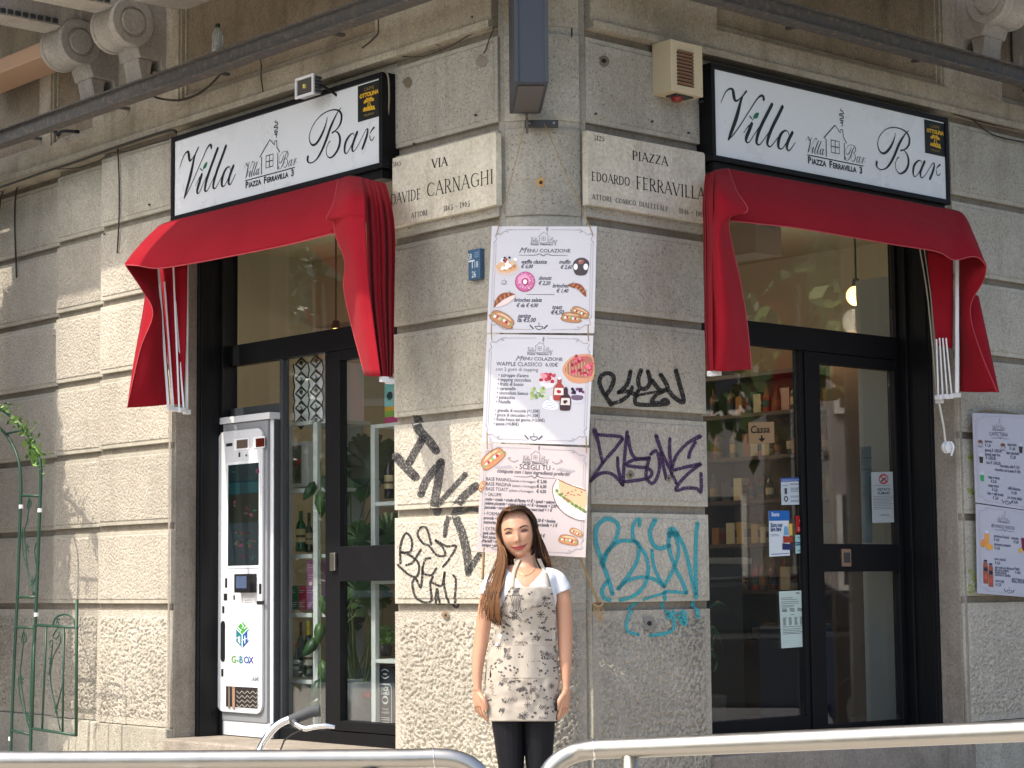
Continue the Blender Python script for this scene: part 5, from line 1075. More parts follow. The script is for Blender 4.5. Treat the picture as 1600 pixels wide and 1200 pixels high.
# siren box
d = .13; a0, b1 = U(FR, 1048, 60, d); a1, b0 = U(FR, 1099, 152, d); b0 = (b0 + U(FR, 1048, 141, d)[1]) / 2; b1 = (b1 + U(FR, 1099, 73, d)[1]) / 2
o = thing('siren_box', 'rusty cream enamelled alarm siren box with a louvred front beside the right sign', 'alarm', FR.p((a0 + a1) / 2, b0, 0))
mb = MB(); mb.box(FR, a0, a1, b0, b1, -.004, d, M_beige); mb.obj('casing', o, bevel=.004)
w, hh = a1 - a0, b1 - b0
for k in range(10):
    mb = MB(); yy = b0 + hh * (.16 + .068 * k); fr = Frame(FR.p(a0 + w * .18, yy, d + .001), FR.x, (FR.y * .7 + FR.z * .7), (FR.z * .7 - FR.y * .7)); mb.box(fr, 0, w * .5, 0, .014, -.002, .0, plain('rust', (.18, .10, .06), .8)); mb.obj('louvre', o)
mb = MB()
for k in range(10): yy = b0 + hh * (.16 + .068 * k); mb.box(FR, a0 + w * .17, a0 + w * .69, yy - .006, yy - .0005, d + .0002, d + .0014, ink(40, 30, 24))
mb.obj('louvre_slots', o, kind='stuff')
mb = MB(); p = FR.p(a0 + w * .45, b0 - .001, d * .5); mb.lathe(p, (0, 0, -1), [(.03, 0), (.03, .02), (.02, .03), (.001, .032)], plain('red_lens', (.25, .03, .02), .3), 14); mb.box(FR, a0 + w * .25, a1 - w * .2, b0 - .008, b0 - .0005, d * .25, d * .8, M_dkgrey); mb.obj('lens', o)

# plastic bottle on the channel
p = PT(FL, 340, 78, .30); p = FL.p(U(FL, 340, 78, .30)[0], bmL + .0485, .30)
o = thing('plastic_bottle', 'empty clear plastic bottle with dark cap standing on the left steel channel', 'bottle', p)
mb = MB(); mb.lathe(p, (0, 0, 1), [(.025, 0), (.034, .006), (.033, .05), (.034, .09), (.032, .11), (.016, .135), (.012, .145), (.001, .146)], plain('clear_plastic', (.55, .6, .58), .12, 0, 0, 0, 0, 0, .5, 0, .75), 16); mb.obj('body', o, smooth=True)
mb = MB(); mb.lathe(p + Vector((0, 0, .1461)), (0, 0, 1), [(.014, 0), (.014, .018), (.001, .0185)], ink(24, 34, 30), 12); mb.obj('cap', o)

# cables on the wall
CB = ink(52, 48, 42)
def cable(F, pts, r, lab, m=CB):
    cord('cable', [PT(F, x, y, d_) for x, y, d_ in pts], r, m, lab, 'cable')
cable(FL, [(-60, 318, .03), (0, 293, .05), (40, 279, .06), (68, 269, .06), (90, 262, .06), (130, 249, .06), (168, 235, .06), (215, 219, .06), (264, 204, .06), (275, 206, .06)], .009, 'bundle of dark cables running along the left wall to the left bar sign')
cable(FL, [(-60, 330, -.10), (0, 300, -.10), (60, 276, -.09), (78, 266, -.03), (120, 262, -.03), (150, 254, -.03), (172, 240, .02), (200, 236, .02), (235, 226, .02), (264, 218, .02)], .003, 'thin loose wire sagging below the cable bundle on the left wall')
cable(FL, [(184, 232, .015), (186, 280, .012), (186, 340, .012), (183, 396, .012)], .005, 'black cable hanging straight down the left wall nearest the awning')
cable(FL, [(33, 286, -.12), (25, 300, -.12), (23, 350, -.12), (26, 434, -.12)], .006, 'black cable hanging down the far left wall')
cable(FL, [(8, 296, -.12), (1, 310, -.12), (-3, 360, -.12)], .005, 'black cable end hanging at the left picture edge')
cable(FL, [(232, 146, .27), (250, 154, .10), (285, 156, .05), (320, 140, .05), (350, 110, .10), (368, 96, .27)], .007, 'grey cable looping under the left steel channel')
cable(FL, [(403, 84, .28), (408, 100, .06), (408, 120, .04), (411, 143, .05)], .004, 'short frayed cable hanging from the left channel above the floodlight')
cable(FL, [(590, 18, .06), (591, 48, .04), (584, 60, .04), (566, 75, .05)], .004, 'short dark cable curling over the frieze panel corner')
cable(FL, [(620, 88, .01), (660, 88, .012), (700, 74, .012), (740, 52, .012), (776, 42, .012)], .003, 'thin wire drooping along the upper joint of the left pilaster')
cable(FL, [(772, 44, .01), (764, 62, .012), (760, 75, .012), (755, 84, .01)], .003, 'broken wire end hanging on the left pilaster')
cable(FL, [(598, 110, .09), (606, 118, .05), (608, 150, .04), (606, 190, .04)], .005, 'pale wire bent round the right edge of the left bar sign', ink(140, 132, 118))
cable(FR, [(1486, 176, .03), (1515, 184, .02), (1550, 210, .02), (1600, 222, .02), (1660, 230, .02)], .005, 'black cable drooping on the right pier beside the right sign')
cable(FR, [(1490, 178, .03), (1540, 192, .02), (1600, 204, .02), (1660, 216, .02)], .004, 'second black cable stretched taut along the right pier')
o = thing('iron_hook', 'black iron hook arm fixed below the left steel channel', 'hook', PT(FL, 90, 205, 0)); mb = MB(); mb.tube([PT(FL, 82, 200, .1), PT(FL, 90, 210, .12), PT(FL, 98, 205, .14), PT(FL, 122, 206, .16)], [.014, .014, .01, .012], M_black, 8); mb.obj('arm', o, smooth=True)

# ------------------------------------------------------------------ papers and stickers on the right shopfront
gd = DF - .024
def paper(lab, F, q, col, d=gd, cat='notice', name='notice'):
    P = [U(F, x, y, d) for x, y in q]; o = thing(name, lab, cat, F.p(*P[3], d))
    mb = MB(); mb.prism(F, [P[3], P[2], P[1], P[0]], d, d + .0012, ink(*col)); mb.obj('sheet', o)
    def f(x, y, e=.001): a = (P[3][0] + (P[2][0] - P[3][0]) * x, P[3][1] + (P[2][1] - P[3][1]) * x); b = (P[0][0] + (P[1][0] - P[0][0]) * x, P[0][1] + (P[1][1] - P[0][1]) * x); return F.p(a[0] + (b[0] - a[0]) * y, a[1] + (b[1] - a[1]) * y, d + .0012 + e)
    return o, f
def lines(mb, f, x0, x1, ys, col, w=.012, jag=.1):
    for y in ys: mb.ribbon(f, [(x0, y), (x1 - random.random() * jag, y)], w, col, smooth=False)
def fin(mb, o, name='print'): mb.obj(name, o, recalc=False, kind='stuff')
o, f = paper('brown card with the handwritten word Cassa and a down arrow on the right window', FR, [(1169, 660), (1209, 659), (1210, 692), (1170, 694)], (150, 122, 88)); mb = MB()
text(mb, f, 'Cassa', .06, .50, .48, ink(20, 16, 14), sx=.68, shear=.1, bold=.02); mb.ribbon(f, [(.5, .36), (.5, .2)], .06, ink(20, 16, 14), smooth=False); mb.poly(f, [(.36, .24), (.64, .24), (.5, .06)], ink(20, 16, 14)); fin(mb, o)
o, f = paper('white notice with a blue header stuck on the right window beside the door post', FR, [(1220, 747), (1260, 746), (1262, 788), (1221, 789)], (188, 198, 206)); mb = MB(); mb.poly(f, [(0, .86), (1, .86), (1, 1), (0, 1)], ink(50, 86, 160))
text(mb, lambda x, y: f(x, y, .002), 'AREA VIDEOSORVEGLIATA', .04, .89, .08, ink(200, 210, 225), sx=.68); lines(mb, f, .35, .95, (.78, .74, .62, .58, .54, .48, .32, .28, .16, .12), ink(110, 118, 130), .02); mb.poly(f, [(.12, .4), (.22, .4), (.22, .62), (.12, .62)], ink(60, 66, 80)); mb.ribbon(f, [(.17, .12), (.24, .22), (.17, .32), (.10, .22), (.17, .12)], .04, ink(40, 44, 52)); mb.ribbon(f, [(.05, .72), (.26, .72)], .02, ink(110, 118, 130), smooth=False); fin(mb, o)
o, f = paper('white sticker reading Store your bags here with drawn luggage on the right window', FR, [(1201, 798), (1233, 798), (1234, 868), (1202, 870)], (214, 222, 228)); mb = MB(); mb.poly(f, [(0, .78), (1, .78), (1, 1), (0, 1)], ink(30, 98, 176))
text(mb, lambda x, y: f(x, y, .002), 'Bounce', .12, .88, .13, ink(230, 238, 245), sx=.95, bold=.02); text(mb, f, 'Store your', .07, .64, .14, ink(36, 72, 122), sx=.95, bold=.04); text(mb, f, 'bags here', .07, .55, .14, ink(36, 72, 122), sx=.95, bold=.04)
lines(mb, f, .08, .5, (.48, .45), ink(120, 140, 165), .012); lines(mb, f, .1, .95, (.05,), ink(120, 140, 165), .02)
g2 = lambda x, y: f(x, y, .003)
mb.poly(g2, [(.62, .28), (1.1, .25), (1.12, .12), (.62, .14)], ink(36, 44, 92)); mb.poly(g2, [(.66, .44), (1.12, .42), (1.13, .29), (.67, .29)], ink(160, 60, 40)); mb.poly(g2, [(.74, .66), (.90, .64), (.94, .45), (.70, .46)], ink(110, 165, 205)); mb.poly(g2, [(.94, .72), (1.12, .70), (1.12, .44), (.96, .45)], ink(214, 176, 84)); mb.ribbon(g2, [(.97, .72), (.97, .79), (1.05, .79), (1.06, .72)], .02, ink(90, 90, 90), smooth=False)
fin(mb, o)
o, f = paper('small red sticker with a white ribbon emblem beside the right door post', FR, [(1243, 806), (1261, 805), (1262, 832), (1244, 832)], (168, 26, 32)); mb = MB(); mb.ribbon(f, [(.40, .45), (.65, .66), (.5, .92), (.35, .66), (.62, .42)], .10, ink(225, 215, 210)); lines(mb, f, .12, .9, (.28, .20, .13), ink(220, 150, 145), .035, .05); fin(mb, o)
o, f = paper('small pale turquoise sticker under the red sticker beside the right door post', FR, [(1242.5, 836), (1261.5, 835), (1262, 863), (1243, 865)], (160, 196, 196)); mb = MB(); mb.ribbon(f, [(.02, .58), (.4, .56), (.6, .5)], .07, ink(30, 60, 110)); mb.ribbon(f, [(.02, .46), (.4, .46), (.55, .42)], .07, ink(30, 60, 110)); mb.ribbon(f, [(.72, .7), (.82, .62), (.72, .5), (.82, .36)], .08, ink(40, 50, 60)); lines(mb, f, .15, .85, (.86, .14), ink(80, 110, 110), .04); fin(mb, o)
o, f = paper('long white opening hours form taped to the right window', FR, [(1217, 924), (1256, 922.5), (1262, 1010), (1221, 1013)], (186, 204, 198)); mb = MB(); lines(mb, f, .07, .8, (.88, .85, .81, .78, .745, .72), ink(60, 70, 70), .008, .3); text(mb, f, 'ORARI', .66, .945, .035, ink(30, 36, 36), sx=1.3, bold=.05)
for i in range(3):
    for j in range(3): mb.ribbon(f, [(.08 + i * .30, .69 - j * .022), (.27 + i * .30, .68 - j * .022)], .011, ink(50, 58, 58), smooth=False)
for i in range(4): lines(mb, f, .10 + i * .22, .10 + i * .22 + .13, [.53 - k * .016 for k in range(9)], ink(70, 84, 80), .008, .04)
lines(mb, f, .07, .93, (.37, .33, .30, .27, .245), ink(60, 70, 70), .008, .2); text(mb, f, 'ORARIO', .4, .57, .03, ink(40, 46, 46), sx=1.4); fin(mb, o)
o, f = paper('grey no-smoking notice reading Vietato Fumare on the right door glass', FR, [(1361, 738), (1397, 737), (1399, 816), (1363, 817)], (150, 158, 160), d=DF - .022); mb = MB()
mb.ribbon(f, [(.52 + .19 * math.cos(t), .86 + .085 * math.sin(t)) for t in np.linspace(0, 6.28, 15)], .03, ink(150, 30, 40)); mb.ribbon(lambda x, y: f(x, y, .002), [(.38, .92), (.66, .80)], .03, ink(150, 30, 40), smooth=False); mb.ribbon(f, [(.42, .82), (.62, .88)], .03, ink(40, 40, 44), smooth=False)
text(mb, f, 'VIETATO', .52, .63, .075, ink(40, 46, 52), 'CENTER', sx=1.9, bold=.02); text(mb, f, 'FUMARE', .52, .555, .075, ink(40, 46, 52), 'CENTER', sx=1.9, bold=.02)
mb.ribbon(f, [(.06, .72), (.06, .52), (.97, .52)], .008, ink(80, 86, 90), smooth=False); lines(mb, f, .06, .97, (.735, .485, .46, .43, .40, .37, .34, .30, .27), ink(90, 96, 100), .008, .2); text(mb, f, 'FARMACIE', .35, .13, .05, ink(60, 66, 72), sx=1.6); fin(mb, o)
o, f = paper('greyish back of a poster with large faint letters behind the right door glass', FR, [(1344, 698), (1361, 697), (1363, 848), (1348, 848)], (96, 106, 108), d=DF - .05, cat='poster', name='poster'); mb = MB(); text(mb, f, '90', .1, .90, .10, ink(24, 26, 28), sx=1.6, shear=.3); text(mb, f, 'LINO', .02, .80, .09, ink(60, 66, 70), sx=1.6); text(mb, f, 'SSO', .1, .48, .16, ink(60, 66, 70), sx=1.3); lines(mb, f, .02, 1, (.88, .76), ink(60, 66, 70), .01, 0); fin(mb, o)

# ------------------------------------------------------------------ vending machine in the left entrance
dV = -.335
def V(x, y, d=dV): return U(FL, x, y, d)
va, vb = V(338.5, 900)[0], V(417.5, 900)[0]; vt = (V(338, 664)[1] + V(417, 656)[1]) / 2; vt2 = (V(338, 653)[1] + V(423, 645)[1]) / 2; v0 = (V(340, 1124)[1] + V(420, 1131)[1]) / 2; v00 = .405
o = thing('vending_machine', 'white and grey vending machine marked G-BOX built into the left shopfront', 'vending machine', FL.p((va + vb) / 2, v00, dV))
GREY = plain('vending_grey', (.22, .235, .25), .4, 0, 0, 0, .05, 5); VW = plain('vending_white', (.60, .63, .66), .28, 0, 0, 0, .04, 5, .5, 0, 0, .3)
mb = MB(); mb.box(FL, va, vb + .03, v0, vt, DF - .028, dV - .02, VW); mb.box(FL, va, vb, v0, vt - .002, dV - .0195, dV, GREY); mb.obj('body', o, bevel=.003)
mb = MB(); mb.box(FL, va - .012, vb + .035, vt + .001, vt2, DF - .028, dV + .012, VW); mb.obj('top_cap', o, bevel=.003)
mb = MB(); mb.box(FL, va + .006, vb + .025, v00, v0 - .001, DF - .028, dV - .006, VW); mb.obj('base', o, bevel=.003)
mb = MB(); mb.box(FL, vb + .0305, vb + .036, v00, vt, DF - .028, dV - .025, M_dkgrey); mb.obj('side_trim', o)
fa, fb_ = V(343.5, 900)[0], V(413.5, 900)[0]; ft_ = (V(345, 675)[1] + V(413, 669)[1]) / 2; f0 = (V(343, 1112)[1] + V(411, 1115)[1]) / 2
wv, hv = fb_ - fa, ft_ - f0; rr = .06
pts = []
for cx_, cy_, s0 in ((fb_ - rr, ft_ - rr, 0), (fa + rr, ft_ - rr, 90), (fa + rr, f0 + rr, 180), (fb_ - rr, f0 + rr, 270)):
    pts += [(cx_ + rr * math.cos(R(s0 + k * 18)), cy_ + rr * math.sin(R(s0 + k * 18))) for k in range(6)]
mb = MB(); mb.prism(FL, pts, dV + .001, dV + .018, VW); mb.obj('front_door', o, bevel=.003)
dv = dV + .0185
def vrect(mb, x0, y0, x1, y1, m, e=0.0, t=.002):
    A, Bq = V(x0, y0, dv), V(x1, y1, dv); mb.box(FL, A[0], Bq[0], Bq[1], A[1], dv + e, dv + e + t, m)
ins = MB(); vrect(ins, 355, 723, 406.5, 887, ink(210, 216, 220), 0, .003); vrect(ins, 357.5, 727, 404.5, 883, plain('vending_window', (.012, .022, .024), .08), .0035, .001)
ins.obj('display_window', o)
ins = MB(); dv += .0048
for y0, y1, c in ((727, 752, (30, 42, 44)), (752, 770, (28, 52, 56)), (772, 815, (32, 36, 32)), (818, 882, (38, 46, 50))): vrect(ins, 358, y0, 404, y1, ink(*c, .15), 0, .0004)
fw_ = lambda x, y: FL.p(*V(x, y, dv), dv + .001)
for i in range(26):
    x, y = random.uniform(361, 402), random.choice((738, 742, 800, 790, 835, 850, 870)) + random.uniform(-5, 5); ins.blob(fw_, x, y, random.uniform(1.5, 4), random.uniform(1.5, 4), ink(*random.choice(((60, 34, 50), (50, 60, 50), (60, 54, 42), (36, 60, 56), (76, 44, 60))), .3), 0, 8, .3)
ins.obj('goods_behind_window', o, recalc=False, kind='stuff'); dv = dV + .0185
mb = MB(); vrect(mb, 366.5, 686, 389.5, 702, ink(225, 228, 232), 0, .004); vrect(mb, 396, 683, 414, 699, ink(225, 228, 232), 0, .004); vrect(mb, 371, 688, 388, 699.5, ink(90, 80, 72, .2), .0045); vrect(mb, 401, 685.5, 414, 697.5, ink(80, 30, 22, .2), .0045); mb.obj('small_windows', o, kind='stuff')
mb = MB()
for x0, y0, x1, y1 in ((353.5, 693, 363, 697), (352, 903.5, 355, 918), (350, 927.5, 355, 938), (347.5, 947, 350.5, 958), (346, 1045, 349, 1057), (405, 912, 408.5, 928), (401.5, 939, 412.5, 944.5), (365, 930, 367, 937), (373, 707, 375.5, 714), (384, 710, 386, 713)): vrect(mb, x0, y0, x1, y1, ink(22, 24, 28))
mb.obj('slots', o, kind='stuff')
mb = MB(); A, Bq = V(345.5, 970, dv), V(351.5, 1034, dv); r_ = (Bq[0] - A[0]) / 2; mb.prism(FL, [(A[0] + r_ + r_ * math.cos(t), A[1] - r_ + r_ * math.sin(t)) for t in np.linspace(0, math.pi, 8)] + [(A[0] + r_ + r_ * math.cos(t), Bq[1] + r_ + r_ * math.sin(t)) for t in np.linspace(math.pi, 2 * math.pi, 8)], dv, dv + .003, ink(16, 18, 22)); mb.obj('handle_recess', o)
mb = MB(); A, Bq = V(367, 897, dv + .04), V(392, 926, dv + .04); mb.box(FL, A[0], Bq[0], Bq[1], A[1], dv, dv + .045, ink(24, 25, 28, .4)); mb.box(FL, A[0] + .02, Bq[0] - .035, Bq[1] + .025, A[1] - .012, dv + .0455, dv + .047, ink(70, 84, 110, .15)); mb.obj('card_terminal', o, bevel=.006)
mb = MB(); vrect(mb, 380, 934, 398, 971, ink(226, 226, 224), 0, .001); mb.obj('paper_note', o); mb = MB()
fv = lambda x, y: FL.p(*V(x, y, dv), dv + .0016)
for k in range(8): mb.ribbon(fv, [(383, 938 + k * 3.4), (395 - random.random() * 3, 937.6 + k * 3.4)], .7, ink(120, 120, 124), smooth=False)
# hexagon emblem and name
C6 = (195.5 / 4 + 330, 448 / 4 + 880); hx = 11; hy = 20.5
def hexp(t, k=1): return (C6[0] + hx * k * math.sin(t), C6[1] - hy * k * math.cos(t))
cl = [(70, 165, 80), (110, 185, 80), (40, 130, 150), (45, 90, 175), (60, 110, 180), (60, 170, 130)]
vv = [hexp(R(60 * i)) for i in range(6)]
faces = [([vv[0], vv[1], C6, vv[5]], (60, 140, 56)), ([vv[1], vv[2], vv[3], C6], (24, 72, 140)), ([vv[5], C6, vv[3], vv[4]], (20, 104, 116))]
for p, c in faces: mb.poly(fv, p, ink(*c))
fv2 = lambda x, y: FL.p(*V(x, y, dv), dv + .0022)
for p in ([vv[5], C6, vv[1]], [C6, vv[3]], [(190, 372), (205, 395), (195, 405)], [(165, 400), (190, 420), (178, 430)], [(225, 395), (208, 408)], [(160, 470), (180, 455), (180, 500)], [(172, 490), (172, 460)], [(212, 455), (212, 500)], [(232, 425), (232, 480)], [(200, 480), (222, 470)]):
    q = [(330 + a / 4, 880 + b / 4) if a < 330 and b < 600 and a > 100 and (a, b) not in (C6,) and b > 365 and a < 260 else (a, b) for a, b in p]; mb.ribbon(fv2, q, 1.3, ink(214, 226, 228), smooth=False)
gx = lambda x, y: fv(361.5 + x * 33.5, 1035.5 + x * 1.2 - y * 12.5)
xs = 0
for chh, c in (('G', (84, 140, 40)), ('-', (50, 130, 80)), ('B', (30, 110, 130)), ('O', (30, 76, 140)), ('X', (54, 50, 140))):
    text(mb, gx, chh, xs, 0, 1.25, ink(*c), sx=.255, bold=.02); xs += {'G': .25, '-': .115, 'B': .215, 'O': .235, 'X': 0}[chh]
text(mb, lambda x, y: fv(394 + x * 11, 1064 - y * 9), 'AM', 0, 0, 1.0, ink(120, 126, 134), sx=.62, bold=.03); mb.ribbon(fv, [(392.5, 1052), (404, 1052), (404, 1067), (392.5, 1067), (392.5, 1052)], .7, ink(160, 165, 170), smooth=False)
mb.obj('printed_emblem', o, recalc=False, kind='stuff')
mb = MB(); vrect(mb, 352.5, 1070, 404.5, 1109, ink(200, 206, 210), 0, .002); vrect(mb, 354, 1072, 403, 1107, ink(38, 34, 32), .0025); dv2 = dv + .006
fz_ = lambda x, y: FL.p(*V(x, y, dv), dv + .0052)
for i in range(4):
    for j in range(4): mb.ribbon(fz_, [(371 + i * 8.5, 1080 + j * 7), (375 + i * 8.5, 1084 + j * 7), (379 + i * 8.5, 1079.5 + j * 7)], 1.1, ink(150, 146, 140), smooth=False)
mb.ribbon(fz_, [(366, 1074), (366, 1106)], 4, ink(150, 120, 100), smooth=False); mb.ribbon(fz_, [(359, 1074), (359, 1106)], 2.5, ink(110, 100, 90), smooth=False); mb.obj('delivery_tray', o, recalc=False)

# ------------------------------------------------------------------ shelves, bottles and plants in the left window
LD = DF - .16
def LW(x, y, d=LD): return U(FL, x, y, d)
SHW = plain('shelf_white', (.62, .66, .65), .4, 0, 0, 0, .05, 8)
o = thing('display_shelf', 'white open display shelf behind the narrow left pane, holding bottles and boxes', 'shelf', FL.p(LW(492, 1150)[0], .41, LD))
a0, a1 = LW(449, 900)[0], LW(492, 900)[0]
for nm, x0, x1, y0, y1, d0_, d1_ in (('post', 489, 496, 660, 1158, LD - .02, LD + .01), ('post', 447, 450, 660, 1158, LD - .02, LD + .01), ('post', 489, 496, 664, 1158, LD - .34, LD - .31)):
    A, Bq = LW(x0, y0, d1_), LW(x1, y1, d1_); mb = MB(); mb.box(FL, A[0], Bq[0], .41, A[1], d0_, d1_, SHW); mb.obj(nm, o, bevel=.002)
LSH = []
for y in (658, 763, 866, 958, 1062):
    A = LW(475, y, LD); LSH.append(A[1]); mb = MB(); mb.box(FL, LW(447, y)[0], LW(507, y)[0], A[1] - .022, A[1] - .001, LD - .34, LD - .022, SHW); mb.obj('shelf_board', o, bevel=.002)
    mb = MB(); mb.box(FL, LW(451, y)[0], LW(488.5, y)[0], A[1] - .024, A[1], LD - .0215, LD + .008, SHW); mb.obj('shelf_edge', o, bevel=.002)
mb = MB(); mb.box(FL, LW(447, 900)[0], LW(492, 900)[0], .41, LSH[0], LD - .36, LD - .345, plain('shelf_back', (.32, .36, .35), .6)); mb.obj('back_panel', o)
def bottle(lab, x, ybase, ytop, wpx, glassc, capc, labc, d=LD - .08, shape='wine', group=None, txt=None):
    a, b0_ = LW(x, ybase, d); b1_ = LW(x, ytop, d)[1]; Hh = b1_ - b0_; p = FL.p(a, b0_, d); r = wpx / 2 / FPX * p.y
    o = thing('bottle', lab, 'bottle', p, group)
    pr = {'wine': [(r * .9, 0), (r, .02), (r, .58), (r * .85, .64), (r * .38, .74), (r * .34, .86), (.001, .861)], 'spirit': [(r * .9, 0), (r, .03), (r * 1.02, .10), (r * .92, .13), (r * .92, .52), (r * .75, .60), (r * .42, .66), (r * .36, .86), (.001, .861)]}[shape]
    mb = MB(); mb.lathe(p, (0, 0, 1), [(q, hh * Hh) for q, hh in pr], plain('bottle_%d_%d_%d' % glassc, tuple((c / 255) ** 2.2 for c in glassc), .08, 0, 0, 0, 0, 0, .6, 0, 0, .5), 16); mb.obj('glass', o, smooth=True)
    mb = MB(); mb.lathe(p + Vector((0, 0, Hh * .862)), (0, 0, 1), [(r * .42, 0), (r * .42, Hh * .12), (.001, Hh * .121)], ink(*capc), 12)
    if shape == 'wine': mb.lathe(p + Vector((0, 0, Hh * .74)), (0, 0, 1), [(r * .41, 0), (r * .38, Hh * .118), (.001, Hh * .1185)], ink(*capc), 12)
    mb.obj('cap', o)
    mb = MB(); z0, z1 = Hh * .20, Hh * .48; nn = 10; rl = r * (1.012 if shape == 'wine' else .935)
    base_ang = math.atan2(-1, 0)
    Vv = [p + Vector((rl * math.cos(base_ang + (k / nn - .5) * 3.4), rl * math.sin(base_ang + (k / nn - .5) * 3.4), z)) for z in (z0, z1) for k in range(nn + 1)]
    mb.add(Vv, [(k, k + 1, nn + 2 + k, nn + 1 + k) for k in range(nn)], ink(*labc)); rl *= 1.01
    Vv = [p + Vector((rl * math.cos(base_ang + (k / nn - .5) * 2.2), rl * math.sin(base_ang + (k / nn - .5) * 2.2), z)) for z in (z0 + Hh * .1, z0 + Hh * .15) for k in range(nn + 1)]
    mb.add(Vv, [(k, k + 1, nn + 2 + k, nn + 1 + k) for k in range(nn)], ink(90, 60, 40)); mb.obj('label', o, smooth=True)
    return o
bottle('green ribbed liqueur bottle with a cream label on the left shelf', 470, 862, 788, 17, (20, 92, 48), (190, 170, 110), (196, 180, 128), shape='spirit')
bottle('dark brown cream-liqueur bottle beside the green bottle on the left shelf', 483, 863, 800, 13, (44, 26, 20), (36, 26, 22), (168, 140, 96), d=LD - .12, shape='spirit')
bottle('clear spirit bottle with a red cap and white label, left on the lower shelf', 463, 1057, 1002, 10, (120, 132, 134), (170, 28, 30), (210, 210, 206), shape='spirit')
bottle('tall clear bottle with a burgundy capsule standing behind on the lower shelf', 470, 1058, 970, 12, (104, 114, 116), (110, 22, 36), (120, 128, 132), d=LD - .18)
bottle('black wine bottle with a yellow capsule and white label on the lower shelf', 482, 1057, 969, 15, (16, 18, 14), (216, 196, 50), (206, 204, 190), d=LD - .07)
def sbox(lab, x0, y0, x1, y1, col, d, name='box', deep=.10, face=None, cat='box'):
    A, Bq = LW(x0, y0, d), LW(x1, y1, d); o = thing(name, lab, cat, FL.p((A[0] + Bq[0]) / 2, Bq[1], d)); mb = MB(); mb.box(FL, A[0], Bq[0], Bq[1], A[1], d - deep, d, ink(*col)); mb.obj('carton', o, bevel=.002)
    f = lambda x, y, e=.0012: FL.p(A[0] + (Bq[0] - A[0]) * x, Bq[1] + (A[1] - Bq[1]) * y, d + e)
    mb = MB(); face(mb, f); mb.obj('printed_face', o, recalc=False, kind='stuff'); return o
def diamonds(mb, f):
    K = ink(20, 22, 24)
    for i in range(2):
        for j in range(5):
            cx_, cy_ = .26 + i * .5, .0 + j * .25; mb.ribbon(f, [(cx_, cy_ + .1), (cx_ + .19, cy_), (cx_, cy_ - .1), (cx_ - .19, cy_), (cx_, cy_ + .1)], .058, K, smooth=False)
            mb.poly(f, [(cx_, cy_ - .02), (cx_ + .08, cy_ - .055), (cx_, cy_ - .085), (cx_ - .08, cy_ - .055)] if j % 2 else [(cx_, cy_ + .06), (cx_ + .08, cy_ + .02), (cx_, cy_ - .03), (cx_ - .08, cy_ + .02)], K)
            mb.ribbon(lambda a, b: f(a, b, .0018), [(cx_ - .02, cy_ + .02), (cx_ + .05, cy_ - .03)], .022, K, smooth=False)
    for x in (.01, .51, .99): mb.ribbon(f, [(x, .0), (x + .03, .12), (x - .02, .25), (x + .03, .37), (x - .02, .5), (x + .03, .62), (x - .02, .75), (x + .03, .87), (x - .02, 1)], .045, K, smooth=False)
sbox('white carton with a black diamond pattern standing on top of the left display shelf', 459, 570, 505, 656, (236, 238, 240), LD - .02, deep=.3, face=diamonds)
def pic(mb, f): mb.poly(f, [(.08, .08), (.66, .08), (.66, .92), (.08, .92)], ink(96, 92, 84)); mb.blob(lambda a, b: f(a, b, .002), .4, .35, .2, .25, ink(60, 62, 40), 0, 10, .2); mb.blob(lambda a, b: f(a, b, .0026), .52, .56, .09, .09, ink(190, 40, 50), 0, 9, .2); mb.blob(lambda a, b: f(a, b, .0026), .42, .48, .10, .06, ink(120, 70, 50), 0, 9, .2)
sbox('white boxed gift with a floral window picture on the left display shelf', 452, 692, 481, 760, (196, 196, 192), LD - .05, face=pic)
for i, (c, nm, x) in enumerate((((40, 120, 74), 'green', 453), ((176, 40, 70), 'red', 466), ((176, 120, 170), 'lilac', 479))):
    sbox('%s tea carton standing in the row on the middle left shelf' % nm, x, 915, x + 12.6, 953, c, LD - .04 - i * .002, face=lambda mb, f: lines(mb, f, .15, .9, (.8, .72, .3, .22, .14), ink(220, 210, 214), .03, .4))
sbox('pink carton stacked on top of the lilac carton on the left shelf', 479, 875, 492, 914, (186, 110, 160), LD - .05, face=lambda mb, f: lines(mb, f, .15, .9, (.8, .7, .4, .3, .2), ink(226, 200, 216), .03, .4))
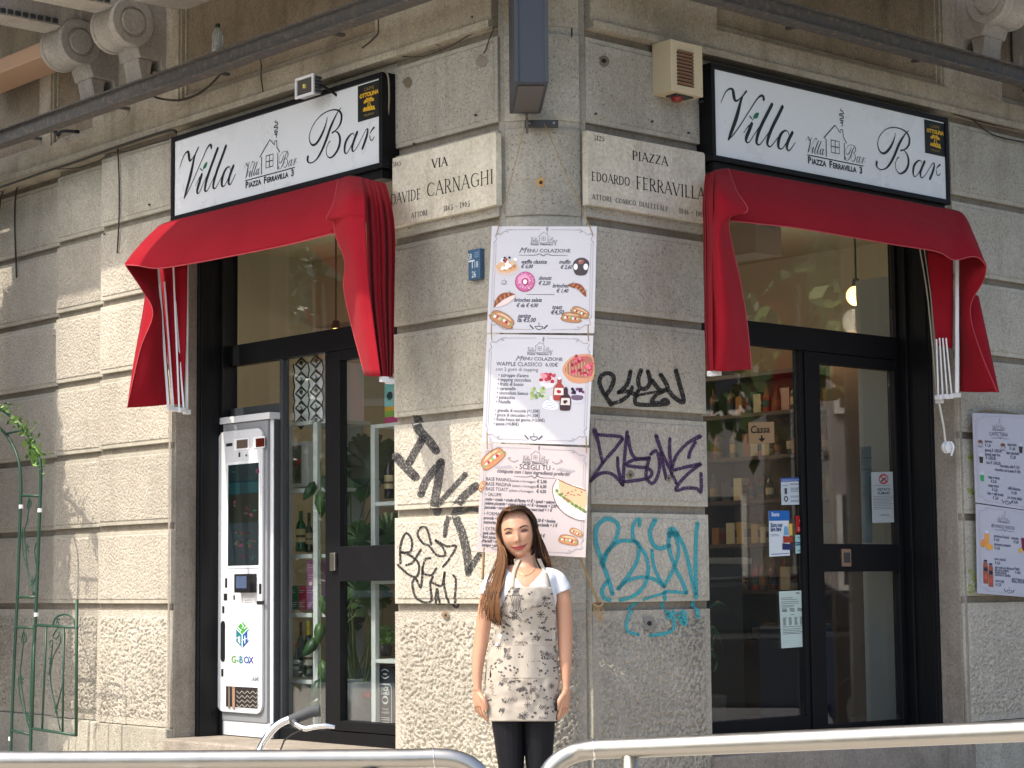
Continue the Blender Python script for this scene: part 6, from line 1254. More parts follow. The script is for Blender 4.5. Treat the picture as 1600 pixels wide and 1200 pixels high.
# second shelf, at the right edge
o = thing('display_shelf', 'white framed display shelf inside the left door, beside the monstera plant', 'shelf', FL.p(LW(583, 1150)[0], .41, LD))
RSH = []
for y in (662, 784, 906, 1030):
    A = LW(600, y, LD); RSH.append(A[1]); mb = MB(); mb.box(FL, LW(588, y)[0], LW(640, y)[0], A[1] - .022, A[1], LD - .30, LD + .008, SHW); mb.obj('shelf_board', o, bevel=.002)
for dd in (LD, LD - .30):
    mb = MB(); A = LW(581, 664, LD); Bq = LW(587.5, 664, LD); mb.box(FL, A[0], Bq[0], .41, RSH[0], dd - .02, dd + .01, SHW); mb.obj('post', o, bevel=.002)
def jack(mb, f):
    Wc = ink(196, 200, 200)
    mb.ribbon(f, [(.14, .10), (.14, .66), (.24, .70), (.76, .70), (.86, .66), (.86, .10), (.76, .06), (.24, .06), (.14, .10)], .025, Wc, smooth=False); text(mb, f, 'JACK', .5, .60, .09, Wc, 'CENTER', sx=2.1, bold=.05); text(mb, f, "DANIEL'S", .5, .54, .06, Wc, 'CENTER', sx=2.0, bold=.05)
    mb.ribbon(f, [(.5 + .16 * math.cos(t), .46 + .05 * math.sin(t)) for t in np.linspace(0, 6.28, 11)], .03, Wc); text(mb, f, 'Tennessee', .5, .31, .045, Wc, 'CENTER', sx=2.0); text(mb, f, 'WHISKEY', .5, .25, .05, Wc, 'CENTER', sx=2.1); lines(mb, f, .24, .76, (.19, .16, .12), Wc, .010, .02)
    mb.ribbon(f, [(.3, .90), (.5, .93), (.7, .90)], .016, Wc); mb.ribbon(f, [(.3, .82), (.5, .79), (.7, .82)], .016, Wc); text(mb, f, 'FINEST', .5, .845, .03, Wc, 'CENTER', sx=2.4, bold=.04); text(mb, f, 'Jack Daniel', .5, .015, .035, Wc, 'CENTER', sx=2, shear=.3)
sbox("tall black whiskey gift carton with white ornate label below the right-hand shelf", 588, 1038, 616, 1142, (26, 30, 32), LD - .04, deep=.12, face=jack)
def cats(mb, f):
    for y0, y1, c in ((0, .12, (200, 60, 120)), (.12, .24, (130, 180, 70)), (.24, .33, (226, 170, 60)), (.33, .8, (130, 196, 190)), (.8, 1, (214, 190, 180))): mb.poly(f, [(0, y0), (1, y0), (1, y1), (0, y1)], ink(*c))
    mb.blob(lambda a, b: f(a, b, .002), .35, .55, .2, .09, ink(40, 60, 60), 0, 10, .1); mb.blob(lambda a, b: f(a, b, .002), .75, .6, .16, .07, ink(220, 130, 130), 0, 10, .1)
sbox('colourful striped gift box standing on top of the right-hand shelf', 601, 585, 625, 659, (214, 190, 180), LD - .05, deep=.16, face=cats)
bottle('dark wine bottle with a cream label inside the right-hand shelf', 608, 779, 703, 15, (24, 20, 18), (30, 26, 24), (206, 190, 150), d=LD - .10)

LEAFM = plain('leaf_green', (.045, .115, .028), .42, 0, 0, 0, .35, 12, .5); LEAFD = plain('leaf_dark_green', (.02, .06, .022), .4, 0, 0, 0, .35, 12, .5); STEMM = plain('stem_green', (.12, .17, .06), .6, 0, 0, 0, .3, 20)
def monstera_leaf(par, p, size, ang, tilt, m, yaw=0):
    fx = Vector((math.cos(ang), 0, math.sin(ang))); fy = Vector((-math.sin(ang), math.sin(tilt), math.cos(ang) * math.cos(tilt))).normalized(); n = fx.cross(fy)
    mb = MB(); out = []
    N = 44
    for k in range(N + 1):
        t = -math.pi * .93 + 2 * math.pi * .93 * k / N
        r = 1 - .18 * math.cos(t) ; r *= (.62 if (k % 5 == 2 and 5 < k < N - 5) else 1)
        x = .62 * r * math.sin(t); y = .45 + .58 * r * math.cos(t) - .1; out.append((x, y))
    Vv = [p]
    for x, y in out: Vv.append(p + (fx * x + fy * y - n * (.25 * abs(x) ** 1.5 + .12 * y * y)) * size)
    mb.add(Vv, [(0, k, k + 1) for k in range(1, N + 1)], m); return mb.obj('leaf', par, smooth=True, recalc=False, solid=.0015)
o = thing('monstera_plant', 'large monstera plant with split leaves in a plastic-wrapped pot behind the left door', 'plant', FL.p(LW(560, 1140, -.85)[0], .41, -.85))
pp = o.location
mb = MB(); mb.lathe(pp, (0, 0, 1), [(.13, 0), (.15, .15), (.17, .30), (.165, .31), (.15, .26), (.001, .25)], plain('silver_plastic', (.20, .22, .22), .35, .3, .006, 14, .4, 10), 18); mb.obj('pot', o, smooth=True)
mb = MB(); fpt = lambda x, y: FL.p(*LW(x, y, -.66), -.66); text(mb, lambda x, y: fpt(x, y), 'NICI', 558, 0, 1, ink(150, 60, 50)) if False else None
text(mb, lambda x, y: pp + Vector((.03 + x, -.170 - .0 * x, .22 + y)), 'NICI', 0, 0, .05, ink(150, 60, 50), sx=1.1, bold=.04); mb.obj('pot_lettering', o, recalc=False, kind='stuff')
leaves = [(583, 735, .27, .1, .2), (600, 742, .25, -.3, .1), (548, 770, .24, .3, .3), (566, 700, .12, .5, .3), (540, 830, .17, .7, .4), (560, 845, .16, -.4, .3), (575, 835, .16, .2, .5), (598, 845, .17, -.5, .4), (610, 830, .16, .5, .4), (545, 920, .14, .8, .3), (560, 925, .2, -.3, .4), (575, 950, .15, .3, .3), (535, 960, .18, .6, .4), (590, 925, .13, .2, .2), (548, 870, .15, -.8, .3), (530, 905, .14, .1, .4)]
for i, (x, y, s, an, ti) in enumerate(leaves):
    d_ = -.62 - .07 * (i % 5); p = PT(FL, x, y, d_); monstera_leaf(o, p, s, an + math.pi * (0 if i < 4 else random.choice((0, 1, 0))), ti, LEAFM if i % 3 else LEAFD)
    mb = MB(); q = pp + Vector((random.uniform(-.06, .06), random.uniform(-.06, .06), .26)); m1 = (p + q) / 2 + Vector((random.uniform(-.12, .12), -.04, .1)); mb.tube([q, m1, p], [.007, .005, .004], STEMM, 6); mb.obj('stem', o, smooth=True)
# trailing leaves round the left shelf
o = thing('trailing_plant', 'glossy green trailing plant hanging beside the post of the left display shelf', 'plant', PT(FL, 498, 1140, LD - .05))
for i, (x, y, s, an) in enumerate(((492, 752, .12, 2.6), (500, 765, .15, 3.2), (503, 742, .12, 3.6), (501, 970, .13, 3.0), (496, 995, .13, 2.5), (503, 1030, .15, 3.3), (500, 1060, .13, 2.8), (502, 930, .12, 3.4), (499, 1095, .13, 2.4))):
    p = PT(FL, x, y, LD + .03 - .01 * (i % 3)); fx = Vector((math.cos(an), .2, math.sin(an))).normalized(); fy = Vector((-math.sin(an), -.1, math.cos(an))).normalized(); mb = MB()
    A_ = [(0, 0), (.22, .2), (.28, .5), (.16, .85), (0, 1.1), (-.16, .85), (-.28, .5), (-.22, .2)]; nn = fx.cross(fy)
    V2 = [p + (fy * .5) * s] + [p + (fx * a + fy * b - nn * abs(a) * .4) * s for a, b in A_]; mb.add(V2, [(0, k, k % 8 + 1) for k in range(1, 9)], LEAFM if i % 2 else LEAFD); mb.obj('leaf', o, smooth=True, recalc=False, solid=.001)
mb = MB(); mb.tube([PT(FL, 501, y, LD + .03) for y in (720, 800, 900, 1000, 1135)], .004, STEMM, 6); mb.obj('stem', o)
# small potted bush
o = thing('potted_bush', 'small bright green artificial bush in a dark pot on the right-hand shelf', 'plant', PT(FL, 603, 1025, LD - .10)); pq = o.location
mb = MB(); mb.lathe(pq, (0, 0, 1), [(.028, 0), (.038, .06), (.034, .06), (.001, .055)], ink(40, 42, 44), 14); mb.obj('pot', o, smooth=True)
mb = MB(); BG = plain('bright_leaf', (.14, .30, .05), .5)
for k in range(240):
    v = Vector((random.gauss(0, 1), random.gauss(0, 1), random.gauss(0, 1))).normalized() * random.uniform(.03, .062); c_ = pq + Vector((0, 0, .115)) + v; a_ = v.orthogonal().normalized() * .010; b_ = v.cross(a_).normalized() * .006 + v.normalized() * .006
    mb.quad([c_ - a_, c_ - b_, c_ + a_, c_ + b_], BG)
mb.obj('foliage', o, recalc=False, kind='stuff')
# plant leaves at the left edge of the right window
o = thing('window_plant', 'strappy green houseplant leaves at the left edge of the right window', 'plant', PT(FR, 1100, 1140, -.7))
for i, pts in enumerate(([(1080, 1000), (1110, 948), (1130, 945), (1146, 966)], [(1085, 1010), (1112, 985), (1125, 1000), (1129, 1028)], [(1085, 1040), (1112, 1020), (1120, 1035), (1114, 1050)], [(1080, 1080), (1104, 1040), (1112, 1010), (1118, 985)])):
    mb = MB(); P_ = cr([PT(FR, x, y, -.62 - .03 * i) for x, y in pts], 6); nn = FR.y * .02
    Vv = []
    for k, q in enumerate(P_): w_ = math.sin(math.pi * min(1, .12 + k / (len(P_) - 1) * .88)) * (1.3 if i in (1, 2) else .6); Vv += [Vector(q) + nn * w_, Vector(q) - nn * w_ + FR.z * .01]
    mb.add(Vv, [(2 * k, 2 * k + 1, 2 * k + 3, 2 * k + 2) for k in range(len(P_) - 1)], LEAFD); mb.obj('leaf', o, smooth=True, recalc=False, solid=.0015)
mb = MB(); pq = o.location; mb.lathe(Vector((pq.x, pq.y, .40)), (0, 0, 1), [(.10, 0), (.13, .25), (.001, .24)], ink(70, 66, 60), 16); mb.obj('pot', o)

# ------------------------------------------------------------------ inside of the bar: lamps, counter wall of shelves with goods
def lamp_fit(lab, p, r, power, em=(1, .56, .15)):
    o = thing('pendant_lamp', lab, 'lamp', p)
    mb = MB(); n = 12; prof = [(max(.001, r * math.sin(math.pi * k / n)), -r * math.cos(math.pi * k / n)) for k in range(n + 1)]
    mb.lathe(p, (0, 0, 1), prof, plain('lit_globe', em, .5, emit=3.2), 20); mb.obj('globe', o, smooth=True)
    mb = MB(); mb.tube([p + Vector((0, 0, r)), Vector((p.x, p.y, 3.595))], .006, M_dkgrey, 6, smooth=0); mb.lathe(p + Vector((0, 0, r * .9)), (0, 0, 1), [(.03, 0), (.02, .05), (.001, .051)], M_dkgrey, 10); mb.obj('cord', o)
    L = bpy.data.lights.new('lamp_glow', 'POINT'); L.energy = power; L.color = (1, .86, .66); L.shadow_soft_size = .08; lo = bpy.data.objects.new('lamp_glow', L); COL.objects.link(lo); lo.parent = o; lo.location = (0, 0, -r - .1)
pl_ = PY(1338, 462, 12.6); lamp_fit('glowing warm globe lamp seen through the upper right window', pl_, .062, 5)
pl2 = PY(525, 520, 12.8); lamp_fit('small warm pendant lamp seen through the upper left window', Vector((pl2.x, pl2.y, pl2.z)), .03, 7)
lamp_fit('added warm pendant lamp lighting the bar shelves deep in the room', RM(2.4, 2.7, 3.1), .06, 5)  # extra lamp added to brighten the dark room behind the glass
mb = MB(); bp_ = RM(2.6, 2.6, 0)
o = thing('ceiling_beam', 'plastered ceiling beam crossing the bar room behind both upper windows', 'beam', RM(2.2, 2.2, 3.2))
FB = Frame((CX, CY, 0), FL.x * -1, (0, 0, 1), FR.x)
mb.box(FB, A0 + .01, A1 - .01, 3.12, 3.599, 2.1, 2.32, M_int); mb.obj('beam_body', o)
o = thing('wall_column', 'pale grey square column inside the right door', 'column', RM(.65, 3.53, .4)); mb = MB(); mb.box(FB, .5, .8, .401, 3.115, 3.384, 3.68, plain('pale_grey_wall', (.36, .38, .39), .6)); mb.obj('shaft', o, bevel=.004)
# wall of shelves facing the door
o = thing('bar_shelving', 'dark wooden bar shelving crowded with goods deep inside the right door', 'shelf', RM(2.4, 3.5, .4))
WD = plain('dark_wood', (.09, .05, .028), .5, 0, 0, 0, .3, 8); SHL = [.9, 1.22, 1.52, 1.80, 2.08, 2.36, 2.62]
for h in SHL:
    mb = MB(); mb.box(FB, 1.05, 4.4, h - .025, h, 3.4, 3.66, WD); mb.obj('shelf_board', o)
for a in (1.03, 2.1, 3.2, 4.4):
    mb = MB(); mb.box(FB, a, a + .03, .401, 2.8, 3.399, 3.67, WD); mb.obj('upright', o)
mb = MB(); mb.box(FB, 1.0, 4.45, .401, 2.85, 3.672, 3.69, plain('warm_back', (.20, .13, .07), .7)); mb.obj('back_panel', o)
o = thing('bar_counter', 'dark bar counter with a pale top inside the right window', 'counter', RM(2.2, 2.5, .4)); mb = MB(); mb.box(FB, 1.3, 3.9, .401, 1.38, 2.4, 2.85, plain('counter_panel', (.07, .06, .055), .4)); mb.obj('front_panel', o); mb = MB(); mb.box(FB, 1.26, 3.94, 1.3805, 1.42, 2.36, 2.9, plain('counter_top', (.30, .27, .22), .3)); mb.obj('counter_top', o, bevel=.004)
PAL = [(150, 96, 44), (96, 40, 24), (190, 150, 80), (60, 70, 40), (30, 26, 22), (170, 60, 36), (200, 180, 140), (110, 80, 50), (50, 90, 70), (120, 110, 90)]
protos = []
for i in range(10):
    mb = MB(); c = ink(*PAL[i], .3)
    if i % 2: mb.lathe((0, 0, 0), (0, 0, 1), [(.034, 0), (.036, .01), (.036, .13), (.03, .15), (.012, .18), (.011, .215), (.001, .216)], c, 10); mb.lathe((0, 0, .04), (0, 0, 1), [(.0365, 0), (.0365, .06)], ink(*PAL[(i + 3) % 10]), 10); nm = 'bar_bottle'
    else: mb.box(Frame((0, 0, 0), (1, 0, 0), (0, 1, 0), (0, 0, 1)), -.05, .05, -.04, .04, 0, .16, c); mb.box(Frame((0, 0, 0), (1, 0, 0), (0, 1, 0), (0, 0, 1)), -.04, .04, -.0412, -.0402, .05, .11, ink(*PAL[(i + 5) % 10])); nm = 'goods_package'
    ob = mb.obj(nm, None); protos.append(ob)
used = set()
for sh_i, h in enumerate(SHL[:-1]):
    row_n = ('lowest', 'second lowest', 'third', 'fourth', 'fifth', 'topmost')[sh_i]; a = 1.12
    while a < 4.3:
        i = random.randrange(10); src = protos[i]
        ob = src if i not in used else src.copy()
        if i in used: COL.objects.link(ob)
        used.add(i)
        ob.location = RM(a, 3.43 + random.uniform(0, .1), h + .001); ob.rotation_euler = (0, 0, AL + random.uniform(-.3, .3)); s_ = random.uniform(.62, .95); ob.scale = (s_, s_, s_)
        if i % 2: tag(ob, 'bottle standing on the %s board of the dark bar shelving inside the right door' % row_n, 'bottle', 'bottles on the %s board of the bar shelving' % row_n)
        else: tag(ob, 'small package on the %s board of the dark bar shelving inside the right door' % row_n, 'package', 'packages on the %s board of the bar shelving' % row_n)
        a += random.uniform(.06, .10)
for i in range(10):
    if i not in used: bpy.data.objects.remove(protos[i])
o = thing('rubbish_bin', 'dark blue tall bin standing inside the lower right door pane', 'bin', RM(.75, 2.75, .4)); mb = MB(); mb.prism(Frame(RM(.62, 2.55, .401), FR.x, -FL.x, (0, 0, 1)), [(0, 0), (.34, 0), (.34, .3), (0, .3)], 0, .62, plain('bin_blue', (.008, .014, .035), .4)); mb.obj('body', o, bevel=.02)

# ------------------------------------------------------------------ the street opposite, as the glass mirrors it
def facade(lab, F, w, h, floors, bays, wallm):
    o = thing('town_house', lab, 'building', F.p(w / 2, 0, 0)); mb = MB(); mb.box(F, 0, w, -.1, h, -6, 0, wallm); mb.box(F, -.2, w + .2, h, h + .4, -6.2, .5, M_brk); wo = mb.obj('wall', o)
    gl = plain('far_window', (.03, .035, .04), .1); proto = None
    for i in range(bays):
        for j in range(floors):
            x = w * (i + .5) / bays; y = 1.2 + j * h / floors
            if proto is None:
                mb = MB(); mb.box(F, x - .6, x + .6, y, y + 1.9, .01, .03, gl); mb.box(F, x - .72, x + .72, y - .12, y, .01, .12, M_brk); mb.box(F, x - .72, x - .6, y, y + 1.9, .01, .06, M_brk); mb.box(F, x + .6, x + .72, y, y + 1.9, .01, .06, M_brk); proto = mb.obj('window', o); px_, py_ = x, y; fp = F
            else:
                c = proto.copy(); COL.objects.link(c); c.location = proto.location + F.x * (x - px_) + F.y * (y - py_)
    return o
OCH = plain('ochre_render', (.20, .14, .08), .9, 0, 0, 0, .2, 1); GRR = plain('grey_render', (.16, .15, .14), .9, 0, 0, 0, .2, 1)
facade('ochre town house across the street on the left, mirrored in the left shop glass', Frame((-24, -2, 0), (0, 1, 0), (0, 0, 1), (1, 0, 0)), 26, 13, 4, 8, OCH)
facade('grey town house across the square on the right, mirrored in the right shop glass', Frame((34, 22, 0), (0, -1, 0), (0, 0, 1), (-1, 0, 0)), 40, 15, 4, 12, GRR)
TRK = plain('bark', (.10, .08, .06), .9, 0, .01, 20, .3, 6)
random.seed(11)
def tree(p, h, cr_r, lab, n=1100):
    o = thing('plane_tree', lab, 'tree', p); p = Vector(p)
    mb = MB(); mb.tube([p, p + Vector((.1, .05, h * .3)), p + Vector((0, .1, h * .6)), p + Vector((.1, 0, h * .85))], [.22, .17, .12, .04], TRK, 9)
    for k in range(7):
        a = k * .9; b0 = p + Vector((.03, .05, h * (.35 + .06 * k))); mb.tube([b0, b0 + Vector((math.cos(a), math.sin(a), .6)) * cr_r * .4, b0 + Vector((math.cos(a), math.sin(a), .9)) * cr_r * .7], [.08, .05, .02], TRK, 6)
    mb.obj('trunk', o, smooth=True)
    mb = MB(); fol = [plain('tree_leaf', (.04, .075, .02), .6), plain('tree_leaf_light', (.08, .12, .03), .6)]
    cl_ = [p + Vector((random.gauss(0, .42) * cr_r, random.gauss(0, .42) * cr_r, h * .66 + random.gauss(0, .22) * h * .7)) for _ in range(26)]
    for k in range(n):
        c_ = random.choice(cl_) + Vector((random.gauss(0, .45), random.gauss(0, .45), random.gauss(0, .35)))
        a_ = Vector((random.gauss(0, 1), random.gauss(0, 1), random.gauss(0, 1))).normalized() * random.uniform(.12, .22); b_ = a_.orthogonal().normalized() * random.uniform(.08, .14)
        mb.quad([c_ - a_, c_ - b_, c_ + a_, c_ + b_], fol[k % 2])
    mb.obj('crown', o, recalc=False, kind='stuff')
for i, (x, y) in enumerate(((15, 11.5), (17, 5.5), (20, -2), (17, 17))): tree((x, y, -.1), 8.5, 2.6, ('leafy plane tree across the square nearest the right shop window', 'second leafy plane tree across the square', 'third leafy plane tree across the square, towards the viewer', 'leafy plane tree across the square beyond the first')[i], 2600)
def car(F, lab, colr):
    o = thing('parked_car', lab, 'car', F.p(0, 0, 0)); body = plain('car_paint_%d' % int(colr[0] * 1000), colr, .25, .3, coat=.6)
    mb = MB(); prof = [(-2.0, .35), (-2.05, .6), (-1.95, .85), (-1.1, .95), (1.55, .98), (2.0, .85), (2.05, .5), (1.95, .32)]; mb.prism(F, prof, -.85, .85, body); mb.obj('body', o, bevel=.05)
    mb = MB(); mb.prism(F, [(-1.15, .93), (-.55, 1.38), (.9, 1.42), (1.65, .96)], -.72, .72, plain('car_glass', (.02, .025, .03), .05)); mb.obj('cabin', o, bevel=.04)
    mb = MB(); mb.prism(F, [(-.6, 1.385), (.92, 1.425), (.85, 1.46), (-.5, 1.42)], -.7, .7, body); mb.obj('roof', o, bevel=.02)
    for x in (-1.3, 1.3):
        for z in (-.78, .78): mb = MB(); mb.lathe(F.p(x, .32, z - .1), F.z, [(.001, 0), (.31, 0), (.32, .03), (.32, .17), (.31, .2), (.001, .2)], ink(18, 18, 20), 20); mb.lathe(F.p(x, .32, z - .11), F.z, [(.001, 0), (.19, 0), (.19, .22), (.001, .22)], M_steel, 14); mb.obj('wheel', o)
car(Frame((8.4, 10.9, -.12), Vector((.0, 1, 0)), (0, 0, 1), Vector((1, 0, 0))), 'dark grey parked car at the side kerb, mirrored in the right window', (.03, .033, .036))
car(Frame((8.5, 16.2, -.12), Vector((.0, 1, 0)), (0, 0, 1), Vector((1, 0, 0))), 'dark blue parked car behind the dark grey one', (.02, .03, .07))

# ------------------------------------------------------------------ garden arch of green tube on the left
DT = .30
o = thing('garden_arch', 'dark green tubular garden arch with leaf scrolls standing at the left wall', 'trellis', FL.p(U(FL, 60, 1180, DT)[0], 0, DT))
def tz(x, y, d=DT): return PT(FL, x / 2.069, 620 + y / 2.069, d)
def down(p): return Vector((p.x, p.y, 0))
def tubeobj(name, pts, r, m=M_ltgreen, par=o, seg=8): mb = MB(); mb.tube(pts, r, m, seg); return mb.obj(name, par, smooth=True)
hoop = [tz(-260, 210), tz(-240, 60), tz(-150, -20), tz(-60, -10), tz(0, 35), tz(60, 85), tz(105, 145), tz(130, 210), tz(131, 300), tz(128, 380), tz(116, 700), tz(104, 900), tz(98, 1180)]
tubeobj('hoop', [down(tz(-270, 900))] + hoop + [down(tz(97, 1200))], .011)
tubeobj('hoop', [down(tz(-340, 900, DT)), tz(-330, 240), tz(-300, 90), tz(-200, 20), tz(-80, 45), tz(0, 102), tz(38, 150), tz(62, 215), tz(68, 290), tz(66, 360), tz(56, 650), tz(44, 900), tz(34, 1170), down(tz(33, 1200))], .010)
for a, b in (((67, 320), (131, 320)), ((56, 648), (118, 648)), ((52, 745), (113, 747)), ((36, 1078), (101, 1092)), ((20, 120), (80, 105))): tubeobj('cross_bar', [tz(*a), tz(*b)], .008)
for p in ([(95, 325), (88, 360), (100, 350), (97, 330), (88, 400), (78, 440), (84, 500), (90, 560), (108, 640)], [(72, 420), (74, 500), (88, 560), (112, 640)], [(118, 470), (112, 500), (118, 560), (110, 600)], [(78, 752), (70, 790), (84, 790), (80, 760), (72, 830), (66, 900), (75, 970), (90, 1060)], [(60, 900), (66, 980), (95, 1070)]):
    tubeobj('scroll_rod', [tz(*q) for q in p], .0045, seg=6)
def leafset(pts, par, m=M_ltgreen, s=.035):
    for x, y in pts:
        mb = MB(); p = tz(x, y, DT + .01)
        for k in range(5): a = R(90 + 72 * k); mb.quad([p, p + FL.x * math.cos(a + .35) * s * .5 + FL.y * math.sin(a + .35) * s * .5, p + FL.x * math.cos(a) * s + FL.y * math.sin(a) * s, p + FL.x * math.cos(a - .35) * s * .5 + FL.y * math.sin(a - .35) * s * .5], m)
        mb.obj('metal_leaf', par, recalc=False, solid=.002)
leafset([(88, 488), (106, 598), (70, 915), (90, 1035)], o)
for x, y in ((68, 355), (129, 367), (117, 704), (34, 1105)): mb = MB(); mb.lathe(tz(x, y) - Vector((0, 0, .012)), (0, 0, 1), [(.014, 0), (.014, .024)], M_white, 8); mb.obj('joint_clip', o)
o2_ = thing('garden_gate', 'low dark green tube gate with leaf scrolls fixed beside the garden arch', 'gate', down(tz(180, 1100)))
def tg(name, pts, r, seg=8): mb = MB(); mb.tube([tz(*q) for q in pts], r, M_ltgreen, seg); return mb.obj(name, o2_, smooth=True)
tg('gate_post', [(248, 655), (246, 1098)], .010); tg('gate_post', [(112, 738), (104, 1076)], .009); tg('gate_rail', [(118, 738), (250, 746)], .009); tg('gate_rail', [(102, 1072), (246, 1094)], .009)
tg('gate_bar', [(150, 742), (136, 1078)], .007); tg('gate_bar', [(207, 744), (202, 1086)], .007)
tg('gate_arc', [(172, 742), (176, 722), (190, 708), (215, 704), (236, 718), (243, 742)], .006)
for p in ([(182, 752), (172, 775), (182, 782), (192, 765), (184, 750), (196, 790), (172, 840), (163, 900), (170, 960), (195, 1078)], [(165, 810), (160, 795), (170, 790), (165, 850), (158, 900)], [(180, 1020), (195, 960), (204, 920)]): tg('scroll_rod', p, .0045, 6)
leafset([(165, 850), (182, 1010), (186, 722)], o2_)
o3_ = thing('climbing_plant', 'sprays of fresh green leaves climbing over the top of the garden arch', 'plant', tz(100, 160))
mb = MB(); VL = [plain('vine_leaf', (.16, .30, .06), .5), plain('vine_leaf_dark', (.05, .11, .03), .5)]
random.seed(5)
hp = cr([Vector(q) for q in hoop[3:8]], 10)
for k in range(150):
    c_ = Vector(random.choice(hp)) + Vector((random.gauss(0, .03), random.gauss(0, .04), random.gauss(0, .03)))
    a_ = Vector((random.gauss(0, 1), random.gauss(0, 1), random.gauss(0, 1))).normalized() * random.uniform(.014, .028); b_ = a_.orthogonal().normalized() * random.uniform(.007, .013); mb.quad([c_ - a_, c_ - b_, c_ + a_, c_ + b_], VL[k % 2])
for k in range(46):
    t = random.random(); c_ = tz(95 + 18 * t + random.gauss(0, 7), 130 + 80 * t + random.gauss(0, 8), DT + .03 * random.random())
    a_ = Vector((random.gauss(0, .6), random.gauss(0, .4), -1)).normalized() * random.uniform(.02, .034); b_ = a_.orthogonal().normalized() * random.uniform(.009, .014); mb.quad([c_ - a_, c_ - b_, c_ + a_, c_ + b_], VL[k % 3 == 0])
mb.obj('leaves', o3_, recalc=False, kind='stuff')
mb = MB(); mb.tube([Vector(q) + Vector((0, 0, .01)) for q in hoop[3:8]], .004, STEMM, 6); mb.obj('stem', o3_)

# evergreen added beyond the left edge, shaped to cast shade on the far-left wall
cp = FL.p(U(FL, 5, 900)[0] - .24, 0, 1.1); o = thing('shadow_shrub', 'unseen conical evergreen added left of the garden arch to shade the wall', 'plant', cp)
mb = MB(); mb.box(FL.sub(0, 0, 0), 0, .001, 0, .001, 0, .001, TRK) if False else mb.lathe(cp, (0, 0, 1), [(.22, 0), (.28, .42), (.25, .42), (.001, .38)], plain('terracotta', (.30, .13, .07), .8), 20); mb.obj('pot', o)
mb = MB(); mb.tube([cp + Vector((0, 0, .3)), cp + Vector((0, 0, 4.5))], [.05, .01], TRK, 8, smooth=0); mb.obj('trunk', o); mb = MB()
for k in range(9500):
    hh_ = random.random(); rad = .80 * math.sqrt(max(0, 1 - ((hh_ - .38) / .62) ** 2 if hh_ > .38 else .45 + .55 * hh_ / .38)) * math.sqrt(random.uniform(.1, 1)) + .02; a = random.uniform(0, 6.283)
    c_ = cp + Vector((rad * math.cos(a), rad * math.sin(a), .55 + hh_ * 4.3)); a_ = Vector((random.gauss(0, 1), random.gauss(0, 1), random.gauss(0, 1))).normalized() * .07; b_ = a_.orthogonal().normalized() * .034
    mb.quad([c_ - a_, c_ - b_, c_ + a_, c_ + b_], LEAFD)
mb.obj('foliage', o, recalc=False, kind='stuff')

# ------------------------------------------------------------------ tubular steel barriers
def rail(lab, pts, posts, joints):
    P = [PY(x, y, Y) for x, y, Y in pts]; o = thing('street_barrier', lab, 'barrier', (P[0].x, P[0].y, 0), 'steel tube barriers along the kerb')
    mb = MB(); mb.tube(P + [Vector((P[-1].x, P[-1].y, 0))] if True else P, .029, M_steel, 28, n=7); mb.obj('tube', o, smooth=True)
    for x, y, Y in posts:
        p = PY(x, y, Y); mb = MB(); mb.tube([Vector((p.x, p.y, p.z)), Vector((p.x, p.y, 0))], .024, M_steel, 16, smooth=0); mb.obj('post', o, smooth=True)
    for i, (a, b) in enumerate(joints):
        mb = MB(); mb.tube([PY(*a), PY(*b)], .0308, M_chrome, 28, smooth=0); mb.obj('weld_seam', o, smooth=True)
    return o
rail('left steel tube barrier ending in a bend just left of the woman', [(-700, 1190, 6.3), (-150, 1189, 6.3), (200, 1188, 6.3), (500, 1186, 6.3), (640, 1185, 6.3), (680, 1184, 6.3), (712, 1187, 6.3), (738, 1199, 6.3), (754, 1219, 6.3), (761, 1248, 6.3), (762, 1290, 6.3)], [(578, 1200, 6.3), (-300, 1200, 6.3)], [((677.3, 1184.1, 6.3), (679, 1184, 6.3))])
rail('right steel tube barrier rising to a bend just right of the woman', [(2500, 1104, 4.85), (1900, 1130, 5.2), (1600, 1142, 5.5), (1300, 1155, 5.72), (1050, 1166, 5.92), (960, 1169.5, 6.0), (928, 1171, 6.02), (900, 1176, 6.05), (876, 1188, 6.05), (858, 1208, 6.05), (849, 1238, 6.05), (848, 1290, 6.05)], [(984, 1180, 5.98), (1900, 1150, 5.2)], [((929, 1171, 6.02), (926, 1171.2, 6.02))])

# ------------------------------------------------------------------ bicycle behind the left barrier (only its handlebar shows)
YB = 6.7
o = thing('bicycle', 'bicycle standing behind the left barrier with chrome handlebar, black grip and brake lever', 'bicycle', (PY(395, 1180, YB).x, YB, 0))
def bt(name, pts, r, m, seg=10, sm=1): mb = MB(); mb.tube(pts, r, m, seg, smooth=sm); return mb.obj(name, o, smooth=True)
HBp = [PY(398, 1192, YB), PY(406, 1172, YB), PY(417, 1152, YB), PY(434, 1133, YB), PY(457, 1122, YB)]
stem = Vector((HBp[0].x - .03, YB - .12, HBp[0].z - .05))
bt('handlebar', [Vector((stem.x - .12, YB - .62, .60)), Vector((stem.x - .13, YB - .45, .60)), Vector((stem.x - .04, YB - .25, .62)), stem, HBp[0] + Vector((0, -.03, -.01))] + HBp[1:] + [PY(495, 1109, YB)], .0125, M_chrome, 14)
bt('grip', [PY(453, 1126, YB), PY(470, 1119, YB), PY(487, 1112, YB), PY(500, 1110, YB)], [.017, .0175, .019, .020], plain('rubber_grip', (.045, .05, .052), .75, 0, .0006, 300), 16)
bt('brake_lever', [PY(461, 1131, YB - .03), PY(476, 1138, YB - .05), PY(490, 1136, YB - .06), PY(508, 1134, YB - .06), PY(523, 1136, YB - .06)], [.008, .010, .009, .009, .006], M_chrome, 10)
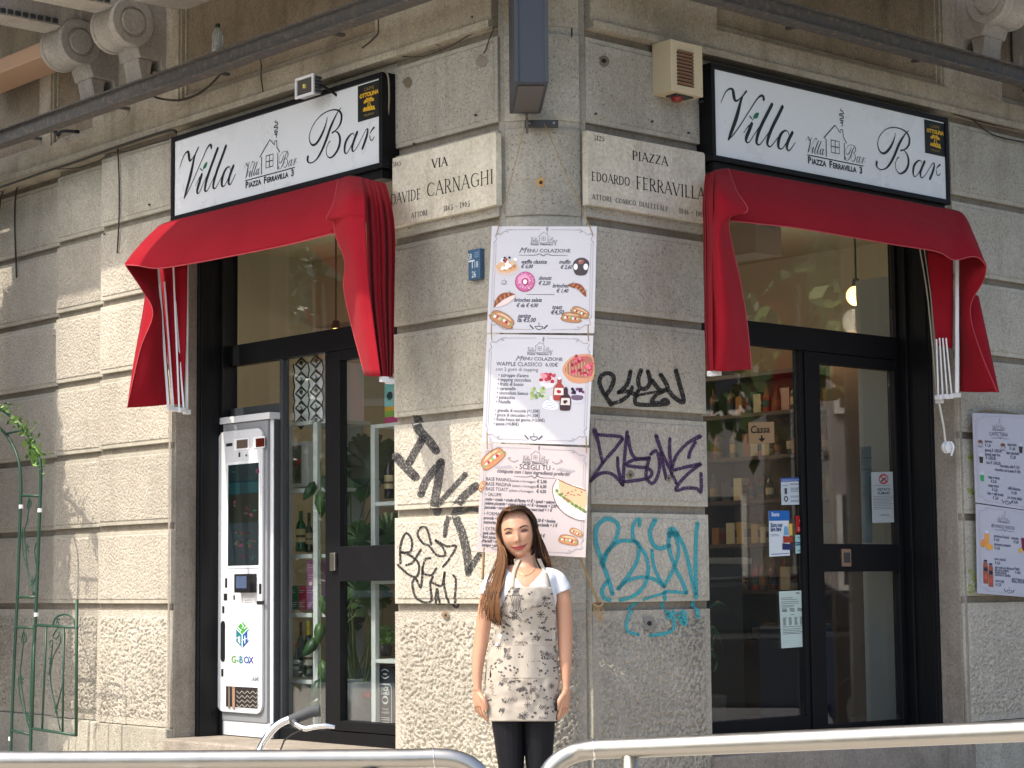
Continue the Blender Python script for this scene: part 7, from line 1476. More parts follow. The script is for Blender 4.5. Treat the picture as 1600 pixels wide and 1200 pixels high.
bt('lever_clamp', [PY(459, 1126, YB), PY(464, 1134, YB - .03), PY(480, 1141, YB - .04)], [.016, .010, .006], M_dkgrey, 10)
bt('brake_cable', [PY(478, 1140, YB - .04), PY(460, 1146, YB - .06), PY(445, 1157, YB - .05), PY(438, 1172, YB - .05), stem + Vector((.02, 0, -.15))], .0028, ink(20, 20, 22), 6)
ST = stem; bt('stem', [ST, Vector((ST.x - .01, ST.y, .55)), Vector((ST.x - .02, ST.y, .48))], .014, M_chrome)
hubf = Vector((ST.x + .13, ST.y - .02, .33)); hubr = Vector((ST.x - .92, ST.y - .02, .33)); hd_ = Vector((ST.x - .02, ST.y, .50)); bb_ = Vector((ST.x - .50, ST.y, .28)); st_t = Vector((ST.x - .64, ST.y, .60))
BFr = plain('bicycle_frame', (.03, .05, .08), .35, .2)
for s in (-.05, .05): bt('fork', [hd_, hubf + Vector((0, s, 0))], .011, BFr, 8, 0); bt('chain_stay', [bb_, hubr + Vector((0, s, 0))], .009, BFr, 8, 0)
for a, b in ((hd_, bb_), (hd_ + Vector((0, 0, .03)), st_t - Vector((0, 0, .06))), (bb_, st_t), (st_t, hubr)): bt('frame_tube', [a, b], .014, BFr, 10, 0)
for c_ in (hubf, hubr):
    bt('tyre', [c_ + Vector((.31 * math.cos(t), 0, .31 * math.sin(t))) for t in np.linspace(0, 2 * math.pi, 33)], .018, ink(22, 22, 24), 8); mb = MB()
    for k in range(18): t = k * math.pi / 9; mb.tube([c_, c_ + Vector((.3 * math.cos(t), 0, .3 * math.sin(t)))], .0012, M_chrome, 4, smooth=0)
    mb.obj('spokes', o, kind='stuff')
mb = MB(); mb.prism(Frame(st_t + Vector((0, 0, .02)), (1, 0, 0), (0, 1, 0), (0, 0, 1)), [(-.13, -.08), (-.13, .08), (.02, .03), (.14, .015), (.14, -.015), (.02, -.03)], 0, .05, ink(24, 24, 26)); mb.obj('saddle', o, bevel=.015)
bt('crank', [bb_ + Vector((0, -.06, 0)), bb_ + Vector((.1, -.07, -.13))], .009, M_chrome, 8, 0); mb = MB(); mb.box(Frame(bb_ + Vector((.1, -.12, -.14)), (1, 0, 0), (0, 0, 1), (0, -1, 0)), -.04, .04, -.01, .01, -.04, .04, ink(24, 24, 26)); mb.obj('pedal', o, bevel=.003)

# ------------------------------------------------------------------ the woman
random.seed(21)
YW = 9.42; PXM = FPX / YW
def Wp(x, y, dy=0): return PY(x, y, YW) + Vector((0, dy, 0))
def skin(name, col, sss=.12, rough=.45):
    m, n, l, b = new_mat(name); b.inputs['Base Color'].default_value = (*col, 1); b.inputs['Roughness'].default_value = rough
    b.inputs['Subsurface Weight'].default_value = sss; b.inputs['Subsurface Radius'].default_value = (.012, .005, .003); b.inputs['Subsurface Scale'].default_value = 1
    g = n.new('ShaderNodeNewGeometry'); t = n.new('ShaderNodeTexNoise'); t.inputs['Scale'].default_value = 18; t.inputs['Detail'].default_value = 5; l.new(g.outputs['Position'], t.inputs['Vector'])
    mx = n.new('ShaderNodeMix'); mx.data_type = 'RGBA'; mx.inputs['A'].default_value = (*[c * f for c, f in zip(col, (.93, .86, .84))], 1); mx.inputs['B'].default_value = (*[c * 1.05 for c in col], 1); l.new(t.outputs['Fac'], mx.inputs['Factor']); l.new(mx.outputs['Result'], b.inputs['Base Color'])
    return m
M_skin = skin('skin', (.47, .265, .17))
# rings: (centre point, half width along x, half depth along y)
def loft(mb, rings, m, seg=20, yaw=0):
    V = []; cy_, sy_ = math.cos(yaw), math.sin(yaw)
    for i, (c, a, b) in enumerate(rings):
        c = Vector(c); p0 = Vector(rings[max(i - 1, 0)][0]); p1 = Vector(rings[min(i + 1, len(rings) - 1)][0]); t = (p1 - p0).normalized()
        ex_ = Vector((cy_, sy_, 0)); ex_ = (ex_ - t * ex_.dot(t)).normalized(); ey_ = t.cross(ex_).normalized()
        for k in range(seg):
            g_ = 2 * math.pi * k / seg; V.append(c + ex_ * a * math.cos(g_) + ey_ * b * math.sin(g_))
    n = len(rings)
    mb.add(V, [(i * seg + k, i * seg + (k + 1) % seg, (i + 1) * seg + (k + 1) % seg, (i + 1) * seg + k) for i in range(n - 1) for k in range(seg)] + [tuple(range(seg - 1, -1, -1)), tuple((n - 1) * seg + k for k in range(seg))], m)
def smooth_rings(R_, n=4):
    P = cr([(*c, a, b) for c, a, b in R_], n); return [((p[0], p[1], p[2]), p[3], p[4]) for p in P]
bm_ = MB(); px_ = 1 / PXM
def ring(y, cx_, hw, hd, dy=0): return (Wp(cx_, y, dy), hw * px_, hd)
loft(bm_, smooth_rings([ring(1108, 817, 46, .075), ring(1090, 817, 54, .108, .01), ring(1060, 816, 55.5, .118, .015), ring(1030, 817, 51, .108, .01), ring(1000, 818, 43.5, .092), ring(985, 819, 41.5, .088, -.003), ring(962, 820, 43.5, .096, -.008), ring(938, 821, 46.5, .112, -.012), ring(920, 821, 48, .108, -.005), ring(905, 821, 50, .088, .005), ring(896, 821, 44, .066, .012), ring(888, 822, 28, .05, .018)]), M_skin, 28)
for sx in (-1, 1): 
    c = Wp(821 + sx * 17.5, 936, -.075); mbv = []
    bm_.lathe(c - Vector((0, -.05, 0)), (0, -1, 0), [(.056, 0), (.055, .02), (.047, .042), (.030, .058), (.001, .066)], M_skin, 16)
loft(bm_, smooth_rings([ring(902, 822, 25, .062, .012), ring(893, 822, 19, .054, .008), ring(882, 821, 15.8, .048, .016), ring(866, 819.5, 15.2, .048, .028), ring(842, 815, 15, .052, .040)]), M_skin, 20)
SHL_, SHR_ = (770, 905), (872, 903)
loft(bm_, smooth_rings([(Wp(794, 899, .015), .026, .036), (Wp(779, 904, .014), .034, .040), (Wp(769, 914, .012), .040, .042), (Wp(763, 932, .012), .038, .040), (Wp(757, 965, .012), .036, .038), (Wp(752, 1000, .010), .034, .036), (Wp(748, 1025, .0), .030, .032), (Wp(746, 1050, -.01), .0245, .027), (Wp(746, 1070, -.018), .0195, .023), (Wp(746, 1078, -.02), .020, .024)]), M_skin, 16)
loft(bm_, smooth_rings([(Wp(848, 897, .015), .026, .036), (Wp(863, 902, .014), .034, .040), (Wp(873, 912, .012), .040, .042), (Wp(879, 932, .012), .038, .040), (Wp(882, 965, .012), .037, .038), (Wp(883, 1000, .010), .035, .036), (Wp(883.5, 1025, .0), .030, .032), (Wp(884, 1050, -.01), .0245, .027), (Wp(884, 1070, -.018), .019, .023), (Wp(884, 1078, -.02), .020, .024)]), M_skin, 16)
for cx_, kx_, fx_ in ((794, 799, 797), (841, 842, 843)):
    loft(bm_, smooth_rings([(Wp(cx_, 1082, .01), .078, .095), (Wp(cx_, 1110, .008), .078, .092), (Wp((cx_ + kx_) / 2, 1160, .0), .066, .078), (Wp(kx_, 1205, -.008), .054, .062), (Wp(kx_, 1235, .0), .052, .06), (Wp(kx_, 1270, .01), .046, .056), (Wp(fx_, 1310, .012), .034, .042), (Wp(fx_, 1338, .012), .032, .04), (Wp(fx_, 1348, .0), .036, .055)]), M_skin, 18)
    f0_ = Wp(fx_, 1348, 0); loft(bm_, smooth_rings([(Vector((f0_.x, f0_.y + .07, .035)), .028, .03), (Vector((f0_.x, f0_.y, .04)), .036, .036), (Vector((f0_.x, f0_.y - .08, .03)), .042, .028), (Vector((f0_.x, f0_.y - .14, .022)), .036, .018), (Vector((f0_.x, f0_.y - .17, .018)), .015, .012)]), M_skin, 12)
# hands: palm, four fingers of different length and a thumb
for sgn, wx, wy in ((1, 746, 1076), (-1, 884, 1076)):
    w0 = Wp(wx, wy, -.02); inw = Vector((sgn, 0, 0)); wd = Vector((.50 * sgn, -.86, 0)).normalized(); thick = Vector((.86 * sgn, .50, 0))
    yaw = math.atan2(wd.y, wd.x)
    loft(bm_, smooth_rings([(w0, .022, .018), (w0 + Vector((sgn * .000, 0, -.025)), .031, .017), (w0 + Vector((sgn * .003, 0, -.055)), .037, .016), (w0 + Vector((sgn * .006, 0, -.078)), .036, .0135)]), M_skin, 16, yaw)
    for k, (L_, r_) in enumerate(((.066, .0078), (.076, .0081), (.071, .0078), (.056, .0069))):
        b0 = w0 + Vector((sgn * .006, 0, -.074)) + wd * (.030 - .0208 * k)
        cu_ = .30 + .16 * k
        p1 = b0 + Vector((0, 0, -L_ * .45)) + thick * L_ * .10 + wd * (.004 - .002 * k); p2 = p1 + Vector((0, 0, -L_ * .30)) + thick * L_ * cu_ * .5; p3 = p2 + Vector((0, 0, -L_ * .22)) + thick * L_ * cu_ * .55
        bm_.tube([b0 + Vector((0, 0, .015)), b0, p1, p2, p3], [r_ * 1.05, r_ * 1.08, r_, r_ * .92, r_ * .70], M_skin, 8, n=4)
    t0 = w0 + Vector((0, 0, -.025)) + wd * .022; t1 = t0 + wd * .026 + Vector((0, 0, -.024)) + thick * .006; t2 = t1 + wd * .004 + Vector((0, 0, -.026)) + thick * .008; t3 = t2 + Vector((0, 0, -.018)) + thick * .006 - wd * .003
    bm_.tube([t0, t1, t2, t3], [.014, .0115, .0098, .0072], M_skin, 8, n=4)
# head
HT = R(8.5); HC = Wp(808.5, 831, .02)
HX = Vector((math.cos(HT), 0, math.sin(HT))); HY = Vector((-math.sin(HT), 0, math.cos(HT))); HZ = Vector((-.05, -1, -.04)).normalized()
HX = (HX - HZ * HX.dot(HZ)).normalized(); HY = HZ.cross(HX).normalized()
def hp_(x, y, z): return HC + HX * x + HY * y + HZ * z
def gs(x, y, cx_, cy_, sx, sy): return math.exp(-((x - cx_) / sx) ** 2 - ((y - cy_) / sy) ** 2)
def head_pt(th, ph):                            # th: polar from top, ph: around, 0 = front
    x = math.sin(th) * math.sin(ph); y = math.cos(th); z = math.sin(th) * math.cos(ph)
    X = .0850 * x; Y = .114 * y if y > 0 else .117 * y; Z = (.086 if z > 0 else .100) * z
    if Y < -.01:
        t = min(1, (-Y - .01) / .108); w_ = max(1e-6, math.sin(th)); k_ = min(1.9, w_ ** -.42); X *= k_ * (1 - .46 * t ** 1.7); Z = (Z * k_ * (1 - .12 * t) if z > 0 else Z * (1 - .35 * t)) + .016 * t * t
    if z > 0:
        f_ = min(1, z * 1.8)
        Z += f_ * (.0 + .0155 * gs(X, Y, 0, -.036, .0105, .013) + .010 * gs(X, Y, 0, -.018, .0085, .022) + .004 * gs(X, Y, 0, -.040, .019, .008)
          - .0075 * gs(X, Y, .033, .0, .017, .011) - .0075 * gs(X, Y, -.033, .0, .017, .011) + .003 * gs(X, Y, 0, .022, .05, .012)
          + .0055 * gs(X, Y, .040, -.034, .022, .02) + .0055 * gs(X, Y, -.040, -.034, .022, .02)
          + .0055 * gs(X, Y, 0, -.0665, .022, .0048) + .0060 * gs(X, Y, 0, -.0775, .018, .0055) - .003 * gs(X, Y, 0, -.0718, .028, .0022) - .004 * gs(X, Y, 0, -.088, .02, .006)
          + .009 * gs(X, Y, 0, -.106, .022, .014) - .003 * gs(X, Y, 0, -.054, .004, .006) - .002 * gs(X, Y, .037, -.070, .006, .010) - .002 * gs(X, Y, -.037, -.070, .006, .010))
    return hp_(X, Y, Z)
NT, NP = 90, 110; V = [head_pt(math.pi * i / NT, 2 * math.pi * k / NP) for i in range(1, NT) for k in range(NP)]
V += [head_pt(1e-4, 0), head_pt(math.pi - 1e-4, 0)]; n_ = NP
bm_.add(V, [(i * n_ + k, i * n_ + (k + 1) % n_, (i + 1) * n_ + (k + 1) % n_, (i + 1) * n_ + k) for i in range(NT - 2) for k in range(n_)] + [(len(V) - 2, (k + 1) % n_, k) for k in range(n_)] + [(len(V) - 1, (NT - 2) * n_ + k, (NT - 2) * n_ + (k + 1) % n_) for k in range(n_)], M_skin)
for sx in (-1, 1):
    bm_.tube([hp_(sx * .077, .018, -.008), hp_(sx * .0855, .014, -.014), hp_(sx * .0855, -.012, -.012), hp_(sx * .078, -.026, -.004)], [.006, .009, .008, .005], M_skin, 8)
woman = thing('person', 'woman with long brown hair in white t-shirt, coffee-print apron and black leggings before the menus', 'person', (Wp(818, 1000).x, YW, 0))
raw = bm_.obj('body', None, recalc=True)
md = raw.modifiers.new('r', 'REMESH'); md.mode = 'VOXEL'; md.voxel_size = .0032
md = raw.modifiers.new('s', 'SMOOTH'); md.factor = .5; md.iterations = 3
dg = bpy.context.evaluated_depsgraph_get(); dg.update(); bmesh_ = bpy.data.meshes.new_from_object(raw.evaluated_get(dg))
bpy.data.objects.remove(raw)
nv = len(bmesh_.vertices); co = np.empty(nv * 3); bmesh_.vertices.foreach_get('co', co); co = co.reshape(-1, 3)
no = np.empty(nv * 3); bmesh_.vertices.foreach_get('normal', no); no = no.reshape(-1, 3)
polys = [tuple(p.vertices) for p in bmesh_.polygons]
bvh = BVHTree.FromPolygons([Vector(c) for c in co], polys)
Mi = np.array(CAMI); cc = co @ Mi[:3, :3].T + Mi[:3, 3]
SX = 800 - cc[:, 0] / cc[:, 2] * FPX; SY = 600 + cc[:, 1] / cc[:, 2] * FPX
bmesh_.materials.clear(); bmesh_.materials.append(M_skin); bmesh_.polygons.foreach_set('use_smooth', [True] * len(polys))
org = np.array(woman.location)
bmesh_.vertices.foreach_set('co', (co - org).ravel()); bmesh_.update()
body = bpy.data.objects.new('body', bmesh_); COL.objects.link(body); body.parent = woman
front = no[:, 1] < .25
def garment(name, mask, off, m, wrinkle=0, wf=18):
    idx = -np.ones(nv, int); fs = [p for p in polys if all(mask[i] for i in p)]
    used_ = sorted({i for p in fs for i in p}); 
    for j, i in enumerate(used_): idx[i] = j
    mb = MB(); vs = []
    for i in used_:
        w = wrinkle * noise.noise((co[i][0] * wf, co[i][1] * wf, co[i][2] * wf * 1.8)) if wrinkle else 0
        vs.append(co[i] + no[i] * (off + w))
    mb.add(vs, [tuple(int(idx[i]) for i in p) for p in fs], m)
    return mb.obj(name, woman, smooth=True, recalc=False, solid=.0012)
wht = plain('white_cotton', (.60, .63, .68), .8, 0, 0, 0, .03, 12); lgs = plain('black_leggings', (.004, .0045, .007), .6, 0, .0004, 60, .3, 15, .2)
hemL = 926 + (SX - 746) * .28; hemR = 930 - (SX - 868) * .45
arm = (SX < 773) | (SX > 868)
vneck = front & (np.abs(SX - 822) < np.clip((921 - SY) * .92, 0, 30)) | (np.abs(SX - 822) < 21) & (SY < 893) | (SY < 886)
shirt = (SY > 884) & (SY < 1010) & ~vneck & ((~arm) | ((SX < 800) & (SY < hemL)) | ((SX > 840) & (SY < hemR)))
shirt &= ~(arm & (SY > 935))
garment('t_shirt', shirt, .0055, wht, .0022, 24)
legm = (SY > 1040) & (SX > 762) & (SX < 876) & (SY < 1338)
legm &= ~(((SX < 766) | (SX > 871)) & (SY < 1140))
garment('leggings', legm, .0028, lgs, .0012, 16)
shoe = (SY >= 1334) | (co[:, 2] < .075)
garment('shoe', shoe & (SX < 820), .004, ink(24, 24, 26)); garment('shoe', shoe & (SX >= 820), .004, ink(24, 24, 26))
# apron: a sheet that lies on the body's front and hangs free below
def front_y(px, py):
    o_ = Vector((0, 0, CAM_H)); d_ = view_ray(px, py); h_ = bvh.ray_cast(o_, d_.normalized()); return h_[0].y if h_[0] is not None and abs(h_[0].y - YW) < .3 else None
AY0, AY1, NU, NV = 917, 1127, 44, 84
def ap_edges(y):
    ys = [917, 935, 955, 980, 1000, 1030, 1060, 1095, 1127]; l_ = [797, 788, 780, 774, 769, 761, 757.5, 758, 763]; r_ = [861, 866, 868.5, 868, 868, 871, 873.5, 873, 871]
    return float(np.interp(y, ys, l_)), float(np.interp(y, ys, r_))
D = np.zeros((NV + 1, NU + 1))
for j in range(NV + 1):
    y = AY0 + (AY1 - AY0) * j / NV; l_, r_ = ap_edges(y)
    row = [front_y(min(max(l_ + (r_ - l_) * i / NU, l_ + 3), r_ - 3), min(y, 1092)) for i in range(NU + 1)]
    good = [v for v in row if v is not None]
    D[j] = [v if v is not None else max(good) for v in row]
    if y > 1092: D[j] += -.0
for _ in range(3):
    Dm = D.copy(); Dm[1:-1] = np.minimum(D[1:-1], (D[:-2] + D[2:]) / 2); Dm[:, 1:-1] = np.minimum(Dm[:, 1:-1], (Dm[:, :-2] + Dm[:, 2:]) / 2); D = Dm
for _ in range(4): Dp = D.copy(); Dp[1:-1, 1:-1] = (D[:-2, 1:-1] + D[2:, 1:-1] + D[1:-1, :-2] + D[1:-1, 2:]) / 4; Dp[:, 0] = D[:, 0]; Dp[:, -1] = D[:, -1]; D = Dp
D -= .010
for j in range(NV + 1):
    for i in range(NU + 1):
        u = abs(i / NU - .5) * 2; y = AY0 + (AY1 - AY0) * j / NV
        D[j, i] += (.0035 * math.sin(i * .42 + noise.noise((i * .1, j * .07, 0)) * 4) * min(1, max(0, (y - 985) / 60)) + .004 * noise.noise((i * .16, j * .22, 3)) * 1.1)
        D[j, i] -= .0 if y < 1060 else (y - 1060) * .00012
def ap(x, y, e=0):                              # x,y in the photograph's pixels, returns a point on the apron
    l_, r_ = ap_edges(min(max(y, AY0), AY1)); u = min(max((x - l_) / (r_ - l_), 0), 1) * NU; v = min(max((y - AY0) / (AY1 - AY0), 0), 1) * NV
    i, j = min(int(u), NU - 1), min(int(v), NV - 1); fu, fv_ = u - i, v - j
    d = (D[j, i] * (1 - fu) + D[j, i + 1] * fu) * (1 - fv_) + (D[j + 1, i] * (1 - fu) + D[j + 1, i + 1] * fu) * fv_
    return PY(x, y, d - e)
ecru = plain('apron_linen', (.37, .335, .285), .85, 0, .0004, 700, .06, 30)
mb = MB(); V = []
for j in range(NV + 1):
    y = AY0 + (AY1 - AY0) * j / NV; l_, r_ = ap_edges(y); V += [ap(l_ + (r_ - l_) * i / NU, y) for i in range(NU + 1)]
mb.add(V, [(j * (NU + 1) + i, j * (NU + 1) + i + 1, (j + 1) * (NU + 1) + i + 1, (j + 1) * (NU + 1) + i) for j in range(NV) for i in range(NU)], ecru)
apron = mb.obj('apron', woman, smooth=True, recalc=False, solid=.0018)
def on_body(x, y, e=.008):
    v = front_y(x, y); return PY(x, y, (v if v is not None else YW) - e)
mb = MB()
for P_ in ([(800, 918), (801, 905), (803, 893), (807, 882), (810, 874)], [(858, 918), (855, 905), (851, 893), (846, 882), (842, 873)]): 
    pts = cr(P_, 5); V = []
    for k, q in enumerate(pts): V += [on_body(q[0] - 3.2, q[1], .0105), on_body(q[0] + 3.2, q[1], .0105)]
    ys_ = [v.y for v in V]; m_ = min(ys_[:4])
    mb.add(V, [(2 * k, 2 * k + 1, 2 * k + 3, 2 * k + 2) for k in range(len(pts) - 1)], ecru)
mb.obj('neck_strap', apron, smooth=True, recalc=False, solid=.0015)
mb = MB(); PI_, PG_, PL_ = ink(70, 66, 66), ink(118, 110, 102), ink(156, 152, 148); fa_ = lambda x, y: ap(x, y, .0022); fa2 = lambda x, y: ap(x, y, .0030)
def clampx(x, y): l_, r_ = ap_edges(y); return min(max(x, l_ + 2), r_ - 2), min(max(y, 919), 1125)
def star(x, y, s):
    for k in range(8): a = k * .785; mb.ribbon(fa_, [(*clampx(x, y), .8), (*clampx(x + s * math.cos(a), y + s * math.sin(a)), 1.3)], 1.0, PI_, smooth=False)
def bean(x, y, a, s=2.2): x, y = clampx(x, y); mb.blob(fa_, x, y, s, s * .68, PI_, a, 8)
def sticks(x, y, a, L, n=3, col=PI_):
    for k in range(n): dx, dy = -math.sin(a) * k * 2.6, math.cos(a) * k * 2.6; mb.ribbon(fa_, [clampx(x + dx, y + dy), clampx(x + dx + L * math.cos(a), y + dy + L * math.sin(a))], 1.1, col, smooth=False)
def scribble(x, y, w, h, a, col=PG_, n=4):
    P_ = []
    for k in range(n * 2): t = k / (n * 2 - 1); q_ = random.uniform(.35, 1.15) * h / 2 * (-1) ** k; P_.append(clampx(x + w * (t + random.uniform(-.1, .1)) * math.cos(a) - q_ * math.sin(a), y + w * t * math.sin(a) + q_ * math.cos(a)))
    mb.ribbon(fa_, P_, 1.0, col)
def pot(x, y, w, h):
    mb.poly(fa_, [clampx(x - w / 2, y - h / 2), clampx(x + w / 2, y - h / 2), clampx(x + w * .36, y), clampx(x + w * .5, y + h / 2), clampx(x - w * .5, y + h / 2), clampx(x - w * .36, y)], PL_)
    for k in range(6): xx = x - w * .45 + w * .9 * k / 5; mb.ribbon(fa2, [clampx(xx, y + h / 2), clampx(x + (xx - x) * .6, y), clampx(xx, y - h / 2)], .9, PI_)
    for yy in (-h / 2, 0, h / 2): mb.ribbon(fa2, [clampx(x - w * (.5 if yy else .36), y + yy), clampx(x + w * (.5 if yy else .36), y + yy)], 1.2, PI_, smooth=False)
pot(806, 944, 20, 26); pot(832, 1044, 24, 22); pot(806, 924, 12, 12)
for x, y, s in ((845, 960, 6), (783, 958, 5.5), (824, 1101, 5), (820, 1117, 5.5), (862, 1072, 4.5), (779, 1010, 4.5), (851, 935, 4)): star(x, y, s)
for x, y in ((858, 935), (863, 928), (825, 968), (830, 965), (827, 973), (850, 980), (856, 986), (861, 983), (790, 1044), (796, 1040), (797, 1047), (803, 1043), (824, 1023), (828, 1018), (832, 1024), (812, 1080), (818, 1078), (822, 1083), (817, 1086), (835, 1095), (832, 1120), (836, 1114), (852, 1052), (857, 1047), (862, 1054), (866, 1048), (806, 1018), (811, 1022), (787, 980), (793, 990), (840, 1000), (861, 1000), (775, 1036), (869, 1060), (845, 1072), (851, 1078), (802, 995), (815, 990), (830, 990), (864, 955), (857, 950), (797, 1066), (868, 1100), (856, 1106)):
    bean(x + random.uniform(-.6, .6), y, random.uniform(-1, 1), random.uniform(2.0, 2.7))
sticks(842, 1106, -1.0, 19); sticks(771, 1100, .55, 20, 4); sticks(766, 1040, .5, 22, 4, PG_); sticks(808, 962, .8, 11, 2); sticks(800, 983, -.5, 14, 2)
for x, y, w, h, a in ((779, 944, 16, 8, .1), (828, 951, 16, 7, -.4), (832, 1002, 18, 7, -1.0), (790, 1060, 20, 7, 1.2), (828, 1075, 16, 8, .2), (787, 1092, 20, 9, .1), (842, 1122, 14, 6, 0), (858, 1020, 10, 16, 1.2), (846, 942, 12, 6, .3), (868, 1085, 12, 5, 1.4), (806, 1002, 14, 6, .2), (767, 1068, 20, 6, 1.3)): scribble(x, y, w, h, a)
for k in range(12): x, y = random.uniform(786, 802), random.uniform(1012, 1028); mb.blob(fa_, *clampx(x, y), 4, 3, PG_ if k % 2 else PI_, random.random() * 3, 7, .3)
for k in range(8): x, y = random.uniform(844, 856), random.uniform(1012, 1028); mb.blob(fa_, *clampx(x, y), 3, 4, PG_ if k % 2 else PI_, random.random() * 3, 7, .3)
for k in range(95):
    x, y = random.uniform(762, 870), random.uniform(922, 1122)
    if k % 3: bean(x, y, random.uniform(-1, 1), random.uniform(1.3, 2.3)); bean(x + random.uniform(3, 5), y + random.uniform(-4, 4), random.uniform(-1, 1), random.uniform(1.3, 2.2))
    else: scribble(x, y, random.uniform(6, 12), random.uniform(4, 8), random.uniform(-1.5, 1.5), (PG_, PI_)[k % 2])
SEW = ink(176, 164, 144)
for P_ in ([(772, 1008), (800, 1006), (864, 1008)], [(800, 1006), (801, 1058)], [(842, 1007), (842, 1060)], [(776, 1010), (774, 1058), (842, 1060), (866, 1058)], [(770, 1004), (818, 1001), (867, 1003)], [(799, 920), (859, 920)], [(766, 1122), (868, 1122)]): mb.ribbon(fa_, P_, .8, SEW)
mb.obj('coffee_print', apron, recalc=False, kind='stuff')
mb = MB(); pk = [ap(x, y, .005) for x, y in ((773, 1009), (864, 1009))]
V = [];
for yy in (1009, 1034, 1059): V += [ap(773 + 91 * i / 20, yy, .0015 + .0018 * math.sin(math.pi * i / 20)) for i in range(21)]
mb.add(V, [(j * 21 + i, j * 21 + i + 1, (j + 1) * 21 + i + 1, (j + 1) * 21 + i) for j in range(2) for i in range(20)], ecru); mb.obj('pocket', apron, smooth=True, recalc=False)
# face details, laid on the head
def hf(x, y, e=.0008):
    x *= 1.10; e = e + .0006
    o_ = hp_(x, y, .25); h_ = bvh.ray_cast(o_, -HZ); return (h_[0] + HZ * e) if h_[0] is not None else hp_(x, y, .08)
LIP = skin('lips', (.34, .065, .06), .1, .35); DARK = ink(30, 18, 16, .4); BROW = ink(64, 42, 32, .8); LID = skin('eyelid', (.36, .19, .13), .1)
mb = MB()
def band(up, lo, m, e):
    U_, L_ = cr(up, 4), cr(lo, 4); V = []
    for a, b in zip(U_, L_):
        for t in (0, .33, .66, 1): V.append(hf(a[0] + (b[0] - a[0]) * t, a[1] + (b[1] - a[1]) * t, e))
    mb.add(V, [(i * 4 + k, i * 4 + k + 1, i * 4 + 5 + k, i * 4 + 4 + k) for i in range(len(U_) - 1) for k in range(3)], m)
band([(-.033, -.0622), (-.016, -.0636), (-.006, -.0618), (0, -.0632), (.006, -.0618), (.016, -.0630), (.034, -.0602)], [(-.033, -.0626), (-.018, -.0686), (-.007, -.0704), (0, -.0706), (.007, -.0703), (.018, -.0680), (.034, -.0606)], LIP, .0006)
band([(-.033, -.0626), (-.018, -.0686), (-.007, -.0704), (0, -.0706), (.007, -.0703), (.018, -.0680), (.034, -.0606)], [(-.033, -.0632), (-.020, -.0770), (-.008, -.0832), (0, -.0842), (.008, -.0830), (.020, -.0762), (.034, -.0612)], LIP, .0008)
mb.obj('lips', woman, smooth=True, recalc=False)
mb = MB(); mb.ribbon(lambda x, y: hf(x, y, .0020), [(-.036, -.0615, .0014), (-.020, -.0682, .0015), (0, -.0705, .0015), (.020, -.0677, .0015), (.037, -.0592, .0014)], .001, ink(92, 34, 34)); 
for s in (-1, 1): mb.blob(lambda x, y: hf(x, y, .0008), s * .0085, -.0455, .0035, .0016, ink(112, 60, 44), 0, 8)
mb.obj('mouth_line', woman, recalc=False)
mb = MB()
for s in (-1, 1):
    mb.poly(lambda x, y: hf(x, y, .0010), [(s * .020, -.0010), (s * .026, .0022), (s * .034, .0030), (s * .042, .0016), (s * .046, -.0006), (s * .040, -.0026), (s * .030, -.0032), (s * .024, -.0026)], ink(128, 98, 84, .5), 3)
    mb.blob(lambda x, y: hf(x, y, .0016), s * .0335 - .0005, .0002, .0050, .0030, ink(34, 20, 15, .4), 0, 12)
    mb.blob(lambda x, y: hf(x, y, .0022), s * .0335 - .002, .0018, .0009, .0009, ink(240, 240, 240, .2), 0, 6)
mb.obj('eyes', woman, recalc=False)
mb = MB()
for s in (-1, 1):
    mb.ribbon(lambda x, y: hf(x, y, .0022), [(s * .0185, -.0018, .0018), (s * .026, .0022, .0036), (s * .034, .0036, .0042), (s * .043, .0022, .0040), (s * .0510, -.0002, .0016)], .002, DARK)
    mb.ribbon(lambda x, y: hf(x, y, .0014), [(s * .020, -.0025, .0006), (s * .030, -.0050, .0011), (s * .040, -.0042, .0011), (s * .047, -.0012, .0008)], .001, ink(92, 56, 44))
    mb.ribbon(lambda x, y: hf(x, y, .0010), [(s * .020, .0050, .0010), (s * .030, .0086, .0012), (s * .040, .0082, .0012), (s * .048, .0040, .0008)], .001, ink(128, 82, 62))
mb.obj('eyelashes', woman, recalc=False, kind='stuff')
mb = MB()
for s in (-1, 1): mb.ribbon(lambda x, y: hf(x, y, .0014), [(s * .015, .0175, .0030), (s * .022, .0200, .0060), (s * .034, .0235, .0055), (s * .045, .0215, .0040), (s * .052, .0165, .0014)], .004, BROW)
mb.obj('eyebrows', woman, recalc=False)
# necklace and earrings
GOLD = plain('gold', (.75, .55, .25), .25, 1); mb = MB()
mb.tube([on_body(x, y, .002) for x, y in ((806, 886), (808, 892), (814, 896), (820, 899), (828, 897), (834, 892), (838, 886))], .0011, GOLD, 6); mb.obj('necklace', woman, smooth=True)
mb = MB(); cN = on_body(820, 900, .003); mb.tube([cN + Vector((.0075 * math.cos(t), -.001, -.006 + .0075 * math.sin(t))) for t in np.linspace(0, 6.28, 13)], .0011, GOLD, 6); mb.obj('pendant', woman, smooth=True)
for s in (-1, 1): mb = MB(); mb.tube([hp_(s * .084, -.020, -.002), hp_(s * .085, -.028, .0), hp_(s * .085, -.036, .0)], .0016, GOLD, 6); mb.obj('earring', woman)
# hair
def hairmat(name, c):
    m = plain(name, c, .55, 0, 0, 0, .0, 6, .25); return m
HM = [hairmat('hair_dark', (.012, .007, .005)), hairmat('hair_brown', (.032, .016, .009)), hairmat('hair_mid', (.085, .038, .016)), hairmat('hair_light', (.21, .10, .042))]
mb = MB()
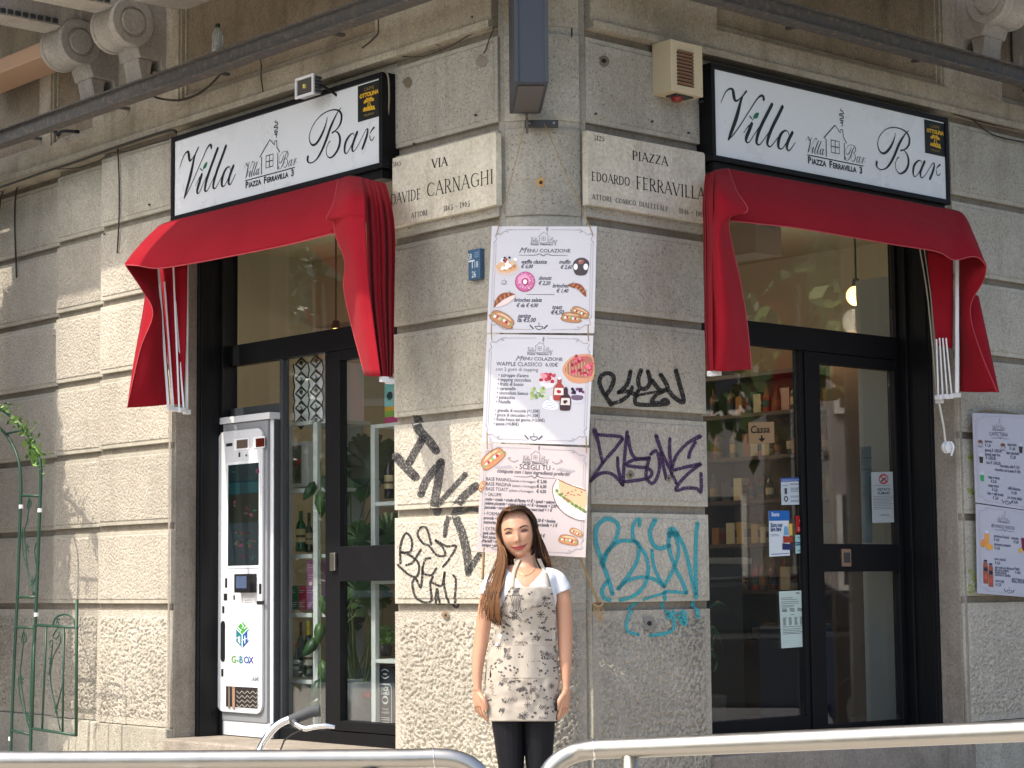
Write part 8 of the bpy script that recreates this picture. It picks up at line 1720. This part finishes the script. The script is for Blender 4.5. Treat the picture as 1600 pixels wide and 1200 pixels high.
# under-layer: a cap over the skull that leaves the face free
V = []; NC, NK = 26, 40
for i in range(NC + 1):
    th = math.pi * .80 * i / NC
    for k in range(NK + 1):
        ph = math.pi * .30 + (2 * math.pi - math.pi * .60) * k / NK
        x, y, z = math.sin(th) * math.sin(ph), math.cos(th), math.sin(th) * math.cos(ph); V.append(hp_(.0895 * x, (.1185 if y > 0 else .15) * y, (.090 if z > 0 else .107) * z))
mb.add(V, [(i * (NK + 1) + k, i * (NK + 1) + k + 1, (i + 1) * (NK + 1) + k + 1, (i + 1) * (NK + 1) + k) for i in range(NC) for k in range(NK)], plain('hair_under', (.022, .012, .008), .85, spec=.08))
def strand(pts, r, m): mb.tube(pts, [r, r * 1.15, r, r * .8, r * .35], m, 5, n=4, cap=False)
for k in range(860):
    s = -1 if k % 2 else 1; t = random.random()       # t: 0 front .. 1 back along the parting
    zp = .083 - .16 * t; part = hp_(-.012 + random.uniform(-.002, .002), .1215 - 1.5 * (zp - .0) ** 2 * (2.2 if zp > 0 else 1.8), zp)
    j = lambda a: random.uniform(-a, a)
    if t < .55:     # front lengths frame the face
        zf = .052 * (1 - t / .55) - .03 * (t / .55)
        p1 = hp_(s * (.044 + j(.003)) - .004, .104 + j(.003), zp * .80 + .008 + j(.003)); p2 = hp_(s * (.0805 + j(.002)), .058 + j(.006), zf * .62 + .006); p3 = hp_(s * (.0915 + j(.003)), .000 + j(.008), zf * .40 - .006)
    else:
        p1 = hp_(s * (.045 + j(.004)), .108 + j(.003), zp * .95 - .006); p2 = hp_(s * (.083 + j(.003)), .056 + j(.006), zp * .85 - .01); p3 = hp_(s * (.090 + j(.003)), -.004 + j(.008), zp * .75 - .01)
    u = random.random()
    if s < 0:
        if random.random() < .82:     # falls over the front of the shoulder
            p4 = Wp(783 + u * 13 - 4, 868 + j(3), -.040 + t * .06 + j(.008)); p5 = Wp(771 + u * 17, 908 + j(4), -.085 + t * .015 + j(.008)); p6 = Wp(764 + u * 17, 938 + j(5), -.118 + j(.006)); p7 = Wp(764 + u * 20 + j(3), 955 + u * 14 + random.uniform(-6, 14), -.118 + j(.008))
        else: p4 = Wp(790 + u * 12, 872, .05); p5 = Wp(782 + u * 18, 905, .09); p6 = Wp(784 + u * 20, 935, .12); p7 = Wp(786 + u * 22, 965 + j(10), .125)
        m = random.choice((1, 2, 2, 3, 3)) if t < .6 else random.choice((0, 1, 2))  # lighter mix on this side, a sun highlight put into the strand colours
    else:
        p4 = Wp(836 + u * 20, 866 + j(3), .035 + j(.015)); p5 = Wp(846 + u * 16, 893 + j(4), .070 + j(.012)); p6 = Wp(840 + u * 20, 925, .11 + j(.01)); p7 = Wp(838 + u * 22, 960 + j(12), .125 + j(.01))
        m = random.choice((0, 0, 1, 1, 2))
    strand([part, p1, p2, p3, p4, p5, p6, p7], random.uniform(.0019, .0034), HM[m])
for k in range(110):                             # loose hairs outside the mass
    j = lambda a: random.uniform(-a, a)
    if k % 3: P_ = [hp_(-.075 + j(.01), .05 + j(.04), .01), hp_(-.090 + j(.006), -.01, .0 + j(.02)), Wp(781 + j(5), 872, -.05), Wp(768 + j(7), 908, -.09), Wp(760 + j(9), 938, -.115), Wp(758 + j(10), 962 + j(10), -.115)]
    else: P_ = [hp_(.076 + j(.01), .05 + j(.04), .01), hp_(.092 + j(.006), -.01, .0 + j(.02)), Wp(853 + j(5), 868, .02), Wp(861 + j(6), 893, .05), Wp(866 + j(8), 912 + j(6), .07)]
    mb.tube(P_, [.0009, .0009, .0007], HM[random.choice((1, 2, 3, 3))], 4, n=4, cap=False)
for k in range(70):                              # pale wisps, sunlight painted into the hair colour at crown and front
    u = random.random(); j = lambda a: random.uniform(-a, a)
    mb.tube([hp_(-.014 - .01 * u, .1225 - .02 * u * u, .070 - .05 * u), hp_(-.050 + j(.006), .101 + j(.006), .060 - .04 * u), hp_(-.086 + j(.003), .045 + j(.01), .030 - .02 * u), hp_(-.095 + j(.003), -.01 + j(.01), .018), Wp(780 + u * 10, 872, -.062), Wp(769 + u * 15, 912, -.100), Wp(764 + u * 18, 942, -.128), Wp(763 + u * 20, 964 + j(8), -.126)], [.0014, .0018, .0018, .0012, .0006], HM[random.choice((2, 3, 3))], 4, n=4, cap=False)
mb.obj('hair', woman, smooth=True, recalc=False)

# ------------------------------------------------------------------ scars, plugs and old holes in the stone
random.seed(3)
def scar(F, x, y, r, colr, hole=0, lab=None, Y=None):
    mb = MB(); base_f = (lambda a, b, e: PT(F, a, b, .004 + e)) if Y is None else (lambda a, b, e: PY(a, b, Y - e))
    m = plain('scar_%d' % colr[0], tuple((c / 255) ** 2.2 for c in colr), .9, 0, .002, 60, .2, 30)
    P_ = [(x + r * random.uniform(.7, 1.2) * math.cos(t), y + r * random.uniform(.8, 1.3) * math.sin(t)) for t in np.linspace(0, 6.28, 11)[:-1]]
    V = [base_f(x, y, .004)] + [base_f(a, b, 0) for a, b in cr(P_, 3, True)]; n = len(V) - 1
    mb.add(V, [(0, k, k % n + 1) for k in range(1, n + 1)], m)
    if hole: mb.add([base_f(x + hole * random.uniform(.7, 1.2) * math.cos(t), y + hole * math.sin(t), .0048) for t in np.linspace(0, 6.28, 9)[:-1]], [tuple(range(8))], ink(26, 20, 16))
    o = mb.obj('plaster_scar', wallo, recalc=False); o['label'] = lab
scar(None, 845, 285, 7, (176, 140, 84), 3.2, 'yellowish plugged hole on the rounded corner', 9.768)
scar(FR, 944, 95, 8, (110, 102, 88), 3.5, 'ringed hole right of the hanging box sign')
scar(FL, 635, 28, 7, (104, 92, 74), 0, 'dark patch high on the left pilaster'); scar(FL, 636, 128, 7, (106, 96, 80), 0, 'grey patch on the left pilaster above the plaque')
scar(FL, 752, 95, 9, (128, 122, 110), 0, 'pale grey plaster patch near the pilaster edge'); scar(FR, 1015, 974, 11, (122, 120, 114), 4, 'grey plaster scar with a dark chip in the turquoise tag')
scar(FL, 696, 961, 6, (120, 104, 84), 2, 'brown chip in the lower left block'); scar(FR, 985, 742, 6, (126, 116, 100), 2.2, 'small filled hole in the purple tag'); scar(FR, 1045, 747, 4.5, (126, 110, 84), 1.6, 'small brown filled hole in the purple tag')
for F, x, y in ((FL, 648, 225), (FL, 744, 180), (FR, 1018, 190), (FR, 1075, 208), (FR, 930, 178), (FL, 234, 320), (FL, 164, 366)):
    mb = MB(); p = PT(F, x, y, .003); mb.lathe(p, F.z, [(.006, 0), (.005, .012), (.001, .013)], M_dkgrey, 7); mb.obj('old_nail', wallo)
